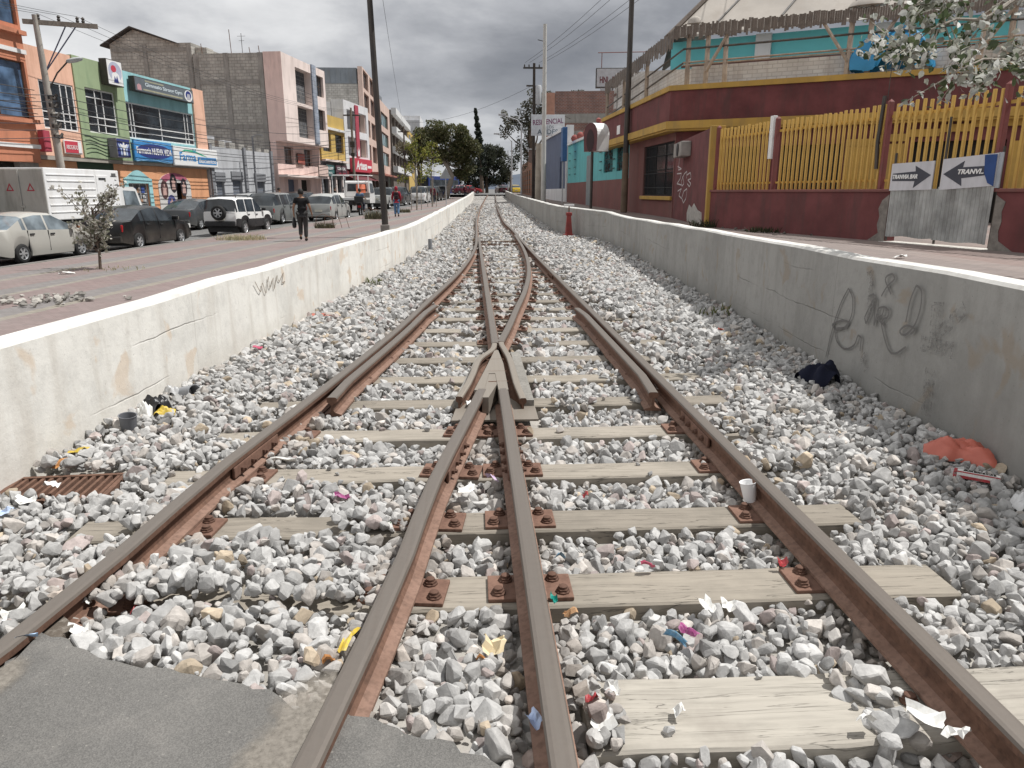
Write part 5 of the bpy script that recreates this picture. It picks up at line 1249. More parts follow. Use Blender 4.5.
PT = lambda n, c, **k: paint_mat(n, c, **k)
p_ch = PT('champagne_paint', (.43, .42, .385)); p_bk = PT('black_paint', (.008, .008, .009), coat=.25); p_dg = PT('dark_grey_paint', (.06, .065, .07)); p_wh = PT('white_car_paint', (.74, .74, .73)); p_mg = PT('mid_grey_paint', (.17, .18, .18)); p_sv = PT('silver_paint', (.36, .37, .36)); p_rd = PT('red_paint', (.40, .025, .03)); p_db = PT('dark_blue_paint', (.02, .03, .09)); p_ye = PT('yellow_paint', (.62, .42, .03)); p_mar = PT('maroon_paint', (.12, .015, .03))
a0 = SANG + R(-1.5)
sedan('champagne silver car with black bumper cut off by the left edge', spot((-11.42, 20.95), 1.68, a0), a0, p_ch, Lc=4.2, wheels=(-1.22, 1.26), lower=M_TRIM, glass=M_CGLASSL, head=False).scale = (.88,)*3
a1 = SANG
sedan('glossy black sedan with red tail lights parked behind the sapling', spot((-10.18, 25.1), 1.7, a1), a1, p_bk, Lc=4.35, wheels=(-1.36, 1.28)).scale = (.92,)*3
sedan('dark grey sedan standing in the second row beside the white jeep', (-12.75, 35.6, road_z(35.6)), a1, p_dg).scale = (.92,)*3
# white jeep
aj = SANG + R(1.0); pj = spot((-8.85, 31.5), 1.68, aj)
j = car('white jeep with black lower body, roof rails and spare wheel on the back', pj, aj, 3.95, 1.68, [(-1.97, 1.06), (.65, 1.02), (.95, 1.03), (1.6, 1.0), (1.97, .80)], 1.66, .9,
        [(-1.96, 1.08), (-1.86, 1.60), (-1.6, 1.68), (.05, 1.68), (.88, 1.05)], (-1.24, 1.24), .34, p_wh, gnd=.36, pillars=(-1.80, -1.02, -.12), sill_mat=M_TRIM, lower=M_TRIM, tum=.86, nose=.94, tail_h=(.72, .98), seams=(-.98, -.12, .78))
ty, ri = wheel_meshes(.33, .20)
sw = link('spare_wheel', ty, parent=j); sw.location = (-2.10, -.02, 1.02); sw.rotation_euler = (0, 0, R(-90)); link('rim', ri, parent=sw)
for sd in (-1, 1): mb = MB(); mb.tube([(-1.5, sd*.58, 1.68), (-1.45, sd*.58, 1.76), (-.3, sd*.58, 1.77), (-.2, sd*.58, 1.69)], .022, 6); mb.build('roof_rail', M_TRIM, j)
j.scale = (.88,)*3
for x_ in (-1.1, -.55): mb = MB(); mb.tube([(x_, -.6, 1.765), (x_, .6, 1.765)], .018, 6); mb.build('cross_bar', M_TRIM, j)
wagon('grey minivan with wide rear window parked beyond the white jeep', (-10.25, 40.2, road_z(40.2)), SANG, p_mg, roofs=[(-2.26, 1.0), (-2.0, 1.5), (-1.75, 1.66), (.2, 1.68), (1.35, 1.02)]).scale = (.92,)*3
sedan('light grey car hidden behind the jeep and the minivan', (-12.6, 44.0, road_z(44)), SANG, PT('pale_grey_paint', (.45, .46, .46)))
as_ = math.atan2(1, .11)
hatch('silver hatchback parked past the man in black', spot((-7.35, 43.3), 1.7, as_), as_, p_sv, Lc=4.2, wheels=(-1.3, 1.3), belt=[(-2.1, .98), (-1.2, 1.0), (.75, .94), (1.2, .96), (1.7, .84), (2.1, .68)], roofs=[(-2.06, 1.0), (-1.7, 1.42), (-1.2, 1.56), (.1, 1.56), (1.22, .97)]).scale = (.93,)*3
# white box truck
at_ = SANG; tp = Vector((-15.0, 27.6)); lft = Vector((-math.sin(at_), math.cos(at_))); fw = Vector((math.cos(at_), math.sin(at_))); tc_ = tp + lft*1.0
t = empty('box_truck', (tc_.x, tc_.y, road_z(29)), at_, 'white box truck with grey shaded rear doors and red warning triangles', 'truck')
M_BOX = mat('white_box_panel', (.84, .84, .84), .5, .06, 1.2, dirt=(.66, .64, .61)); M_RD = mat('shaded_box_door', (.56, .54, .49), .6, .1, 1.2, dirt=(.28, .26, .22))  # rear doors greyed: the dimmer light on that face is put into the colour
mb = MB(); mb.bbox(0, 4.55, -1.0, 1.0, .78, 2.72, .03); mb.build('box', M_BOX, t)
mb = MB()
for z in (1.05, 1.32, 1.62, 1.92, 2.22, 2.45): mb.bbox(.12, 2.9, -1.022, -.998, z, z+.045, .008)
mb.build('side_rib', M_BOX, t)
for sd in (-1, 1):
    d_ = MB().bbox(-.03, -.002, sd*.50-.485, sd*.50+.485, .86, 2.66, .01).build('rear_door', M_RD, t)
    tri = MB(); cy = sd*.42; tri.add([(-.036, cy-.16, 1.86), (-.036, cy+.16, 1.86), (-.036, cy, 2.16), (-.036, cy-.09, 1.90), (-.036, cy+.09, 1.90), (-.036, cy, 2.07)], [(0, 1, 4, 3), (1, 2, 5, 4), (2, 0, 3, 5)]); tri.build('warning_triangle', RDS, d_)
mb = MB(); mb.tube([(-.05, .02, .95), (-.05, .02, 2.6)], .018, 6); mb.bbox(-.08, -.03, -.1, .1, 1.25, 1.33, .01); mb.build('door_bar', M_RD, t)
d_ = MB().bbox(3.0, 3.75, -1.016, -.998, .9, 2.5, .01).build('side_door', M_BOX, t); MB().box(3.15, 3.6, -1.03, -1.017, 2.32, 2.40).build('vent', M_TRIM, d_)
mb = MB()
for k in range(34): xx = 3.95 + random.random()*.5; z_ = random.choice((2.45, 2.3, 2.1, 1.7, 1.5, 1.3, 1.1)) ; mb.box(xx, xx+random.uniform(.03, .09), -1.006, -1.001, z_, z_+random.uniform(.02, .06))
mb.box(4.05, 4.35, -1.006, -1.001, 2.45, 2.6); mb.build('faded_lettering', simple('faded_print', (.12, .12, .12)), t)
MB().box(-.05, 6.1, -.42, .42, .5, .76).build('chassis', M_TRIM, t)
mb = MB(); mb.bbox(-.12, 0, -.95, .95, .5, .72, .02); mb.build('rear_bumper', M_TRIM, t)
cab = MB(); pr = [(4.62, .55), (6.25, .55), (6.32, .95), (6.22, 1.25), (5.95, 1.95), (5.75, 2.05), (4.7, 2.05), (4.62, 1.95)]
cab.add([(x, sd*(.92 if z < 1.3 else .84), z) for sd in (-1, 1) for x, z in pr], [tuple(range(7, -1, -1)), tuple(range(8, 16))] + [(i, (i+1) % 8, 8+(i+1) % 8, 8+i) for i in range(8)]); cab.build('cab', p_wh, t)
for sd in (-1, 1):
    mb = MB(); yw = sd*.885; mb.add([(4.95, sd*.925, 1.22), (6.02, sd*.925, 1.22), (5.85, sd*.86, 1.86), (4.95, sd*.86, 1.9)], [(0, 1, 2, 3)]); mb.build('side_window', M_CGLASSL, t)
MB().add([(6.235, -.8, 1.27), (6.235, .8, 1.27), (5.99, .74, 1.93), (5.99, -.74, 1.93)], [(0, 1, 2, 3)]).build('windscreen', M_CGLASS, t)
add_wheels(t, (1.1, 5.4), .95, .40, .24); t.scale = (.94,)*3
# white flatbed truck with rack and orange drum
ap = math.atan2(1, .10); pp = Vector((-7.9, 53.9))
t = empty('flatbed_truck', (pp.x - .95, pp.y, road_z(56)), ap, 'white flatbed truck with a pipe rack and an orange drum on its bed', 'truck')
mb = MB(); mb.bbox(-.2, 3.0, -.95, .95, .85, 1.02, .02); mb.build('bed', p_wh, t)
for sd in (-1, 1): mb = MB(); mb.bbox(-.2, 3.0, sd*.95-.02, sd*.95+.02, 1.02, 1.35, .01); mb.build('side_board', PT('rack_black', (.05, .05, .05)) if sd < 0 else p_wh, t)
mb = MB()
for sd in (-1, 1): mb.tube([(-.1, sd*.92, 1.0), (-.1, sd*.92, 2.55), (4.4, sd*.9, 2.6)], .035, 6); mb.tube([(2.9, sd*.92, 1.0), (2.9, sd*.92, 2.58)], .03, 6)
mb.tube([(-.1, -.92, 2.55), (-.1, .92, 2.55)], .035, 6); mb.build('rack', W_FR, t)
cab = MB(); pr = [(3.1, .6), (4.75, .6), (4.82, 1.0), (4.70, 1.35), (4.40, 2.12), (4.2, 2.22), (3.2, 2.22), (3.1, 2.1)]
cab.add([(x, sd*(.95 if z < 1.4 else .87), z) for sd in (-1, 1) for x, z in pr], [tuple(range(7, -1, -1)), tuple(range(8, 16))] + [(i, (i+1) % 8, 8+(i+1) % 8, 8+i) for i in range(8)]); cab.build('cab', p_wh, t)
for sd in (-1, 1): MB().add([(3.45, sd*.957, 1.36), (4.5, sd*.957, 1.36), (4.30, sd*.895, 2.02), (3.45, sd*.895, 2.05)], [(0, 1, 2, 3)]).build('side_window', M_CGLASS, t)
MB().add([(3.09, -.75, 1.45), (3.09, .75, 1.45), (3.09, .7, 2.0), (3.09, -.7, 2.0)], [(0, 1, 2, 3)]).build('rear_window', M_CGLASS, t)
MB().box(-.1, 4.7, -.4, .4, .5, .84).build('chassis', M_TRIM, t); add_wheels(t, (.75, 3.9), .93, .38, .22)
Mw = Matrix.Translation(t.location) @ Matrix.Rotation(ap, 4, 'Z'); q = Mw @ Vector((2.45, -.45, 1.025))
mb = MB(); mb.lathe([(.30, 0), (.34, .03), (.34, .28), (.36, .30), (.34, .32), (.34, .58), (.36, .60), (.34, .62), (.34, .88), (.30, .92)], 18, M=Matrix.Translation(q)); tag(mb.build('drum', simple('orange_drum', (.55, .14, .07), .5)), 'orange plastic drum standing on the white truck bed', 'drum')
# pickup and cars farther up the street
def pickup(label, pos, ang, paint):
    r_ = car(label, pos, ang, 4.9, 1.78, [(-2.45, 1.05), (-.25, 1.05), (1.2, 1.02), (1.5, 1.02), (2.1, .98), (2.45, .8)], 1.7, 1.3, [(-.32, 1.07), (-.15, 1.60), (.1, 1.70), (.75, 1.70), (1.4, 1.04)], (-1.45, 1.55), .36, paint, gnd=.40, pillars=(), cat='pickup', name='pickup_truck', seams=(-.2, 1.1), tail_h=(.68, 1.0)); return r_
a2 = math.atan2(1, .085)
pickup('grey pickup with tailgate towards the camera beside the man in red', (-7.35, 62.5, road_z(62.5)), a2, p_sv)
wagon('dark grey off-road car behind the grey pickup', (-6.9, 72.0, road_z(72)), a2, p_dg)
hatch('small dark car hidden between the minivan and the silver hatchback', (-11.2, 50.5, road_z(50.5)), a2, p_bk, detail=False)
wagon('white van with dark rear window behind the young street trees', (-5.45, 80.5, road_z(80.5)), a2, p_wh)
wagon('black off-road car beyond the white van', (-4.55, 90.0, road_z(90)), a2, p_bk)
wagon('dark blue off-road car next to the leaning tree trunk', (-3.9, 98.5, road_z(98.5)), a2, p_db)
hatch('dark maroon car at the far end of the parked row', (-1.2, 111.5, .97), R(30), p_mar).scale = (.85,)*3
sedan('red car crossing the tracks at the far end of the wall', (-.2, 117.0, 1.02), R(5), p_rd).scale = (.85,)*3
sedan('yellow taxi waiting on the far street to the right', (7.3, 128.0, .98), R(95), p_ye)
sedan('maroon car beside the yellow taxi on the far street', (5.2, 131.0, 1.0), R(100), p_mar)
wagon('pale van on the far street between the maroon car and the taxi', (9.4, 131.5, 1.0), R(95), p_sv)
# blue bus
bq = (-5.2, 119.0, road_z(119)); b = empty('bus', bq, R(60), 'dark blue bus behind the parked cars under the big tree', 'bus')
mb = MB(); mb.bbox(-4.5, 4.5, -1.2, 1.2, .4, 3.0, .12); mb.build('body', PT('bus_blue', (.025, .05, .20)), b)
for sd in (-1, 1): MB().box(-4.2, 4.2, min(sd*1.2, sd*1.21), max(sd*1.2, sd*1.21), 1.55, 2.5).build('side_window', M_CGLASS, b)
MB().box(-4.52, -4.501, -1.05, 1.05, 1.5, 2.6).build('rear_window', M_CGLASS, b); mb = MB(); mb.bbox(-4.4, 4.4, -1.1, 1.1, 3.0, 3.12, .03); mb.build('roof', W_FR, b)
add_wheels(b, (-2.8, 2.8), 1.15, .48, .26)

# ================================================================== people
def skin_mesh(joints, edges, sub=2):
    """joints: name -> (x, y, z, radius)"""
    names = list(joints); me = bpy.data.meshes.new('skin'); me.from_pydata([joints[k][:3] for k in names], [(names.index(a), names.index(b)) for a, b in edges], [])
    o = bpy.data.objects.new('skin', me); COL.objects.link(o)
    md = o.modifiers.new('s', 'SKIN'); md.use_smooth_shade = True
    for i, k in enumerate(names):
        rr = joints[k][3]; me.skin_vertices[0].data[i].radius = rr if isinstance(rr, tuple) else (rr, rr)
    me.skin_vertices[0].data[0].use_root = True
    sd = o.modifiers.new('d', 'SUBSURF'); sd.levels = sub; sd.render_levels = sub
    dg = bpy.context.evaluated_depsgraph_get(); res = bpy.data.meshes.new_from_object(o.evaluated_get(dg)); bpy.data.objects.remove(o); return res
SKIN = simple('skin_brown', (.30, .17, .11), .6, var=.08); HAIR = simple('black_hair', (.012, .010, .009), .7)
def person(label, pos, ang, shirt, trousers, shoes, J, height=1.72, hood=None, group=None, sleeves='short'):
    root = empty('person', pos, ang, label, 'person', group); k = height/1.72
    base = {'pelvis': (0, 0, .95, .115), 'waist': (0, .01, 1.08, .105), 'chest': (0, .0, 1.27, .125), 'collar': (0, -.005, 1.41, .085), 'neck': (0, .005, 1.47, .052), 'jaw': (0, .02, 1.545, .066), 'skull': (0, .0, 1.63, .088),
            'nose': (0, .125, 1.585, .012),
            'shl': (-.165, -.01, 1.39, .06), 'shr': (.165, -.01, 1.39, .06), 'ell': (-.235, -.04, 1.12, .042), 'elr': (.235, -.04, 1.12, .042), 'wrl': (-.245, .04, .89, .028), 'wrr': (.245, .04, .89, .028),
            'hal': (-.245, .06, .82, .036), 'har': (.245, .06, .82, .036), 'hil': (-.095, 0, .90, .095), 'hir': (.095, 0, .90, .095), 'knl': (-.10, .02, .50, .06), 'knr': (.10, .02, .50, .06), 'anl': (-.10, -.02, .09, .042), 'anr': (.10, -.02, .09, .042), 'tol': (-.11, .13, .035, .035), 'tor': (.11, .13, .035, .035)}
    for n_, v in J.items(): base[n_] = tuple(v) + (base[n_][3],) if len(v) == 3 else v
    for sd, h_, w_ in (('l', 'hal', 'wrl'), ('r', 'har', 'wrr')):                  # fingers and thumb rooted in the palm
        hv = Vector(base[h_][:3]); d = (hv - Vector(base[w_][:3])).normalized(); sgn = -1 if sd == 'l' else 1
        for f in range(4):
            o_ = Vector((0, (f-1.5)*.019, 0)); l1 = (.045, .052, .05, .038)[f]
            p1 = hv + d*.035 + o_; p2 = p1 + d*l1 + Vector((-sgn*.008, .004, 0)); p3 = p2 + d*.028 + Vector((-sgn*.018, 0, 0))
            for i, p_ in enumerate((p1, p2, p3)): base[f'f{sd}{f}{i}'] = (*p_, .0095)
        t1 = hv + Vector((0, .036, .005)); t2 = t1 + d*.04 + Vector((-sgn*.012, .014, 0)); base[f't{sd}0'] = (*t1, .011); base[f't{sd}1'] = (*t2, .010)
    ed = [('pelvis', 'waist'), ('waist', 'chest'), ('chest', 'collar'), ('collar', 'neck'), ('neck', 'jaw'), ('jaw', 'skull'), ('jaw', 'nose'), ('collar', 'shl'), ('collar', 'shr'), ('shl', 'ell'), ('ell', 'wrl'), ('wrl', 'hal'), ('shr', 'elr'), ('elr', 'wrr'), ('wrr', 'har'), ('pelvis', 'hil'), ('pelvis', 'hir'), ('hil', 'knl'), ('knl', 'anl'), ('anl', 'tol'), ('hir', 'knr'), ('knr', 'anr'), ('anr', 'tor')]
    for sd, h_ in (('l', 'hal'), ('r', 'har')):
        for f in range(4): ed += [(h_, f'f{sd}{f}0'), (f'f{sd}{f}0', f'f{sd}{f}1'), (f'f{sd}{f}1', f'f{sd}{f}2')]
        ed += [(h_, f't{sd}0'), (f't{sd}0', f't{sd}1')]
    sc_ = {n_: (v[0]*k, v[1]*k, v[2]*k, v[3]*k) for n_, v in base.items()}
    link('body', skin_mesh(sc_, ed, 2), SKIN, root)
    def cloth(name, keys, edges, grow, m, ends={}):
        d = {}
        for n_ in keys: v = sc_[n_]; d[n_] = (v[0], v[1], v[2], v[3] + grow*k)
        for n_, (a_, b_, t_, r_) in ends.items():
            va, vb = Vector(sc_[a_][:3]), Vector(sc_[b_][:3]); p_ = va.lerp(vb, t_); d[n_] = (*p_, r_*k)
        return link(name, skin_mesh(d, edges, 2), m, root)
    if sleeves == 'short':
        cloth('shirt', ('pelvis', 'waist', 'chest', 'collar', 'shl', 'shr'), [('hem', 'pelvis'), ('pelvis', 'waist'), ('waist', 'chest'), ('chest', 'collar'), ('collar', 'shl'), ('collar', 'shr'), ('shl', 'cl'), ('shr', 'cr')], .026, shirt, {'cl': ('shl', 'ell', .62, .075), 'cr': ('shr', 'elr', .62, .075), 'hem': ('waist', 'pelvis', 1.5, .135)})
    else:
        cloth('jacket', ('pelvis', 'waist', 'chest', 'collar', 'shl', 'shr', 'ell', 'elr'), [('hem', 'pelvis'), ('pelvis', 'waist'), ('waist', 'chest'), ('chest', 'collar'), ('collar', 'shl'), ('collar', 'shr'), ('shl', 'ell'), ('shr', 'elr'), ('ell', 'cl'), ('elr', 'cr')], .032, shirt, {'cl': ('ell', 'wrl', .92, .046), 'cr': ('elr', 'wrr', .92, .046), 'hem': ('waist', 'pelvis', 1.5, .14)})
    cloth('trousers', ('pelvis', 'hil', 'hir', 'knl', 'knr'), [('pelvis', 'hil'), ('pelvis', 'hir'), ('hil', 'knl'), ('hir', 'knr'), ('knl', 'cl'), ('knr', 'cr')], .022, trousers, {'cl': ('knl', 'anl', .93, .068), 'cr': ('knr', 'anr', .93, .068)})
    for a_, t_ in (('anl', 'tol'), ('anr', 'tor')):
        va, vt = Vector(sc_[a_][:3]), Vector(sc_[t_][:3]); d = (vt-va); d.z = 0; d.normalize(); heel = va - d*.05; heel.z = va.z - .045
        link('shoe', skin_mesh({'a': (*(va + Vector((0, 0, -.01))), .052*k), 'h': (*heel, .042*k), 't': (*vt, .043*k)}, [('a', 'h'), ('a', 't')], 2), shoes, root)
    s_ = sc_['skull']
    hm = MB(); hm.lathe([(.002, .115), (.05, .108), (.088, .07), (.104, .015), (.103, -.03), (.092, -.07)], 16, M=Matrix.Translation((s_[0], s_[1]-.018, s_[2]+.002)) @ Matrix.Diagonal((.93*k, 1.05*k, k, 1)), cap=False); hm.build('hair', hood or HAIR, root)
    if hood: link('hood', skin_mesh({'a': (s_[0], s_[1]-.03, s_[2]+.01, .125), 'b': (s_[0], s_[1]-.03, s_[2]-.13, .115)}, [('a', 'b')], 2), hood, root)
    for sd in (-1, 1):
        mb = MB(); mb.lathe([(.001, -.012), (.022, -.008), (.03, 0), (.022, .008), (.001, .012)], 10, M=Matrix.Translation((s_[0]+sd*.088*k, s_[1]+.005, s_[2]-.045)) @ Matrix.Rotation(R(90), 4, 'Y')); mb.build('ear', SKIN, root)
        mb = MB(); mb.lathe([(.001, -.012), (.012, 0), (.001, .012)], 8, M=Matrix.Translation((s_[0]+sd*.033*k, s_[1]+.082*k, s_[2]-.018)) @ Matrix.Rotation(R(90), 4, 'X')); mb.build('eye', HAIR, root)
    mb = MB(); mb.box(-.026, .026, s_[1]+.080*k, s_[1]+.094*k, s_[2]-.115*k, s_[2]-.105*k); mb.build('mouth', simple('lip_brown', (.20, .08, .07)), root)
    return root, sc_
CL_BLK = simple('black_cotton', (.012, .012, .013), .95, var=.3); CL_GR = mat('charcoal_trousers', (.050, .048, .047), .95, .35, 6); CL_SHOE = simple('dark_shoe', (.02, .018, .016), .6); CL_RED = mat('red_jacket', (.30, .018, .035), .9, .25, 7); CL_JEAN = mat('blue_jeans', (.11, .20, .34), .9, .3, 8); CL_DRED = mat('dark_red_jacket', (.13, .018, .03), .9, .25, 7); CL_NAVY = simple('navy_cloth', (.025, .03, .05), .9); CL_BLUES = mat('blue_shirt', (.11, .18, .30), .9, .25, 7)
mp_ = (-5.78, 25.9, pave_z(25.9))
WALK = dict(shl=(-.175, -.005, 1.39), shr=(.175, -.01, 1.39), ell=(-.26, -.09, 1.14), wrl=(-.275, .0, .91), hal=(-.275, .03, .845), elr=(.265, .0, 1.14), wrr=(.30, .14, .94), har=(.305, .17, .88), knl=(-.09, .13, .52), anl=(-.09, -.04, .16), tol=(-.10, .08, .06), knr=(.09, .05, .49), anr=(.08, .02, .085), tor=(.09, .16, .035))
m_, js = person('man in black T-shirt and dark trousers walking away with a bag', mp_, R(6), CL_BLK, CL_GR, CL_SHOE, WALK)
Mw = Matrix.Translation(mp_) @ Matrix.Rotation(R(6), 4, 'Z'); h_ = Mw @ Vector((-.285, .05, .76))
mb = MB(); mb.lathe([(.02, .06), (.05, .02), (.10, -.08), (.12, -.20), (.10, -.30), (.03, -.33)], 12, M=Matrix.Translation(h_) @ Matrix.Diagonal((.6, 1.05, 1, 1))); mb.tube([h_ + Vector((0, -.03, .04)), h_ + Vector((0, 0, .10)), h_ + Vector((0, .03, .04))], .008, 6); tag(mb.build('bag', simple('black_plastic_bag', (.02, .02, .022), .35)), 'black bag hanging from the left hand of the man in black', 'bag')
rp_ = (-4.39, 44.3, pave_z(44.3))
person('man in red hooded jacket and blue jeans walking on the pavement', rp_, R(4), CL_RED, CL_JEAN, CL_SHOE, dict(knl=(-.09, .10, .52), anl=(-.09, .0, .10), tol=(-.1, .13, .04), knr=(.09, .02, .5), anr=(.09, -.10, .12), tor=(.1, .03, .04), wrl=(-.25, .08, .92), hal=(-.25, .1, .85)), 1.72, hood=CL_RED, sleeves='long')
Mr = Matrix.Translation(rp_) @ Matrix.Rotation(R(4), 4, 'Z'); mb = MB(); mb.bbox(-.13, .13, -.33, -.17, 1.02, 1.42, .05, M=Mr); mb.bbox(-.10, .10, -.38, -.32, 1.05, 1.24, .03, M=Mr); tag(mb.build('backpack', simple('dark_backpack', (.03, .015, .02), .8)), 'dark backpack on the man in the red hooded jacket', 'backpack')
person('person in dark red jacket standing by the white van', (-3.75, 73.5, pave_z(73.5)), R(20), CL_DRED, CL_NAVY, CL_SHOE, {}, 1.7, sleeves='long')
person('person in maroon clothes at the end of the left wall', (-.85, 101.5, pave_z(101.5)), R(200), CL_DRED, CL_NAVY, CL_SHOE, {}, 1.7, sleeves='long')
# motorcycle with rider
mp2 = (-7.05, 48.2, road_z(48.2)); am = R(92)
bk = empty('motorcycle', mp2, am, 'dark motorcycle standing behind the silver hatchback', 'motorcycle')
for x_ in (-.62, .62):
    o_ = link('wheel', wheel_meshes(.29, .11)[0], parent=bk); o_.location = (x_, 0, .29); q = link('rim', wheel_meshes(.29, .11)[1], parent=o_)
mb = MB(); mb.bbox(-.35, .35, -.13, .13, .35, .68, .06); mb.bbox(-.05, .40, -.15, .15, .72, .95, .07); mb.tube([(.62, 0, .29), (.40, 0, .98)], .035, 8); mb.tube([(-.62, 0, .29), (.1, 0, .5)], .03, 8); mb.build('frame', M_TRIM, bk)
mb = MB(); mb.bbox(-.75, .02, -.14, .14, .72, .84, .05); mb.build('saddle', M_BLACK, bk)
mb = MB(); mb.tube([(.30, -.36, 1.05), (.40, -.12, 1.02), (.40, .12, 1.02), (.30, .36, 1.05)], .018, 6); mb.build('handlebar', M_DKMET, bk)
mb = MB(); mb.bbox(-.95, -.72, -.28, .28, .85, 1.25, .04); mb.build('luggage_box', M_TRIM, bk); mb = MB(); mb.bbox(-.80, -.74, -.1, .1, .55, .68, .02); mb.build('tail_light', M_TAIL, bk)
person('rider in blue shirt sitting on the dark motorcycle', (mp2[0], mp2[1] - .18, mp2[2]), 0, CL_BLUES, CL_NAVY, CL_SHOE, dict(pelvis=(0, 0, .93), hil=(-.11, .02, .90), hir=(.11, .02, .90), knl=(-.20, .40, .72), knr=(.20, .40, .72), anl=(-.20, .22, .34), anr=(.20, .22, .34), tol=(-.21, .36, .28), tor=(.21, .36, .28), ell=(-.27, .12, 1.15), elr=(.27, .12, 1.15), wrl=(-.33, .40, 1.08), wrr=(.33, .40, 1.08), hal=(-.34, .47, 1.07), har=(.34, .47, 1.07)), 1.7)
# people at the shop fronts, seen above the car roofs
for (s_, o_, col, lab) in ((40.6, 1.6, CL_BLK, 'person in black by the blue-grey shutter of the pink house'), (43.3, 1.5, CL_NAVY, 'person in navy before the yellow house'), (46.0, 1.5, simple('white_shirt', (.6, .6, .6), .9), 'person in white before the yellow house'), (30.0, 1.2, CL_BLK, 'person in black by the grey house shutters')):
    p = fs(s_); nrm = Vector((FD.y, -FD.x))/FL*o_; person(lab, (p.x + nrm.x, p.y + nrm.y, road_z(p.y) + .02), R(-80), col, CL_NAVY, CL_SHOE, {}, 1.68)

# ================================================================== right-hand side
MAROON = mat('maroon_wall_paint', (.15, .048, .048), .9, .3, 1.6, dirt=(.075, .045, .042), bmp=.4); MAROON2 = mat('dull_maroon_paint', (.185, .075, .068), .85, .2, .8, dirt=(.13, .08, .07))
OCHRE = mat('ochre_paint', (.46, .285, .065), .75, .18, 1.2, dirt=(.26, .18, .08)); OCHRE_B = mat('yellow_bar_paint', (.55, .345, .085), .6, .22, 2.5, dirt=(.34, .23, .08))
TURQ = mat('turquoise_paint', (.12, .42, .44), .8, .12, .8, dirt=(.10, .30, .31)); TURQ2 = mat('bright_turquoise_paint', (.17, .58, .62), .8, .1, .8)
BRICKW = brick_mat('whitewashed_brick', (.80, .79, .77), (.70, .68, .66), (.58, .56, .54), 'xz', .30, .12, .014, var=.25, grime=(.36, .30, .27)); BRICKR = brick_mat('red_brick', (.32, .13, .095), (.24, .10, .08), (.30, .26, .24), 'xz', .26, .11, .02, var=.4, grime=(.16, .10, .09))
GREYB = mat('beige_sheet', (.40, .365, .325), .8, .15, .7, dirt=(.33, .29, .25)); SPLINT = wood_mat('splintered_boards', (.185, .155, .135), 'z', (.09, .075, .065), .4); POSTW = wood_mat('pale_post_timber', (.40, .33, .27), 'z', (.20, .16, .13), .35)
M_IRON = mat('black_ironwork', (.015, .015, .016), .6, .3, 8)

def frame2(name, P, Q, z, label, cat, group=None):
    """local x runs from P to Q (left to right as seen from the track), local y goes into the plot"""
    d = Vector(Q) - Vector(P); return empty(name, (P[0], P[1], z), math.atan2(d.y, d.x), label, cat, group), d.length
C0 = Vector((6.72, 24.9)); A_END = Vector((6.42, 35.6)); B_DIR = Vector((.865, -.502)); B_END = C0 + B_DIR*16
ZG = .43
# corner building: street wing (face A) and courtyard wing (face B)
b, LA = frame2('corner_building', A_END, C0, ZG, 'maroon corner building with yellow cornices and a barred street window', 'building')
rel = lambda p: (Matrix.Rotation(-b.rotation_euler.z, 4, 'Z') @ (Vector((p[0], p[1], 0)) - Vector((A_END.x, A_END.y, 0))))
wx1 = LA - .1; wx0 = LA - 4.0
facade(b, 'street_wall', MAROON2, 4.3, LA, 0, 2.75, [(wx0, wx1, .72, 2.5)], 0, .3)
block(b, 'window_back', SHOP, wx0, wx1, .26, .29, .72, 2.5)
wf = window(b, wx0, wx1, .72, 2.5, .1, M_IRON, M_GLASS, 3, 2, .05)
mb = MB()
for k in range(26): x_ = wx0 + .06 + (wx1-wx0-.12)*k/25; mb.tube([(x_, .04, .74), (x_, .04, 2.48)], .011, 5)
for z in (1.0, 1.5, 2.1): mb.tube([(wx0+.03, .04, z), (wx1-.03, .04, z)], .012, 5)
mb.build('window_bars', M_IRON, wf)
mb = MB(); mb.bbox(wx0-.1, wx1+.05, -.09, -.003, .58, .71, .02); mb.build('sill', OCHRE, b)
Bq = rel(B_END); C_l = rel(C0); bd = (Bq - C_l).normalized(); bn = Vector((-bd.y, bd.x, 0)); 
if bn.y < 0: bn = -bn
def band(name, m, z0, z1, outset, x0=0, inset=.0):
    """a strip that follows both faces of the corner"""
    mb = MB(); sw = Vector((0, -1, 0)); n2 = -bn
    k = (sw + n2).normalized(); k = k / k.dot(sw)
    pts = [Vector((x0, 0, 0)) + sw*outset, C_l + k*outset, Bq + n2*outset]; ins = [Vector((x0, 0, 0)) - sw*.25, C_l - k*.25, Bq - n2*.25]
    for i in range(2):
        a, c, d, e = pts[i], pts[i+1], ins[i+1], ins[i]
        vs = [Vector((p.x, p.y, z0)) for p in (a, c, d, e)] + [Vector((p.x, p.y, z1)) for p in (a, c, d, e)]
        mb.add(vs, [(0, 1, 5, 4), (4, 5, 6, 7), (3, 2, 1, 0), (0, 4, 7, 3), (1, 2, 6, 5)])
    return mb.build(name, m, b)
band('parapet', MAROON, 3.06, 3.98, .30); band('cornice', OCHRE, 2.82, 3.055, .42); band('cornice_step', OCHRE, 2.755, 2.817, .36); band('parapet_cap', OCHRE, 3.985, 4.14, .36)
MBt = Matrix.Translation(C_l) @ Matrix.Rotation(math.atan2(bd.y, bd.x), 4, 'Z')
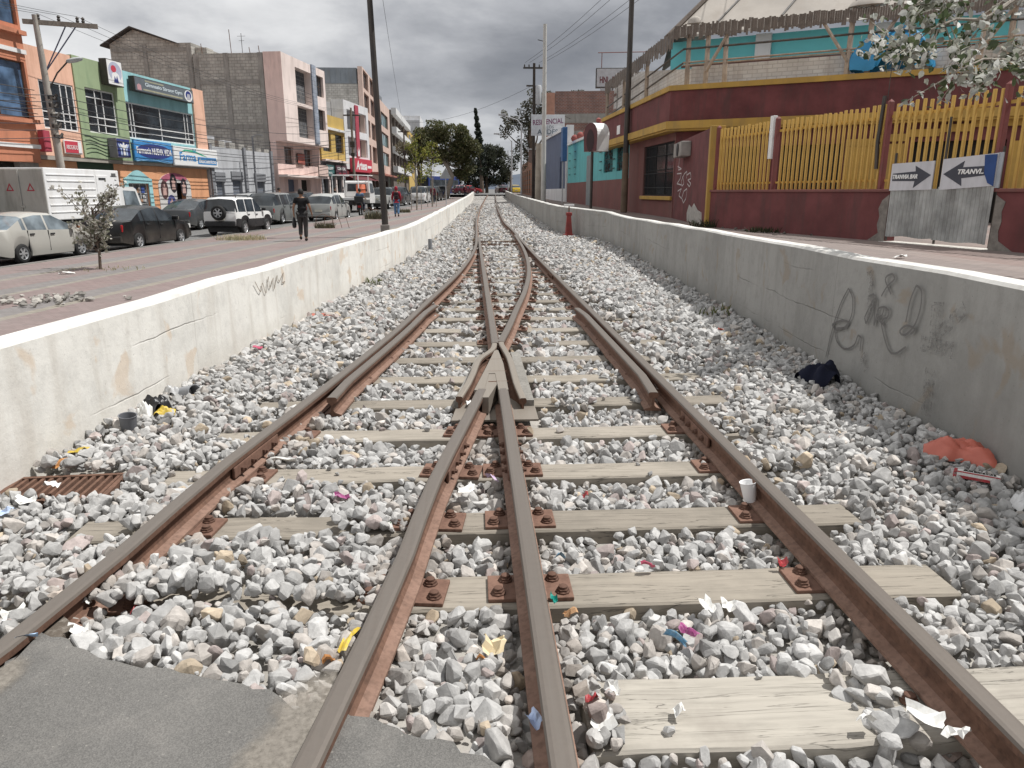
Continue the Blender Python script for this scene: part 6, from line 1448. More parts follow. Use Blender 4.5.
# courtyard face with dark openings and ochre pilasters
opn = [(1.7, 2.6), (3.3, 5.1), (6.9, 9.2), (10.2, 13.0)]
def court(name, m, fn): mb = MB(); fn(mb); mb.v = [tuple(MBt @ Vector(p)) for p in mb.v]; return mb.build(name, m, b)
def wall_fn(mb):
    last = .02
    for a, c in opn: mb.box(last, a, .0, .3, 0, 2.75); mb.box(a, c, .0, .3, 2.25, 2.75); last = c
    mb.box(last, 16, 0, .3, 0, 2.75)
court('courtyard_wall', MAROON, wall_fn)
for a, c in opn: court('doorway', SHOP, lambda mb: mb.box(a, c, .22, .28, 0, 2.25))
court('pilaster', OCHRE, lambda mb: mb.box(5.15, 6.7, -.10, -.003, 0, 2.2)); court('pilaster', OCHRE, lambda mb: mb.box(9.3, 10.1, -.10, -.003, 0, 2.2))
court('arch_band', OCHRE, lambda mb: [mb.box(5.15 + k*.8, 5.95 + k*.8, -.12, -.004, 2.26 + .09*min(k, 9-k)*1.2 - .1, 2.46 + .09*min(k, 9-k)*1.2 - .1) for k in range(10)])
block(b, 'roof', P_CONC, .3, LA-.3, .3, 9, 2.9, 3.02)
court('roof', P_CONC, lambda mb: mb.box(.3, 15.8, .35, 6, 2.9, 3.0))
MB().box(3.2, 3.75, -.32, -.303, 3.2, 3.55).build('house_plate', WT, b)
# garden wall with white scrawl, and the AC unit
FA0, FB0 = Vector((5.92, 18.7)), Vector((8.42, 8.2))
g, LG = frame2('garden_wall', (6.70, 24.75), (FA0.x, FA0.y), ZG, 'maroon yard wall with white scrawl and flaking plaster between window and fence', 'wall')
facade(g, 'wall', MAROON, 0.02, LG - .02, -.05, 2.38, [], 0, .28)
MB().bbox(LG-.015, LG+.16, -.03, .32, -.05, 2.42, .01).build('end_pillar', OCHRE, g)
flat_shape(g, 'bare_plaster', [(LG*.52, .02), (LG*.50, .25), (LG*.56, .5), (LG*.63, .42), (LG*.70, .55), (LG*.8, .38), (LG*.9, .33), (LG*.93, .02)], -.006, mat('bare_plaster_grey', (.42, .40, .37), .9, .35, 9), .005)
gd2 = (FA0 - Vector((6.70, 24.75)));
def zg(x, y): return (610 + x/4.042, 60 + y/4.042)
nrm_g = Vector((gd2.y, -gd2.x, 0)).normalized()
S = [[zg(*p) for p in st] for st in ([(283, 395), (278, 445), (290, 440), (275, 430)], [(272, 460), (290, 458), (285, 480), (272, 500), (290, 505)], [(295, 470), (300, 500), (292, 510), (290, 490), (302, 460), (312, 450), (310, 480)], [(312, 465), (326, 455), (328, 480), (316, 485), (328, 500), (322, 512), (314, 500)], [(275, 530), (290, 520), (280, 548), (290, 560), (300, 530), (312, 520), (308, 560), (298, 578), (292, 560)])]
go = ribbon('scrawl', S, lambda u, v: on_facade(u, v, (6.70, 24.75), (gd2.x, gd2.y)), nrm_g, .035, simple('white_chalk', (.55, .5, .5), .9), None, .010)
go.parent = g; go.matrix_parent_inverse = (Matrix.Translation(g.location) @ Matrix.Rotation(g.rotation_euler.z, 4, 'Z')).inverted()
ac = empty('air_conditioner', g.location, g.rotation_euler.z, 'weathered grey ventilator box high on the maroon yard wall', 'ventilator')
mb = MB(); mb.bbox(LG*.28, LG*.28+1.5, -.30, -.004, 1.85, 2.26, .03); mb.build('case', mat('weathered_white', (.28, .26, .24), .7, .3, 3), ac)
mb = MB(); mb.lathe([(.17, 0), (.19, .02), (.13, .03)], 18, M=Matrix.Translation((LG*.28+.9, -.302, 2.05)) @ Matrix.Rotation(R(90), 4, 'X')); mb.build('fan_grille', M_TRIM, ac)

# yellow bar fence on a low maroon wall, with two sheet-metal gate leaves
f, LF = frame2('bar_fence', FA0, FB0, ZG, 'yellow steel bar fence on a low maroon wall in front of the courtyard', 'fence')
fd = (FB0 - FA0).normalized()
def along(u, z=1.28):
    p = on_facade(u, 300 if False else 200, FA0, fd); return (Vector((p.x, p.y)) - FA0).dot(fd)
G0, G1 = along(889), along(996)
wl = .85
for a, c in ((.16, G0), (G1, LF)):
    facade(f, 'base_wall', MAROON, a, c, -.15, wl, [], 0, .22); mb = MB(); mb.bbox(a-.01, c+.01, -.03, .25, wl, wl+.05, .01); mb.build('coping', MAROON2, f)
for xx in (G0, G1):
    sg = -1 if xx == G0 else 1
    pts = [(xx, 0), (xx, wl*.95)] + [(xx + sg*(.12 + .10*random.random()), wl*(1-(k+1)/6)) for k in range(5)] + [(xx + sg*.4, 0)]
    flat_shape(f, 'broken_plaster', pts, -.008, mat('bare_plaster_dark', (.22, .20, .18), .95, .35, 9), .007)
def ftop(x): return 2.33 + .0*x
nb = int((LF - .3) / .142); bar = MB(); bar.bbox(-.021, .021, -.022, .022, 0, 1.0, .004); 
bm_ = bar.mesh('bar', 30); bm_.materials.append(OCHRE_B)
posts = [.22, along(768), along(875), along(987), along(1090) if along(1090) < LF else LF - .1]
first = None; cnt = 0
for k in range(nb):
    x_ = .34 + k*.142
    if any(abs(x_-p) < .075 for p in posts) : continue
    if cnt >= 100: break
    zb = wl + .05 if not (G0 < x_ < G1) else .12
    o = link('bar', bm_, parent=f); o.location = (x_, .09, zb); o.scale = (1, 1, ftop(x_) + random.uniform(-.015, .015) - zb); o.rotation_euler = (0, R(random.gauss(0, .35)), 0); cnt += 1
mb = MB(); mb.box(.2, LF, .118, .145, 2.10, 2.15); mb.build('top_rail', OCHRE_B, f); 
mb = MB(); mb.box(.2, G0, .118, .145, wl+.18, wl+.22); mb.build('lower_rail', OCHRE_B, f)
for p in posts:
    mb = MB(); mb.bbox(p-.032, p+.032, .04, .14, wl+.0, 2.37, .01); mb.add([(p-.032, .04, 2.37), (p+.032, .04, 2.37), (p+.032, .14, 2.37), (p-.032, .14, 2.37), (p, .09, 2.42)], [(0, 1, 4), (1, 2, 4), (2, 3, 4), (3, 0, 4)]); mb.build('post', simple('fence_post_red', (.20, .06, .055), .7, dirt=(.12, .07, .06)), f)
mb = MB(); pp_ = posts[1]; mb.bbox(pp_-.19, pp_-.07, .02, .12, 1.55, 2.44, .01); mb.build('white_lamp_tube', W_FR, f)
mb = MB(); pp_ = posts[2]; mb.tube([(pp_-.12, .05, wl+.4), (pp_-.14, .03, 1.7), (pp_-.12, .05, 2.48)], .035, 6); mb.build('creeper_stem', M_DKMET, f)
mb = MB(); mb.tube([(posts[2]+.0-.1, .1, 2.4), (posts[2]-.12, .12, 3.3)], .007, 5); mb.build('wire_stub', M_DKMET, f)
def corrugated(parent, name, x0, x1, z0, z1, y, m, pitch=.076, amp=.011):
    n = int((x1-x0)/pitch*8); mb = MB(); vs = []
    for i in range(n+1):
        x = x0 + (x1-x0)*i/n; yy = y + amp*math.sin(2*math.pi*(x-x0)/pitch); vs += [(x, yy, z0 + .01*math.sin(x*9)), (x, yy, z1)]
    mb.add(vs, [(2*i, 2*i+2, 2*i+3, 2*i+1) for i in range(n)], smooth=True); return mb.build(name, m, parent)
ZINC = mat('grey_zinc_sheet', (.40, .41, .40), .5, .45, 2.4, metal=.4, dirt=(.16, .15, .14), bmp=.1)
gt = empty('gate', f.location, f.rotation_euler.z, 'grey corrugated sheet metal double gate under the two arrow signs', 'gate')
gm = (G0+G1)/2
corrugated(gt, 'gate_leaf', G0+.03, gm-.015, .10, .90, -.02, ZINC); corrugated(gt, 'gate_leaf', gm+.015, G1-.03, .08, .93, -.05, ZINC)
mb = MB(); 
for xx in (G0+.01, gm, G1-.02): mb.tube([(xx, .03, .02), (xx, .03, 2.0 if xx == gm else 1.5)], .02, 6)
mb.build('gate_frame', M_DKMET, gt); MB().box(G0, G1, -.12, .24, -.10, .005).build('threshold', mat('pale_threshold', (.55, .53, .49), .9, .2, 4), gt)
def arrow_sign(label, x0, x1, z0, z1, y, txt, right, yaw, extra=None):
    e = empty('arrow_sign', Matrix.Translation(f.location) @ Matrix.Rotation(f.rotation_euler.z, 4, 'Z') @ Vector(((x0+x1)/2, y, (z0+z1)/2)), f.rotation_euler.z + R(yaw), label, 'sign')
    w_, h_ = (x1-x0)/2, (z1-z0)/2; sh = .05
    k = lambda x, z: (x*w_, z*h_ + x*w_*.06*(1 if not right else .3))
    flat_shape(e, 'panel', [k(-1, -1), k(1, -1), k(1, 1), k(-1, 1)], 0, mat('sign_panel_grey', (.56, .56, .59), .6, .12, 2, dirt=(.40, .40, .41)), .02)
    s_ = 1 if right else -1
    flat_shape(e, 'arrow', [k(-.90*s_, -.28), k(.20*s_, -.36), k(.16*s_, -.86), k(.92*s_, .02), k(.16*s_, .74), k(.20*s_, .34), k(-.90*s_, .26)][::1 if right else -1], -.004, simple('arrow_slate', (.055, .058, .075), .6), .003)
    lettering(e, txt, (-.27 if right else .12)*w_, -.010, (-.02 if right else .03)*h_, (1.20 if right else .95)*w_, .32*h_, WT, shear=.2, bold=.03, slope=0); return e, w_, h_
arrow_sign('grey sign with black arrow pointing right reading TRANVIA BAR', G0+.02, gm-.10, .88, 1.33, -.06, 'TRANVIA BAR', True, -2)
e, w_, h_ = arrow_sign('grey sign with black arrow pointing left and a torn blue corner reading TRANVI..', gm+.10, G1-.02, .91, 1.38, -.09, 'TRANVI..', False, 3)
flat_shape(e, 'torn_corner', [(.55*w_, h_*1.02), (.98*w_, h_*1.04), (1.0*w_, -h_*.9), (.78*w_, -h_*.7), (.62*w_, -h_*.1)], -.012, simple('torn_blue', (.02, .06, .20), .6), .004)
MB().box(w_*.98, w_*1.14, .021, .04, -h_*1.0, h_*1.15).build('backing_board', simple('backing_grey', (.36, .39, .43)), e)

# whitewashed upper wall behind the parapet (three plan legs), turquoise hall and timber shelter above it
WP = [Vector((6.98, 37.3)), Vector((7.28, 25.5)), Vector((7.28, 25.5)) + B_DIR*18]
def leg(name, P, Q, z0, z1, m, label, cat, th=.25, zb=0):
    e, L_ = frame2(name, P, Q, zb, label, cat); MB().box(0, L_, 0, th, z0, z1).build('wall', m, e); return e, L_
uw, L1 = leg('upper_wall', WP[0], WP[1], 2.9, 5.2, BRICKW, 'whitewashed brick upper wall above the maroon parapet on the street side', 'wall')
mb = MB(); mb.add([(.02, .01, 5.2), (L1, .01, 5.2), (.02, .01, 6.8), (.02, .24, 5.2), (L1, .24, 5.2), (.02, .24, 6.8)], [(0, 1, 2), (5, 4, 3), (0, 2, 5, 3), (1, 4, 5, 2)]); mb.build('sloped_top', BRICKW, uw)
mb = MB(); mb.box(.05, .55, -.06, -.003, 2.9, 6.3); mb.build('pier', BRICKW, uw)
for z in (5.0, 5.7): MB().box(.0, .6, -.075, -.062, z, z+.13).build('brick_patch', BRICKR, uw)
uw2, L2 = leg('upper_wall', WP[1], WP[2], 2.9, 5.26, BRICKW, 'whitewashed brick upper wall above the maroon parapet on the courtyard side', 'wall')
mb = MB()
for k in range(120): x_ = random.random()*L2; mb.add([(x_, .06, 4.978), (x_+.05, .06, 4.978), (x_+.02, .06, 4.978+random.uniform(.05, .13)), (x_+.03, .10, 4.978)], [(0, 1, 2), (1, 3, 2), (3, 0, 2), (0, 3, 1)])
sh = mb.build('glass_shards', simple('glass_shard', (.45, .42, .36), .3), uw2); sh['kind'] = 'stuff'
# turquoise hall
HP = WP[1] + Vector((.502, .865))*4.6 + B_DIR*(-2.0)
h, LH = frame2('turquoise_hall', HP, HP + B_DIR*24, 0, 'bright turquoise hall with white columns behind the whitewashed wall', 'building')
block(h, 'wall', TURQ2, 0, LH, 0, 8, 3, 6.9)
for x_ in (3.2, 7.2, 11.3, 15.4, 19.5): block(h, 'column', P_WHITE, x_, x_+.55, -.2, -.003, 3, 6.9)
MB().box(0, LH, -.12, -.004, 5.5, 5.64).build('ledge', P_WHITE, h)
mb = MB(); mb.tube([(.5, -.25, 5.95), (LH, -.25, 5.95)], .04, 6); mb.build('pipe', simple('maroon_pipe', (.16, .08, .07)), h)
block(h, 'pale_wing', simple('peach_wing', (.52, .34, .26)), -.75, -.02, .5, 7, 3, 5.75)
# timber shelter on the roof edge: posts, ragged board fringe, rails, sloping sheet roof
SP = [Vector((6.60, 37.2)), Vector((6.88, 25.12)), Vector((6.88, 25.12)) + B_DIR*17]
s, LS = frame2('roof_shelter', SP[1], SP[2], 0, 'weathered timber shelter with ragged board fringe and beige sheet roof on the maroon building', 'shelter')
def rail_w(mb, pts, r_): mb.tube(pts, r_, 6)
rl = lambda p: Matrix.Rotation(-s.rotation_euler.z, 4, 'Z') @ (Vector((p[0], p[1], 0)) - Vector((SP[1].x, SP[1].y, 0)))
S0 = rl(SP[0])
for x_, lean in ((.15, 0), (.75, .02), (1.35, -.03), (4.9, .02), (5.45, -.02), (8.2, .12), (8.9, 0), (9.9, .03), (13.4, .02)):
    mb = MB(); mb.tube([(x_, .05, 4.5), (x_ + lean, .05, 6.35)], [.085, .075], 7); mb.build('post', POSTW, s)
for t in (0.0, .30, .62):
    q = S0*(1-t); mb = MB(); mb.tube([(q.x, q.y, 4.4 if t else 3.2), (q.x, q.y, 6.1)], .08, 7); mb.build('post', POSTW, s)
for z, r_ in ((5.72, .035), (5.32, .03), (5.24, .025)):
    mb = MB(); rail_w(mb, [(0, 0, z), (16.5, 0, z + .05)], r_); mb.build('pole_rail', M_DKMET if z > 5.5 else POSTW, s)
for z in (5.3, 5.72): mb = MB(); rail_w(mb, [(S0.x, S0.y, z - .5), (0, 0, z)], .03); mb.build('pole_rail', M_DKMET, s)
for x_, dx in ((.75, .65), (4.9, -.75), (5.4, .7), (8.2, .7)): mb = MB(); mb.tube([(x_, .0, 5.0), (x_ + dx, .0, 6.1)], .055, 6); mb.build('brace', POSTW, s)
def fringe(A, B_, z0, z1, n, label):
    mb = MB()
    for k in range(n):
        t0, t1 = k/n, (k+.93)/n; a = A.lerp(B_, t0); c = A.lerp(B_, t1); zb = z0 + random.uniform(-.06, .06) + (.12 if random.random() < .1 else 0); zt = z1 + random.uniform(-.03, .05); o_ = Vector((0, -.02 - .012*(k % 3), 0))
        mb.add([a + o_ + Vector((0, 0, zb)), c + o_ + Vector((0, 0, zb + random.uniform(-.03, .03))), c + o_ + Vector((0, 0, zt)), a + o_ + Vector((0, 0, zt)), a + o_ + Vector((0, .02, zb)), c + o_ + Vector((0, .02, zb)), c + o_ + Vector((0, .02, zt)), a + o_ + Vector((0, .02, zt))], [(0, 1, 2, 3), (7, 6, 5, 4), (0, 4, 5, 1), (3, 2, 6, 7)])
    return mb.build('board_fringe', SPLINT, s)
fringe(Vector((-.3, -.1, 0)), Vector((16.8, -.1, 0)), 6.02, 6.40, 260, ''); fringe(S0 + Vector((-.1, -.1, 0)), Vector((-.3, -.1, 0)), 5.78, 6.3, 95, '')
# roof sheets rise behind the fringe; ribs run up the slope
rv = [Vector((-1.6, 4.1, 6.92)), Vector((19, 4.1, 7.0)), Vector((19, 10.5, 12.9)), Vector((2.2, 10.5, 12.9))]
mb = MB(); mb.add(rv + [v - Vector((0, 0, .08)) for v in rv], [(0, 1, 2, 3), (7, 6, 5, 4), (0, 4, 5, 1), (1, 5, 6, 2), (2, 6, 7, 3), (3, 7, 4, 0)]); mb.build('sheet_roof', GREYB, s)
for k in range(9):
    t = (k+.6)/9; a = rv[0].lerp(rv[1], t); c = rv[3].lerp(rv[2], t); mb = MB(); mb.tube([a + Vector((0, -.01, .03)), a.lerp(c, .5) + Vector((0, -.01, .04)), c + Vector((0, 0, .03))], .035, 5); mb.build('roof_rib', M_DKMET, s)
mb = MB(); mb.tube([rv[0] + Vector((-.1, -.05, .0)), rv[3] + Vector((-.1, 0, .05))], .10, 6); mb.build('roof_edge', SPLINT, s)
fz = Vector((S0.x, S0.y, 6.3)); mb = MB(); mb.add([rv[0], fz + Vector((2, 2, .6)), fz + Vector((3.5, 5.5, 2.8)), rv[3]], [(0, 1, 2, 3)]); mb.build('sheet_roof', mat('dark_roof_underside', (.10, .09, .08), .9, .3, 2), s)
for x_, w_ in ((5.3, 1.6), (9.4, .9), (.3, .7)):
    mb = MB(); mb.lathe([(.02, 0), (w_*.35, .03), (w_*.28, .16), (w_*.1, .24), (.01, .25)], 9, M=Matrix.Translation((x_, -.0, 6.42)) @ Matrix.Diagonal((1, .5, 1, 1))); mb.build('weight_sack', GREYB, s)
# blue tarpaulin
def cloth_blob(name, m, loc, sx, sy, sz, seed, label, cat, parent=None, rz=0, res=22):
    r_ = np.random.default_rng(seed); ph = r_.uniform(0, 6, 8); mb = MB(); vs = []
    for i in range(res+1):
        for j in range(res+1):
            u, v = i/res*2-1, j/res*2-1; d = math.sqrt(u*u+v*v); e = 1 + .22*math.sin(3*math.atan2(v, u) + ph[0]) + .13*math.sin(5*math.atan2(v, u) + ph[1])
            h = max(0, 1 - (d/e)**2)**.6 if d < e else 0; w = .16*math.sin(u*5+ph[2]+v*3) + .12*math.sin(v*8+ph[3]-u*4) + .09*math.sin((u+v)*13+ph[4]) + .05*math.sin((u-2*v)*19+ph[5])
            k_ = min(1, e/max(d, 1e-3)); vs.append((u*sx*k_, v*sy*k_, sz*(h*(1+w*.7) + w*.22)))
    fs_ = [(i*(res+1)+j, (i+1)*(res+1)+j, (i+1)*(res+1)+j+1, i*(res+1)+j+1) for i in range(res) for j in range(res)]
    mb.add(vs, fs_, smooth=True); o = mb.build(name, m, parent, sharp=60); o.location = loc; o.rotation_euler = (0, 0, rz)
    return tag(o, label, cat)
tq = Vector((SP[1].x, SP[1].y, 0)) + Vector((B_DIR.x, B_DIR.y, 0))*6.1 + Vector((.502, .865, 0))*.1
tarp = simple('blue_tarpaulin', (.03, .24, .46), .45); 
cloth_blob('tarpaulin', tarp, (tq.x, tq.y, 4.75), 1.15, .45, .95, 4, 'crumpled bright blue tarpaulin between the roof posts', 'tarpaulin', rz=math.atan2(B_DIR.y, B_DIR.x))

# turquoise wall house, blue house, brick house, signs and poles on the right
TP0, TP1 = Vector((6.25, 49.0)), Vector((6.58, 31.4))
b, LT = frame2('turquoise_house', TP0, TP1, right_z(42), 'turquoise house wall with maroon base, iron spikes and grille windows', 'house')
facade(b, 'wall', TURQ, 0, LT, 1.25, 3.55, [(LT-5.6, LT-3.4, 1.6, 3.1), (LT-2.6, LT-.5, 1.6, 3.1)], 0, .3); facade(b, 'base_wall', MAROON2, 0, LT, -.2, 1.25, [], -.03, .33)
for a in (LT-5.6, LT-2.6):
    block(b, 'grille_back', TURQ, a, a+2.15, .2, .29, 1.6, 3.1); mb = MB(); r_ = random.Random(3)
    for k in range(9): mb.tube([(a+.1+k*.24, .05, 1.62), (a+.1+k*.24, .05, 3.08)], .018, 5)
    for k in range(6): mb.tube([(a+.05, .03, 1.7+k*.25), (a+2.1, .03, 1.7+k*.25)], .015, 5)
    for k in range(16): cx_, cz_ = a + r_.uniform(.2, 1.9), r_.uniform(1.7, 3.0); mb.tube([(cx_ + .13*math.cos(t), .01, cz_ + .13*math.sin(t)) for t in [q*.7 for q in range(8)]], .016, 5)
    mb.build('window_grille', M_IRON, b)
for z in (1.75, 2.15, 2.6, 3.05):
    for x_ in (1.0, 3.2, LT-6.2, LT-3.1, LT-.25): MB().tube([(x_-.28, -.05, z), (x_+.28, -.05, z)], .022, 5).build('iron_bar', M_IRON, b)
block(b, 'door', simple('grey_door', (.20, .22, .23)), LT*.42, LT*.42+1.5, -.05, -.032, 0, 2.6)
block(b, 'coping', P_WHITE, -.05, LT, -.12, .4, 3.552, 3.68)
for k in range(5): mb = MB(); mb.lathe([(.02, 0), (.19, .06), (.24, .2), (.18, .34), (.06, .42)], 12, M=Matrix.Translation((2 + k*2.2, .1, 3.68))); mb.build('clay_pot', simple('clay_red', (.25, .07, .06), .8), b)
block(b, 'roof', P_CONC, 0, LT, .31, 8, 3.0, 3.5)
BP0, BP1 = Vector((5.85, 61.0)), Vector((6.22, 49.2))
b, LB = frame2('blue_house', BP0, BP1, right_z(55), 'slate blue house front with white plinth and white edge beyond the turquoise wall', 'house')
SLATE = mat('slate_blue_paint', (.115, .14, .21), .8, .15, .8, dirt=(.10, .12, .18))
facade(b, 'wall', SLATE, 0, LB, .8, 4.5, [(LB-3.2, LB-2.4, .8, 2.9)], 0, .3); facade(b, 'plinth', P_WHITE, 0, LB, -.2, .8, [], -.03, .33); block(b, 'edge_pillar', P_WHITE, LB-.3, LB+.02, -.06, .4, -.2, 4.75); block(b, 'coping', P_WHITE, -.05, LB-.31, -.1, .35, 4.5, 4.66); block(b, 'doorway', P_GREYD, LB-3.2, LB-2.4, .25, .29, 0, 2.9); block(b, 'roof', P_CONC, 0, LB, .31, 8, 3.5, 4.4)
e = empty('shop_sign', (5.55, 46.0, right_z(46)), 0, 'narrow blue upright sign on a thin pole before the blue house', 'sign'); mb = MB(); mb.tube([(0, 0, 0), (0, 0, 2.5)], .03, 6); mb.build('pole', simple('thin_pole', (.45, .45, .46)), e); mb = MB(); mb.bbox(-.08, .20, -.45, .45, 2.45, 4.4, .03); mb.build('case', simple('sign_royal', (.04, .11, .26), .5), e)
lettering(e, 'HOTEL', -.085, 0, 3.4, 1.5, .3, simple('faint_letter', (.22, .32, .46)), rz=-90, slope=0) if False else None
b, LR = frame2('brick_house', (5.9, 62.2), (14.5, 61.0), right_z(62), 'bare red brick house wall with grey concrete beam behind the blue house', 'house')
facade(b, 'wall', BRICKR, .9, LR, -.2, 8.3, [], 0, .4); block(b, 'end_pier', simple('terracotta_pier', (.42, .22, .16)), 0, .88, -.05, .4, -.2, 8.2); block(b, 'concrete_beam', P_CONC, .9, LR, -.03, -.003, 5.9, 6.6)
for x_ in (3.6, 6.9): block(b, 'concrete_column', P_CONC, x_, x_+.35, -.04, -.004, 0, 5.88)
block(b, 'side_wall', BRICKR, 0, .4, .42, 8, -.2, 8.2)
e = empty('rooftop_sign', (11.6, 70.0, 0), R(-6), 'white rooftop sign board with dark red letters on a grey concrete stub', 'sign')
mb = MB(); mb.bbox(-.3, 2.6, -.3, .3, 10.35, 12.0, .03); mb.build('case', M_DKMET, e); MB().box(-.22, 2.55, -.315, -.301, 10.43, 11.93).build('face', simple('old_sign_white', (.52, .52, .54)), e)
lettering(e, 'HNL  R  LET', 1.2, -.325, 11.0, 2.3, .55, simple('sign_oxblood', (.17, .045, .05)), bold=.03); MB().box(.15, 1.3, -.25, .25, 0, 10.34).build('stub', P_GREY, e)
mb = MB(); mb.tube([(.2, 0, 12), (.2, 0, 13.3), (-.15, 0, 13.3), (5.5, 0, 13.35)], .04, 6); mb.build('antenna_bar', simple('rust_bar', (.20, .09, .08)), e)
e = empty('hanging_sign', (4.85, 56.0, right_z(56)), 0, 'white board sign reading RESIDENCIAL LOS ANDES beside the concrete pole', 'sign')
MB().bbox(-.45, 2.0, -.04, .04, 4.55, 6.0, .01).build('board', simple('board_white', (.62, .63, .66), .6), e)
lettering(e, 'RESIDENCIAL', .78, -.05, 5.52, 2.2, .36, simple('sign_purple', (.20, .05, .13)), bold=.01, slope=-4); lettering(e, 'LOS', .95, -.05, 5.15, .5, .2, simple('sign_slate_blue', (.12, .15, .18))); lettering(e, 'ANDES', .75, -.05, 4.82, 1.5, .34, simple('sign_slate_blue', (.12, .15, .18)), bold=.015)
mb = MB(); mb.tube([(2.0, 0, 5.9), (2.8, 3, 6.0)], .03, 5); mb.tube([(1.3, 0, 0), (1.3, 0, 4.6)], .04, 6); mb.build('bracket', M_DKMET, e)
# round-topped double sign on a dark post
rs = empty('post_sign', (4.72, 29.6, right_z(30) + .18), R(26), 'round topped maroon and white sign box on a dark post by the wall', 'sign')
mb = MB(); mb.tube([(0, 0, -.2), (0, 0, 2.35)], .055, 8); mb.build('post', M_DKMET, rs)
prof = [(-.42, 1.75), (.42, 1.75)] + [(.50*math.cos(R(a)), 2.72 + .50*math.sin(R(a))) for a in range(0, 181, 15)]
mb = MB(); n = len(prof); pr = [(-.42, 2.15), (.42, 2.15)] + [(.46*math.cos(R(a)), 2.75 + .46*math.sin(R(a))) for a in range(0, 181, 15)]
mb.add([(-.10, p[0], p[1]) for p in pr] + [(.46, p[0], p[1]) for p in pr], [(i, (i+1) % n, n + (i+1) % n, n + i) for i in range(n)]); mb.build('white_band', W_FR, rs)
mb = MB(); mb.add([(-.104, p[0], p[1]) for p in pr], [tuple(range(n))]); mb.add([(.464, p[0], p[1]) for p in pr], [tuple(range(n-1, -1, -1))]); mb.build('maroon_face', simple('sign_face_maroon', (.10, .03, .032), .5), rs)
o_ = MB().add([(-.112, .26*math.cos(R(a)), 2.55 + .42*math.sin(R(a))) for a in range(0, 360, 20)], [tuple(range(18))]).build('dark_oval', simple('oval_dark', (.03, .012, .014)), rs)
mb = MB(); mb.lathe([(.02, 0), (.10, .05), (.10, .14), (.02, .2)], 10, M=Matrix.Translation((.26, 0, 3.21))); mb.build('top_knob', simple('clay_red', (.25, .07, .06)), rs)
# poles
def pole(label, x, y, z, h, r0, r1, m, parts=None, name='street_pole', cat='pole'):
    e = empty(name, (x, y, z), 0, label, cat); mb = MB(); mb.tube([(0, 0, 0), (0, 0, h*.5), (0, 0, h)], [r0, (r0+r1)/2, r1], 12); mb.build('pole', m, e)
    if parts: parts(e)
    return e
DKPOLE = mat('dark_steel_pole', (.040, .035, .032), .5, .3, 1.5, spec=.5, dirt=(.10, .075, .055))
def lp(e): e.rotation_euler = (0, R(-1.5), 0); mb = MB(); mb.bbox(-.16, .16, -.16, .16, -.02, .45, .02); mb.build('footing', mat('footing_concrete', (.26, .24, .22), .9, .25, 4), e); mb = MB(); mb.tube([(0, 0, 10.2), (.5, .1, 10.9), (1.8, .3, 11.2)], .05, 7); mb.bbox(1.7, 2.5, .1, .5, 11.1, 11.3, .06); mb.build('lamp_arm', M_DKMET, e)
pole('tall dark street lamp pole on a concrete footing behind the left wall', -3.18, 27.7, pave_z(27.7), 10.4, .12, .09, DKPOLE, lp, 'street_lamp', 'street lamp')
def lp2(e): mb = MB(); mb.tube([(0, 0, .02), (0, 0, 2.3)], [.135, .125], 10, cap=False); mb.build('worn_foot', mat('worn_brown_pole', (.16, .115, .08), .8, .3, 2), e); mb = MB(); mb.tube([(0, 0, 10.0), (-.5, .1, 10.7), (-1.8, .3, 11.0)], .05, 7); mb.build('lamp_arm', M_DKMET, e)
pole('tall dark street lamp pole with brown foot before the barred window', 6.13, 30.0, right_z(30), 10.2, .12, .09, DKPOLE, lp2, 'street_lamp', 'street lamp')
def cp(e): mb = MB(); mb.tube([(0, 0, 0), (0, 0, 2.0), (-.02, 0, 3.7)], [.27, .24, .20], 10); mb.build('timber_stub', mat('beige_stub', (.34, .30, .25), .9, .25, 2), e).location = (-.25, .5, 0); mb = MB(); mb.bbox(-.1, .02, -.05, .05, 9.6, 9.9, .03); mb.tube([(0, 0, 9.75), (-.45, 0, 9.85)], .025, 5); mb.build('clamp', M_DKMET, e)
pole('tall pale concrete pole with thick beige stub beside the blue house', 4.72, 49.5, right_z(49), 10.75, .17, .11, mat('pale_pole_concrete', (.50, .485, .46), .85, .15, 1.2, dirt=(.35, .33, .3)), cp)
def dp(e):
    for z in (9.8, 8.5): mb = MB(); mb.box(-.85 if z > 9 else -.6, .85 if z > 9 else .1, -.05, .05, z, z+.12); mb.build('crossarm', M_DKMET, e)
    mb = MB(); 
    for x_ in (-.75, -.4, .4, .75): mb.lathe([(.03, 0), (.06, .06), (.03, .2)], 8, M=Matrix.Translation((x_, 0, 9.92)))
    mb.build('insulators', M_DKMET, e); mb = MB(); mb.lathe([(.22, 7.2), (.25, 7.25), (.25, 8.5), (.2, 8.6)], 12, M=Matrix.Translation((.34, 0, 0))); mb.build('transformer', P_GREY, e)
pole('dark timber power pole with two crossarms and a grey transformer drum', 5.0, 61.0, right_z(61), 10.2, .14, .10, wood_mat('black_pole_timber', (.06, .05, .045), 'z'), dp, 'utility_pole', 'utility pole')
def sl_(dx, h, ln): 
    def f_(e): mb = MB(); mb.tube([(0, 0, h-.15), (dx*.4, 0, h+.35), (dx*ln, 0, h+.75)], .05, 6); mb.bbox(dx*ln-.35, dx*ln+.35, -.15, .15, h+.70, h+.86, .04); mb.build('lamp_arm', P_GREY, e)
    return f_
pole('slim grey street lamp with arm to the left nearest beyond the power pole', 4.75, 72.0, right_z(72), 6.6, .10, .07, P_GREY, sl_(-1, 6.6, 1.8), 'street_lamp', 'street lamp')
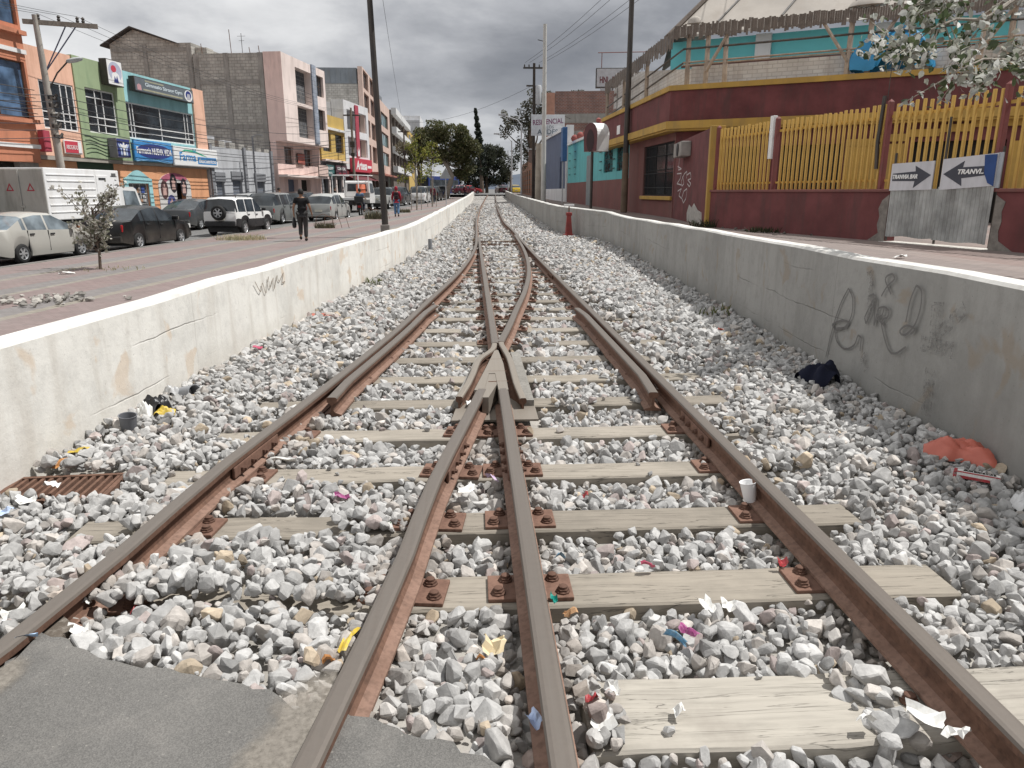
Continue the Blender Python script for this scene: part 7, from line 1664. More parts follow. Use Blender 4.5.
pole('slim grey street lamp with arm to the left, second beyond the power pole', 4.9, 92.0, right_z(92), 6.2, .10, .07, P_GREY, sl_(-1, 6.2, 1.8), 'street_lamp', 'street lamp')
for k, (x_, y_, h_) in enumerate(((6.2, 128, 7), (7.4, 150, 7.5), (8.8, 180, 8))): pole(('thin grey pole at the far crossing street', 'thin grey pole well beyond the crossing street', 'thin grey pole at the vanishing end of the street')[k], x_, y_, 1.0, h_, .10, .07, P_GREY)
b, Lf = frame2('orange_house', (6.4, 96), (6.0, 72), right_z(80), 'low orange brick house wall beyond the power pole', 'house')
facade(b, 'wall', brick_mat('orange_brick', (.38, .17, .09), (.28, .12, .07), (.25, .2, .17), 'xz', .5, .25, .03, var=.4), 0, Lf, -.2, 3.6, [(2+k*4.5, 4+k*4.5, .2, 2.6) for k in range(4)], 0, .3); block(b, 'roof', P_CONC, 0, Lf, .31, 6, 0, 3.5)
for k in range(4): block(b, 'doorway', SHOP, 2+k*4.5, 4+k*4.5, .25, .29, .2, 2.6)
b, Lf = frame2('balcony_room', (5.3, 70.5), (6.9, 70.0), right_z(70), 'small brown corner room jutting out over the far right pavement', 'house')
mb = MB(); mb.bbox(0, Lf, 0, 3, 3.1, 4.2, .03); mb.build('wall', simple('brown_room', (.22, .16, .14), .8, dirt=(.14, .1, .09)), b); MB().box(-.1, Lf+.1, -.15, 3.1, 4.2, 4.32).build('coping', P_GREY, b); MB().box(.5, Lf, .4, 3, 0, 3.09).build('base_wall', P_CONC, b)
# switch stand between the rails and the right wall
st = empty('switch_stand', (3.02, 23.2, rail_z(23)-.12), 0, 'red tapered switch stand with thin rod and white top plate by the right wall', 'switch stand')
mb = MB(); q0 = [(-.16, -.16), (.16, -.16), (.16, .16), (-.16, .16)]; q1 = [(-.08, -.10), (.08, -.10), (.08, .10), (-.08, .10)]
mb.add([(x, y, 0) for x, y in q0] + [(x, y, .06) for x, y in q0] + [(x*1.0, y*1.0, .07) for x, y in q1 for _ in (0,)] , [(0, 3, 2, 1), (0, 1, 5, 4), (1, 2, 6, 5), (2, 3, 7, 6), (3, 0, 4, 7), (4, 5, 9, 8), (5, 6, 10, 9), (6, 7, 11, 10), (7, 4, 8, 11)])
mb.add([(-.105, -.11, .06), (.105, -.11, .06), (.105, .11, .06), (-.105, .11, .06), (-.06, -.07, .62), (.06, -.07, .62), (.06, .07, .62), (-.06, .07, .62)], [(0, 3, 2, 1), (4, 5, 6, 7), (0, 1, 5, 4), (1, 2, 6, 5), (2, 3, 7, 6), (3, 0, 4, 7)]); mb.bbox(-.09, .09, -.09, .09, .62, .72, .02)
mb.build('stand', mat('faded_red_paint', (.26, .04, .036), .6, .3, 4, dirt=(.16, .06, .05)), st); mb = MB(); mb.tube([(0, 0, .7), (0, 0, .92)], .02, 6); mb.build('rod', M_RUST, st); mb = MB(); mb.bbox(-.16, .16, -.02, .02, .90, .97, .01); mb.build('top_plate', W_FR, st)
mb = MB(); mb.lathe([(.05, 0), (.05, .36), (.045, .38)], 10); tag(mb.build('stub_post', P_GREYD, loc=(-1.02, 18.1, -.2)), 'short dark stub post standing in the stones by the left wall joint', 'post')
# road sign seen from behind
e = empty('road_sign', (-1.95, 57.9, pave_z(57.9)), R(10), 'grey triangular road sign seen from behind on a thin post', 'sign'); mb = MB(); mb.tube([(0, 0, 0), (0, 0, 2.9)], .035, 7); mb.build('post', P_GREY, e)
MB().add([(-.45, -.03, 2.25), (.45, -.03, 2.25), (0, -.03, 3.05), (-.45, -.05, 2.25), (.45, -.05, 2.25), (0, -.05, 3.05)], [(0, 1, 2), (5, 4, 3), (0, 3, 4, 1), (1, 4, 5, 2), (2, 5, 3, 0)]).build('plate', simple('sign_back_grey', (.34, .35, .36), .5), e)
# overhead wires on the right
for k, (dx, z) in enumerate(((-.7, 10.1), (-.35, 10.1), (.4, 10.1), (.75, 10.1))): cable('power_line', (5.0 + dx, 61, z + .9), (14 + dx*2.2, 14, 15.5), 1.2, .012, 'thin power line running from the timber pole over the maroon building', 'power lines over the right side')
cable('power_line', (5.0, 61, 9.4), (-7.6, 96, 9.6), .8, .012, 'thin wire crossing above the track between the far poles', 'wires above the track'); cable('power_line', (-3.1, 27.7, 9.0), (-8.2, 96, 8.6), .6, .008, 'thin wire from the left lamp pole to the far grey pole', 'wires above the track left')

# ================================================================== trees and plants
M_LEAF = attr_mat('leaf', .55, .35, 0, 30, .2, .35)
BARK = wood_mat('bark', (.16, .125, .10), 'z', (.07, .055, .045), .4); BARKP = wood_mat('pale_bark', (.36, .33, .29), 'z', (.2, .18, .15), .3)
LEAF6 = np.array([(0, -.5, 0), (.30, -.28, .05), (.36, .08, .07), (0, .55, 0), (-.36, .08, .07), (-.30, -.28, .05)]); LEAF6F = np.array([(0, 1, 2), (0, 2, 3), (0, 3, 4), (0, 4, 5)])
LEAF4 = np.array([(0, -.5, 0), (.34, 0, .06), (0, .55, 0), (-.34, 0, .06)]); LEAF4F = np.array([(0, 1, 2), (0, 2, 3)])
def leaves(name, P, size, tones, parent, shape=4, jitter=.35, droop=0.0, seed=1, m=None):
    r_ = np.random.default_rng(seed); P = np.asarray(P); n = len(P); hv, hf = (LEAF6, LEAF6F) if shape == 6 else (LEAF4, LEAF4F)
    q = r_.standard_normal((n, 4)); q[:, 0] += 1.2; q /= np.linalg.norm(q, axis=1)[:, None]; a, b, c, d = q.T
    Rm = np.stack([1-2*(c*c+d*d), 2*(b*c-a*d), 2*(b*d+a*c), 2*(b*c+a*d), 1-2*(b*b+d*d), 2*(c*d-a*b), 2*(b*d-a*c), 2*(c*d+a*b), 1-2*(b*b+c*c)], 1).reshape(n, 3, 3)
    sz = size*r_.uniform(1-jitter, 1+jitter, n); V = np.einsum('nij,kj->nki', Rm, hv)*sz[:, None, None] + P[:, None, :]
    F = hf[None] + (np.arange(n)*len(hv))[:, None, None]
    tn = np.array(tones)[r_.integers(0, len(tones), n)]*r_.uniform(.7, 1.25, (n, 1)); T = np.ones((n, len(hv), 4)); T[:, :, :3] = tn[:, None, :]
    me = big_mesh(name, V.reshape(-1, 3), faces_tri=F.reshape(-1, 3)); set_tone(me, T.reshape(-1, 4)); return link(name, me, m or M_LEAF, parent)
def blob_points(blobs, per, seed, shell=.55):
    r_ = np.random.default_rng(seed); out = []
    for (x, y, z, rx, ry, rz) in blobs:
        n = int(per*(rx*ry*rz)**(2/3)); d = r_.standard_normal((n, 3)); d /= np.linalg.norm(d, axis=1)[:, None]
        rad = (shell + (1-shell)*r_.random(n))**.7 * (1 + .22*np.sin(d[:, 0]*5 + x) * np.cos(d[:, 2]*6 + z))
        out.append(np.array([x, y, z]) + d*rad[:, None]*np.array([rx, ry, rz]))
    return np.concatenate(out)
def limb(mb, a, b_, r0, r1, wob, rnd):
    a, b_ = Vector(a), Vector(b_); pts = [a.lerp(b_, t/5) + Vector((rnd.gauss(0, wob), rnd.gauss(0, wob), 0))*(1 if 0 < t < 5 else 0) for t in range(6)]
    mb.tube(pts, [r0 + (r1-r0)*t/5 for t in range(6)], 7); return pts
def tree(label, base, trunk_pts, radii, crown, per, leaf, tones, seed, bark=None, cat='tree', name='tree', group=None, limbs=True):
    """crown: blobs in world offsets from the base"""
    e = empty(name, base, 0, label, cat, group); rnd = random.Random(seed); mb = MB(); mb.tube(trunk_pts, radii, 9); top = Vector(trunk_pts[-1])
    if limbs:
        for c_ in crown:
            s_ = Vector(trunk_pts[-1 - rnd.randrange(min(2, len(trunk_pts)-1))]); limb(mb, s_, (c_[0], c_[1], c_[2]), radii[-1]*.7, radii[-1]*.18, .12*leaf*4, rnd)
    mb.build('trunk', bark or BARK, e)
    crown = [(c[0]*1.06, c[1], c[2], c[3]*1.16, c[4]*1.16, c[5]*1.14) for c in crown] if cat == 'tree' and per > 410 else crown
    sub = []
    r2 = np.random.default_rng(seed)
    for (x, y, z, rx, ry, rz) in crown:      # break every clump into smaller tufts with gaps between them
        for _ in range(7):
            d = r2.standard_normal(3); d /= np.linalg.norm(d); k = r2.uniform(.35, .62); sub.append((x + d[0]*rx*.72, y + d[1]*ry*.72, z + d[2]*rz*.72, rx*k, ry*k, rz*k))
    leaves('crown', blob_points(sub, per, seed), leaf, tones, e, 4, seed=seed); return e
G1_ = [(.11, .12, .05), (.14, .14, .065), (.075, .09, .042), (.18, .165, .09)]; G2_ = [(.21, .185, .13), (.16, .15, .09), (.25, .22, .16)]
# big tree with a leaning trunk at the far left
tb = (-3.3, 96.0, pave_z(96))
tree('broad dark green tree with leaning trunk over the far end of the left pavement', tb, [(0, 0, 0), (.5, 0, 1.5), (.9, 0, 2.8), (.2, 0, 4.2), (-.6, 0, 5.0)], [.38, .33, .30, .26, .2], [(-2.6, 0, 6.6, 1.7, 1.7, 1.4), (-1.2, .5, 7.8, 1.7, 1.6, 1.2), (.8, 0, 8.1, 1.8, 1.7, 1.3), (2.0, .4, 7.0, 1.6, 1.6, 1.7), (2.6, .0, 5.2, 1.4, 1.4, 1.6), (.4, 1.2, 6.2, 2.2, 1.8, 1.8), (-3.4, 0, 5.2, 1.1, 1.1, 1.0), (2.3, .5, 3.6, 1.2, 1.2, 1.1), (2.9, .2, 6.4, 1.3, 1.3, 1.3), (1.2, .3, 4.9, 1.5, 1.3, 1.1)], 560, .22, G1_ + [(.085, .10, .03)], 3, BARKP)
tree('brownish grey tree crown left of the leaning tree', (-7.2, 104, pave_z(104)), [(0, 0, 0), (.2, 0, 2), (0, 0, 4.2)], [.3, .25, .2], [(-.8, 0, 7.0, 1.7, 1.5, 1.6), (1.2, 0, 7.4, 1.8, 1.5, 1.4), (.1, 0, 5.5, 1.8, 1.5, 1.4)], 480, .20, G2_, 8)
# tall slim conifer, leaning
cb = (1.8, 126.0, 1.0); e = empty('conifer', cb, 0, 'tall narrow dark conifer leaning left at the end of the track', 'tree'); mb = MB(); mb.tube([(0, 0, 0), (-.3, 0, 6), (-1.0, 0, 13.4)], [.35, .25, .05], 8); mb.build('trunk', BARK, e)
rr = np.random.default_rng(5); t_ = rr.random(2600)**.8; ph = rr.uniform(0, 6.28, 2600); lay = .78 + .22*np.sin(t_*60); rad = ((1 - t_)*1.15 + .20)*lay*rr.random(2600)**.4
leaves('crown', np.stack([-1.0*t_**1.3 + rad*np.cos(ph), rad*np.sin(ph), 3.0 + t_*10.4 - rad*.25], 1), .34, [(.032, .044, .030), (.048, .058, .036), (.022, .030, .024)], e, 4, seed=5)
tree('dark evergreen tree around the foot of the leaning conifer', (2.6, 128, 1.0), [(0, 0, 0), (0, 0, 2.5), (.1, 0, 4)], [.3, .25, .2], [(-2.2, 0, 4.2, 1.7, 1.5, 2.3), (0, 0, 5.0, 1.6, 1.5, 2.3), (1.6, 0, 5.6, 1.6, 1.4, 1.6), (2.2, 0, 4.0, 1.2, 1.2, 1.3), (-.8, 0, 2.4, 2.0, 1.5, 1.5), (.6, .3, 7.0, 1.3, 1.2, 1.1), (2.0, .2, 2.6, 1.6, 1.4, 1.4)], 480, .24, [(.04, .05, .034), (.055, .062, .04), (.075, .08, .05)], 12)
tree('low dark tree at the end of the track left of the conifer', (-.6, 133, 1.0), [(0, 0, 0), (0, 0, 2.5)], [.25, .2], [(-1.6, 0, 3.4, 1.7, 1.5, 2.0), (-.2, 0, 4.4, 1.5, 1.4, 1.4), (.6, 0, 3.0, 1.5, 1.5, 2.0)], 420, .22, [(.03, .036, .024), (.045, .05, .03)], 14)
# loose tree behind the power pole
tree('loose feathery tree behind the dark power pole on the right', (6.8, 84, right_z(84)), [(0, 0, 0), (-.2, 0, 4), (-.4, 0, 7.5)], [.3, .24, .16], [(-2.9, 0, 8.0, .75, .8, 1.0), (-3.1, 0, 6.8, .65, .7, .8), (-1.0, 0, 8.6, .9, .9, 1.0), (-.9, 0, 7.2, .8, .9, 1.0), (-1.2, 0, 5.6, .75, .8, 1.0), (.4, 0, 10.4, 1.1, 1, .8), (-.2, 0, 9.4, .9, .9, .8), (1.9, 0, 10.6, 1.2, 1, 1.0), (3.2, 0, 9.5, 1.1, 1, .8), (1.2, 0, 8.7, 1.0, 1, .9), (-.7, 0, 3.8, .8, .9, 1.0), (.3, 0, 7.6, 1.0, 1, 1.0), (-2.2, 0, 7.4, .8, .8, .9)], 400, .18, [(.08, .085, .055), (.12, .115, .08), (.055, .06, .045), (.17, .16, .12)], 21)
tree('small loose tree crown above the brick house', (10.8, 80, right_z(80)), [(0, 0, 0), (0, 0, 8)], [.25, .14], [(-.7, 0, 9.4, 1.1, 1, .7), (.9, 0, 9.7, 1.1, 1, .8), (.2, 0, 10.2, .8, .8, .5)], 210, .2, [(.05, .055, .035), (.09, .085, .06)], 22)
tree('dense dark shrub tree by the far orange house', (5.2, 100, right_z(100)), [(0, 0, 0), (0, 0, 2.2)], [.2, .12], [(0, 0, 3.4, 1.0, 1.0, 1.4), (.5, 0, 4.8, .9, .9, 1.0)], 240, .24, [(.03, .036, .022), (.05, .055, .03)], 23)
# young street trees with yellow-green leaves
yg = [(.20, .22, .035), (.26, .26, .05), (.14, .17, .03), (.30, .27, .08)]
for k, (x_, y_, lab) in enumerate(((-4.05, 55.8, 'young yellow-green street tree nearest of the two by the parked cars'), (-3.3, 63.5, 'young yellow-green street tree farther of the two by the parked cars'))):
    tree(lab, (x_, y_, pave_z(y_)), [(0, 0, 0), (.05, 0, 1.4), (0, 0, 2.9)], [.07, .06, .045], [(-.5, 0, 3.0, .55, .5, .5), (.35, 0, 3.9, .55, .5, .6), (-.35, 0, 4.3, .5, .5, .6), (.75, 0, 2.7, .45, .4, .4), (.1, 0, 4.9, .45, .4, .4), (-1.0, 0, 2.2, .4, .4, .35)], 240, .16, yg, 30+k, BARKP)
    mb = MB(); [mb.tube([(dx, dy, 0), (dx, dy, 1.5)], .03, 5) for dx, dy in ((-.4, .1), (.35, -.1))]; 
    o = mb.build('tree_guard', POSTW if False else BARKP, None, loc=(x_, y_, pave_z(y_))); tag(o, 'pair of thin stakes beside the ' + ('nearest' if k == 0 else 'farther') + ' young street tree', 'stakes')
# silver-leaved sapling by the champagne car
sb = (-8.6, 17.5, pave_z(17.5)); e = empty('sapling', sb, 0, 'small silver-leaved sapling in a dry tree pit before the black sedan', 'sapling'); mb = MB(); rnd = random.Random(9)
mb.tube([(0, 0, 0), (.03, 0, .4), (-.02, 0, .9), (.0, 0, 1.4)], [.035, .03, .024, .014], 7); tips = []
for k in range(26):
    z0 = rnd.uniform(.35, 1.35); a = rnd.uniform(0, 6.28); l_ = rnd.uniform(.4, 1.08)*(1.15 if z0 > .6 else .7); t1 = Vector((l_*.72*math.cos(a), l_*.5*math.sin(a), z0 + l_*rnd.uniform(.35, .95))); limb(mb, (0, 0, z0), t1, .012, .004, .03, rnd); tips.append((Vector((0, 0, z0)), t1))
mb.build('trunk', BARK, e); pts = []
for a, b_ in tips:
    for _ in range(38): pts.append(tuple(a.lerp(b_, rnd.uniform(.35, 1.08)) + Vector((rnd.gauss(0, .05), rnd.gauss(0, .05), rnd.gauss(0, .05)))))
leaves('crown', pts, .075, [(.46, .44, .38), (.34, .33, .26), (.16, .165, .11), (.54, .52, .47)], e, 6, seed=9)
# silver poplar standing just outside the picture on the right, its branch hanging in
pb_ = (8.3, 6.6, .43); e = empty('poplar', pb_, 0, 'silver-leaved poplar branch hanging in at the upper right corner', 'tree'); mb = MB(); rnd = random.Random(4); mb.tube([(0, 0, -.1), (-.1, 0, 1.5), (-.25, .05, 3.2), (-.5, .1, 4.6)], [.16, .14, .11, .07], 9); base_v = Vector(pb_); pts = []
def branch(a, targets, r0):
    prev = Vector(a)
    for i, tgt in enumerate(targets):
        tv = Vector(tgt) - base_v; mb.tube([prev, prev.lerp(tv, .5) + Vector((0, 0, .05)), tv], [r0*(1-i*.28), r0*(.85-i*.28), r0*(.7-i*.25)], 6); yield prev, tv; prev = tv
W = lambda u, v, y: at_y(u, v, y)
twigs = []
for st_, tg, r0 in (((-.4, .08, 4.0), [W(1060, -20, 6.2), W(985, 20, 6.0), W(925, 32, 5.9), W(893, 50, 5.8)], .035), ((-.35, .07, 3.6), [W(1075, 40, 6.0), W(1010, 60, 5.8), W(955, 72, 5.7)], .03), ((-.4, .08, 4.0), [W(1050, -60, 6.5), W(970, -25, 6.4), W(915, 5, 6.3)], .03), ((-.3, .06, 3.4), [W(1080, 70, 5.9), W(1030, 58, 5.8)], .025), ((-.45, .1, 4.4), [W(1120, -120, 6.8), W(1060, -150, 7.2)], .03), ((-.2, .05, 3.0), [W(1180, -60, 7.2), W(1240, -120, 7.6)], .03), ((-.45, .1, 4.5), [W(1150, -180, 7), W(1100, -260, 7.4)], .03)):
    for a, b_ in branch(st_, tg, r0):
        for k in range(15):
            s_ = a.lerp(b_, rnd.random()); tt = s_ + Vector((rnd.gauss(0, .16), rnd.gauss(0, .2), rnd.gauss(-.03, .14))); mb.tube([s_, tt], [.006, .003], 4); twigs.append((s_, tt))
mb.build('trunk', BARKP, e)
for a, b_ in twigs:
    for _ in range(17): pts.append(tuple(a.lerp(b_, rnd.uniform(.3, 1.1)) + Vector((rnd.gauss(0, .035), rnd.gauss(0, .035), rnd.gauss(0, .03)))))
leaves('crown', pts, .060, [(.50, .51, .48), (.62, .63, .60), (.38, .39, .33), (.10, .13, .06), (.07, .095, .045), (.50, .51, .45)], e, 6, seed=4)
# dry tree pits along the pavement, grass tufts and hoop guards
def tuft(name, label, x, y, z, n, h, sp, tones, seed):
    r_ = np.random.default_rng(seed); P = []; V = []; F = []; T = []
    for i in range(n):
        a = r_.uniform(0, 6.28); d = sp*math.sqrt(r_.random()); px, py = d*math.cos(a), d*math.sin(a)*.6; hh = h*r_.uniform(.4, 1.1); lx, ly = r_.normal(0, .4)*hh, r_.normal(0, .4)*hh; w_ = .006 + .006*r_.random(); k = len(V)
        V += [(px-w_, py, 0), (px+w_, py, 0), (px+lx*.4+w_*.7, py+ly*.4, hh*.6), (px+lx*.4-w_*.7, py+ly*.4, hh*.6), (px+lx, py+ly, hh)]; F += [(k, k+1, k+2), (k, k+2, k+3), (k+3, k+2, k+4)]; c = np.array(tones[r_.integers(0, len(tones))])*r_.uniform(.7, 1.2); T += [(*c, 1)]*5
    me = big_mesh(name, np.array(V), faces_tri=np.array(F)); set_tone(me, np.array(T)); o = link(name, me, M_LEAF, None, (x, y, z)); return tag(o, label, 'grass tuft', None, 'stuff')
DRY = [(.58, .51, .33), (.48, .43, .27), (.36, .34, .19), (.64, .57, .40)]; DK = [(.12, .115, .075), (.19, .17, .10), (.08, .085, .05)]
tuft('grass_tuft', 'dry yellow grass patch in a tree pit behind the jeep', -8.1, 26.6, pave_z(26.6), 420, .20, .85, DRY, 1); tuft('grass_tuft', 'dark grass patch in a tree pit right of the man in black', -6.5, 33.4, pave_z(33.4), 260, .30, .45, DK, 2); tuft('grass_tuft', 'dark heap of dry plants in a tree pit before the flatbed truck', -5.35, 41.8, pave_z(41.8), 420, .5, .6, DK, 3); tuft('grass_tuft', 'low dry grass in the far tree pit near the young tree', -4.6, 51.0, pave_z(51), 300, .28, .5, DK, 4); tuft('grass_tuft', 'sparse dry grass round the foot of the sapling', -8.5, 17.45, pave_z(17.5), 45, .08, .9, DRY, 5)
def pit(label, x, y, w_, d_, rz):
    e = empty('tree_pit', (x, y, pave_z(y)), rz, label, 'tree pit'); mb = MB(); raised = label.startswith('raised'); r_ = random.Random(int(y*10))
    if raised:
        for a in ((-w_/2, w_/2, -d_/2, -d_/2+.1), (-w_/2, w_/2, d_/2-.1, d_/2), (w_/2-.1, w_/2, -d_/2+.1, d_/2-.1)): mb.bbox(*a, -.04, .13, .02)
        mb.build('kerb', mat('pit_kerb', (.50, .48, .43), .9, .2, 3, dirt=(.33, .3, .26)), e)
    else:
        mb.bbox(-w_/2, w_/2, -d_/2-.08, -d_/2, -.04, .012, .01); mb.build('kerb', mat('pit_kerb', (.50, .48, .43), .9, .2, 3, dirt=(.33, .3, .26)), e)
    k = 28; P = [(.5*w_*r_.uniform(.8, 1.18)*math.cos(2*math.pi*i/k), .5*d_*r_.uniform(.8, 1.15)*math.sin(2*math.pi*i/k)) for i in range(k)]
    MB().prism(P, -.05, .005).build('soil', dirt_mat('pit_soil', (.26, .22, .17)) if 'pit_soil' not in bpy.data.materials else bpy.data.materials['pit_soil'], e)
def rubble(name, label, cx_, cy_, z, n, sx, sy, r0, r1, seed, tone=(.36, .34, .31)):
    H = hulls(5, 12, seed); r_ = np.random.default_rng(seed); V = []; F = []; T = []; k = 0
    for i in range(n):
        hv, hf = H[i % 5]; s_ = r_.uniform(r0, r1); V.append(hv*s_*np.array([1.2, .9, .7]) + np.array([r_.normal(0, sx), r_.normal(0, sy), s_*.3])); F.append(hf + k); k += len(hv); T.append(np.tile(np.array([*(np.array(tone)*r_.uniform(.6, 1.3)), 1]), (len(hv), 1)))
    me = big_mesh(name, np.concatenate(V), faces_tri=np.concatenate(F)); set_tone(me, np.concatenate(T)); me.polygons.foreach_set('use_smooth', [False]*len(me.polygons)); return tag(link(name, me, M_STONE, None, (cx_, cy_, z)), kind='stuff')
rubble('rubble', '', -7.2, 12.7, pave_z(12.7) + .02, 90, .40, .30, .02, .08, 3); rubble('rubble', '', 6.6, 16.3, .43, 40, .35, .8, .02, .06, 5, (.2, .18, .16))
for (x_, y_, lab) in ((-6.4, 33.3, 'bent rusty wire hoop guard in the tree pit by the man in black'), (-5.5, 41.6, 'bent rusty wire hoop guard in the tree pit by the flatbed truck')):
    mb = MB()
    for k in range(3): mb.tube([(-.5 + k*.35, .1*k, 0), (-.42 + k*.35, .1*k, .5), (-.1 + k*.35, .1*k - .1, .62 - .1*k), (.25 + k*.3, .1*k - .1, .45), (.35 + k*.3, .1*k, 0)], .012, 5)
    tag(mb.build('hoop_guard', M_RUST, loc=(x_, y_, pave_z(y_))), lab, 'hoop guard')
tuft('weed', 'sparse weeds in the shade at the foot of the right wall', 3.15, 8.6, -.16, 60, .14, .5, [(.12, .14, .05), (.2, .2, .08)], 6); tuft('weed', 'pale weed growing at the foot of the left wall', -1.62, 11.6, -.15, 40, .15, .25, [(.16, .18, .07)], 7); tuft('weed', 'weed clump in the crack below the maroon yard wall', 5.8, 18.3, .43, 120, .22, .4, [(.05, .06, .03)], 8); tuft('weed', 'weed patch on the pavement before the low fence wall', 6.45, 15.9, .43, 150, .14, .5, [(.04, .05, .025), (.09, .1, .05)], 9)

# far hills
def hills(name, y, amp, x0, x1, z0, seed, m):
    r_ = random.Random(seed); n = 90; ph = [r_.uniform(0, 6) for _ in range(6)]; rows = [[], [], []]
    for i in range(n):
        x = x0 + (x1-x0)*i/(n-1); h = amp*(.62 + .22*math.sin(x*.0016+ph[0]) + .16*math.sin(x*.0041+ph[1]) + .07*math.sin(x*.011+ph[2]) + .03*math.sin(x*.027+ph[3]))
        rows[0].append((x, y, z0)); rows[1].append((x, y + 250, z0 + h*.6)); rows[2].append((x, y + 600, z0 + h))
    sheet(name, rows, m)
hills('hills', 2600, 165, -2600, 2800, -30, 2, mat('hazy_blue_hill', (.075, .095, .13), .95, .2, .004, bmp=0))  # distance haze mixed into the blue-grey colour
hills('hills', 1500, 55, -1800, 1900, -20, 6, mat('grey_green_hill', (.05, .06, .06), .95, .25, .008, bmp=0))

# ================================================================== litter on the stones
def paper(label, u, v, w_, h_, m, z=-.12, rot=0, curl=.01, name='paper_scrap', cat='paper scrap', tilt=(0, 0)):
    p = at_z(u, v, z); n = 5; vs = []; r_ = random.Random(int(u*7+v)); w_, h_ = (w_*.8, h_*.8) if p.y < 8 else (w_, h_); ph = r_.uniform(0, 6)
    for i in range(n):
        for j in range(n): a, b_ = i/(n-1)-.5, j/(n-1)-.5; vs.append((a*w_ + r_.gauss(0, w_*.05), b_*h_ + r_.gauss(0, h_*.05), curl*(math.sin(a*5+ph) + math.cos(b_*4+ph)) + r_.gauss(0, .10*min(w_, h_))))
    mb = MB(); mb.add(vs, [(i*n+j, (i+1)*n+j, (i+1)*n+j+1, i*n+j+1) for i in range(n-1) for j in range(n-1)]); o = mb.build(name, m, loc=(p.x, p.y, z + (.028 if z < -.1 and p.y < 8 else .012))); o.rotation_euler = (R(tilt[0]), R(tilt[1]), R(rot)); return tag(o, label, cat)
PW = mat('paper_white', (.76, .755, .73), .85, .12, 25, dirt=(.50, .47, .42)); PC = simple('paper_cream', (.66, .55, .36), .8); PYW = mat('plastic_yellow', (.62, .45, .06), .5, .25, 30, dirt=(.35, .3, .2)); POR = mat('plastic_orange', (.52, .24, .08), .5, .3, 30, dirt=(.3, .2, .12)); PMG = mat('plastic_magenta', (.34, .06, .20), .5, .4, 40, dirt=(.4, .3, .38)); PRE = mat('plastic_red', (.42, .05, .06), .5, .3, 40, dirt=(.3, .15, .12)); PBL = mat('plastic_blue', (.12, .26, .38), .5, .3, 40, dirt=(.35, .4, .42)); PGR = mat('plastic_green', (.14, .32, .13), .5, .3, 40, dirt=(.3, .35, .28)); PLI = simple('paper_lilac', (.55, .42, .58), .8); PTE = simple('plastic_teal', (.02, .30, .25), .5)
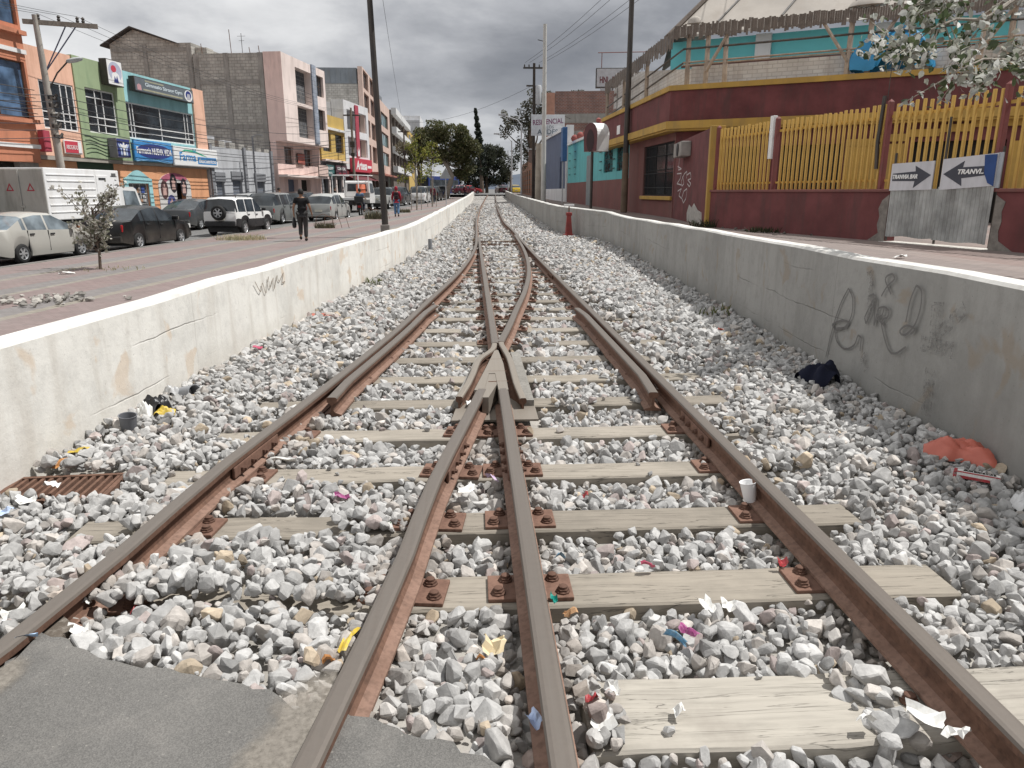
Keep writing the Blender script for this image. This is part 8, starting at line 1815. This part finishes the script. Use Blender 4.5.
for a in (('square white paper scrap next to the middle rail bottom end', 601, 722, .075, .085, PW, -.10, 10), ('white paper scrap on the near end of the broad sleeper', 614, 691, .035, .035, PW, -.10, 20), ('white paper scrap lying in the middle of the broad sleeper', 678, 717, .035, .05, PW, -.143, 5), ('crumpled white paper beside the right rail by the broad sleeper', 925, 719, .11, .06, PW, -.08, -30), ('small folded white paper at the right rail foot', 957, 734, .06, .06, PW, -.07, 30), ('torn white paper strip on the broad sleeper edge', 865, 726, .06, .03, PW, -.12, 0),
          ('white paper scrap at the asphalt edge on the left', 77, 633, .075, .06, PW, -.07, 15), ('torn white tissue by the left rail near the asphalt', 88, 604, .03, .08, PW, -.09, 10), ('white paper at the left picture edge outside the rail', 14, 616, .09, .07, PW, -.10, 30), ('long white paper strip beside the left rail joint', 283, 464, .17, .045, PW, -.13, 3), ('cream cardboard piece between the two middle rails', 495, 652, .085, .08, PC, -.12, -8),
          ('lilac paper strip between the middle rails near the crossing', 492, 482, .10, .035, PLI, -.13, -50), ('white curled paper between the middle rails near the crossing', 466, 494, .11, .05, PW, -.12, 35), ('magenta wrapper strip among the stones by the second sleeper', 690, 638, .04, .12, PMG, -.12, 20), ('crumpled white tissue by the second sleeper', 706, 607, .06, .08, PW, -.10, 20), ('crumpled white paper by the right rail among stones', 728, 612, .06, .05, PW, -.13, -10),
          ('yellow and green wrapper strip beside the left middle rail', 349, 642, .035, .16, PYW, -.10, -12), ('orange scrap at the foot of the left middle rail', 330, 667, .05, .03, POR, -.12, 20), ('pink plastic piece near the first left sleepers', 342, 501, .09, .035, PMG, -.13, 8), ('green plastic scrap on the stones by the left sleepers', 385, 528, .07, .03, PGR, -.13, -20), ('orange scrap on the stones left of the middle rail', 294, 593, .05, .03, POR, -.12, 20), ('yellow scrap near the left rail end', 152, 597, .04, .035, PYW, -.10, 0), ('red wrapper near the left rail end', 135, 612, .02, .07, PRE, -.10, 5), ('orange wrapper tip near the left rail end', 150, 582, .03, .05, POR, -.10, 30),
          ('red foil scrap beside the bottom end of the middle rail', 592, 701, .045, .04, PRE, -.10, 40), ('light blue plastic thread on the stones beside the middle rail', 675, 645, .015, .10, PBL, -.12, 40), ('blue paper corner at the right foot of the left rail', 18, 645, .02, .13, simple('paper_pale_blue', (.4, .55, .75)), -.03, -50), ('white and blue torn packet beside the middle rail bottom', 533, 722, .04, .06, simple('packet_pale', (.5, .6, .8)), -.09, 35), ('orange peel coloured scrap between the middle rails', 483, 666, .05, .02, POR, -.13, 0), ('tan scrap beside the middle rail', 570, 619, .06, .04, simple('scrap_tan', (.5, .3, .16)), -.13, 10), ('teal scrap at the tie plate of the second sleeper', 554, 605, .03, .03, PTE, -.13, 0), ('pale blue plastic scrap near the third sleeper', 560, 562, .05, .03, PBL, -.13, 0), ('red scrap among stones right of the crossing', 585, 500, .03, .03, PRE, -.13, 0), ('pink packet by the second sleeper middle', 648, 570, .07, .025, simple('packet_pink', (.55, .12, .2)), -.13, 0), ('red wrapper among stones by the right rail', 782, 568, .05, .025, PRE, -.13, 0),
          ('yellow plastic bag flattened at the left wall foot, nearer one', 57, 468, .13, .06, POR, -.14, 25), ('yellow plastic bag flattened at the left wall foot, farther one', 81, 455, .15, .07, PYW, -.13, 5), ('white paper disc by the drain grate', 52, 489, .07, .07, PW, -.12, 0), ('white scrap below the drain grate', 27, 505, .10, .06, PW, -.12, 10), ('white and blue packet at the left picture edge below the grate', 6, 517, .09, .07, simple('packet_pale', (.5, .6, .8)), -.12, 0), ('white scrap beside the end of the right guard rail', 658, 389, .05, .09, PW, -.09, 10), ('white paper triangle lying on the crossing', 468, 404, .035, .12, PW, -.012, -18),
          ('white paper strip lying across the far track', 487, 210.5, .75, .5, PW, .10, 0), ('red scrap by the right wall foot in the middle distance', 719, 332, .10, .06, simple('scrap_coral', (.55, .13, .09)), -.12, 10), ('red rag scrap at the left wall foot in the middle distance', 322, 316, .22, .08, simple('scrap_brick', (.42, .12, .08)), -.12, 30), ('pink scrap at the left wall foot near the brown spray', 258, 350, .10, .05, simple('packet_pink', (.55, .12, .2)), -.12, 10), ('white paper on the paving before the sapling', 67, 273, .32, .12, PW, pave_z(16.8) + .02, 5), ('white paper on the right pavement by the gate', 900, 257, .15, .1, PW, .45, 10)):
    paper(*a, curl=.010)
# white plastic cup leaning on a rail screw, grey pot by the wall
def cup(name, label, u, v, z, r0, r1, h, m, tilt, rz, cat):
    p = at_z(u, v, z); mb = MB(); mb.lathe([(.001, 0), (r0, 0), (r0 + (r1-r0)*.97, h*.97), (r1*1.05, h*.985), (r1*1.05, h), (r1*.93, h*.99), (r0*.9, .008), (.001, .008)], 22, cap=False); o = mb.build(name, m, loc=(p.x, p.y, z)); o.rotation_euler = (R(tilt), 0, R(rz)); return tag(o, label, cat)
cup('plastic_cup', 'white plastic cup standing by the tie plate of the right rail', 750, 501, -.115, .027, .038, .095, simple('cup_white', (.82, .82, .82), .4, var=.03), -10, 60, 'cup')
cup('pot', 'small grey pot lying at the left wall foot by the black bag', 129, 430, -.14, .042, .052, .10, simple('pot_grey', (.16, .165, .18), .6), 8, 40, 'pot'); cup('plastic_cup', 'grey plastic cup lying on its side at the left wall foot', 183, 393, -.12, .045, .055, .13, simple('cup_grey', (.30, .31, .33), .5), 80, 60, 'cup')
def wpt(u, v, z): p = at_z(u, v, z); return (p.x, p.y, z)
cloth_blob('rag', simple('navy_rag', (.008, .010, .026), .95), wpt(821, 381, -.11), .16, .13, .13, 3, 'crumpled navy rag lying at the foot of the right wall', 'rag', rz=.3)
rb = cloth_blob('plastic_bag', simple('coral_plastic', (.55, .155, .11), .4), wpt(958, 458, -.12), .17, .10, .10, 7, 'crumpled coral plastic bag at the foot of the right wall', 'plastic bag', rz=-.55)
cloth_blob('plastic_bag', simple('black_plastic_bag', (.02, .02, .022), .35), wpt(157, 412, -.12), .10, .08, .10, 9, 'crumpled black plastic bag at the foot of the left wall', 'plastic bag', rz=.3); cloth_blob('plastic_bag', PYW, wpt(164, 415, -.12), .07, .05, .05, 12, 'yellow plastic bag pressed against the black bag', 'plastic bag', rz=.2); cloth_blob('plastic_bag', PW, wpt(146, 416, -.12), .05, .06, .08, 15, 'cream paper bag left of the black bag', 'paper bag'); cloth_blob('plastic_bag', simple('foil_silver', (.5, .5, .5), .35), wpt(172, 396, -.13), .06, .05, .07, 17, 'silver foil ball beside the grey cup', 'foil')
p = at_z(976, 481, -.13); cx = empty('carton', (p.x, p.y, -.12), R(-38), 'small red and white carton lying beside the coral bag', 'carton'); MB().bbox(-.10, .10, -.028, .028, 0, .03, .003).build('box', PW, cx); MB().box(-.099, .099, -.0295, -.0283, .001, .015).box(-.099, .099, -.028, -.010, .0301, .0312).box(-.101, -.086, -.028, .028, .001, .0313).build('red_band', PRE, cx)
lettering(cx, 'Amoxicilina', .01, .010, .032, .14, .016, simple('print_black', (.03, .03, .03)), rx=0)
cloth_blob('plastic_bag', simple('white_plastic', (.7, .7, .7), .5), wpt(1022, 508, -.13), .05, .05, .06, 19, 'white plastic scrap at the right picture edge by the wall', 'plastic bag')
# drain grate
p = at_z(30, 492, -.14); gq = empty('drain_grate', (-2.08, 3.52, -.15), R(4), 'rusty slotted drain grate at the foot of the left wall', 'drain grate'); mb = MB(); mb.box(-.27, .27, -.17, -.145, -.03, 0); mb.box(-.27, .27, .145, .17, -.03, 0); mb.box(-.27, -.245, -.145, .145, -.03, -.001); mb.box(.245, .27, -.145, .145, -.03, -.001); mb.build('frame', M_RUST, gq)
for k in range(12): MB().box(-.23 + k*.041, -.214 + k*.041, -.144, .144, -.028, -.003).build('bar', M_RUST, gq)
MB().box(-.26, .26, -.16, .16, -.10, -.06).build('pit', M_BLACK, gq)
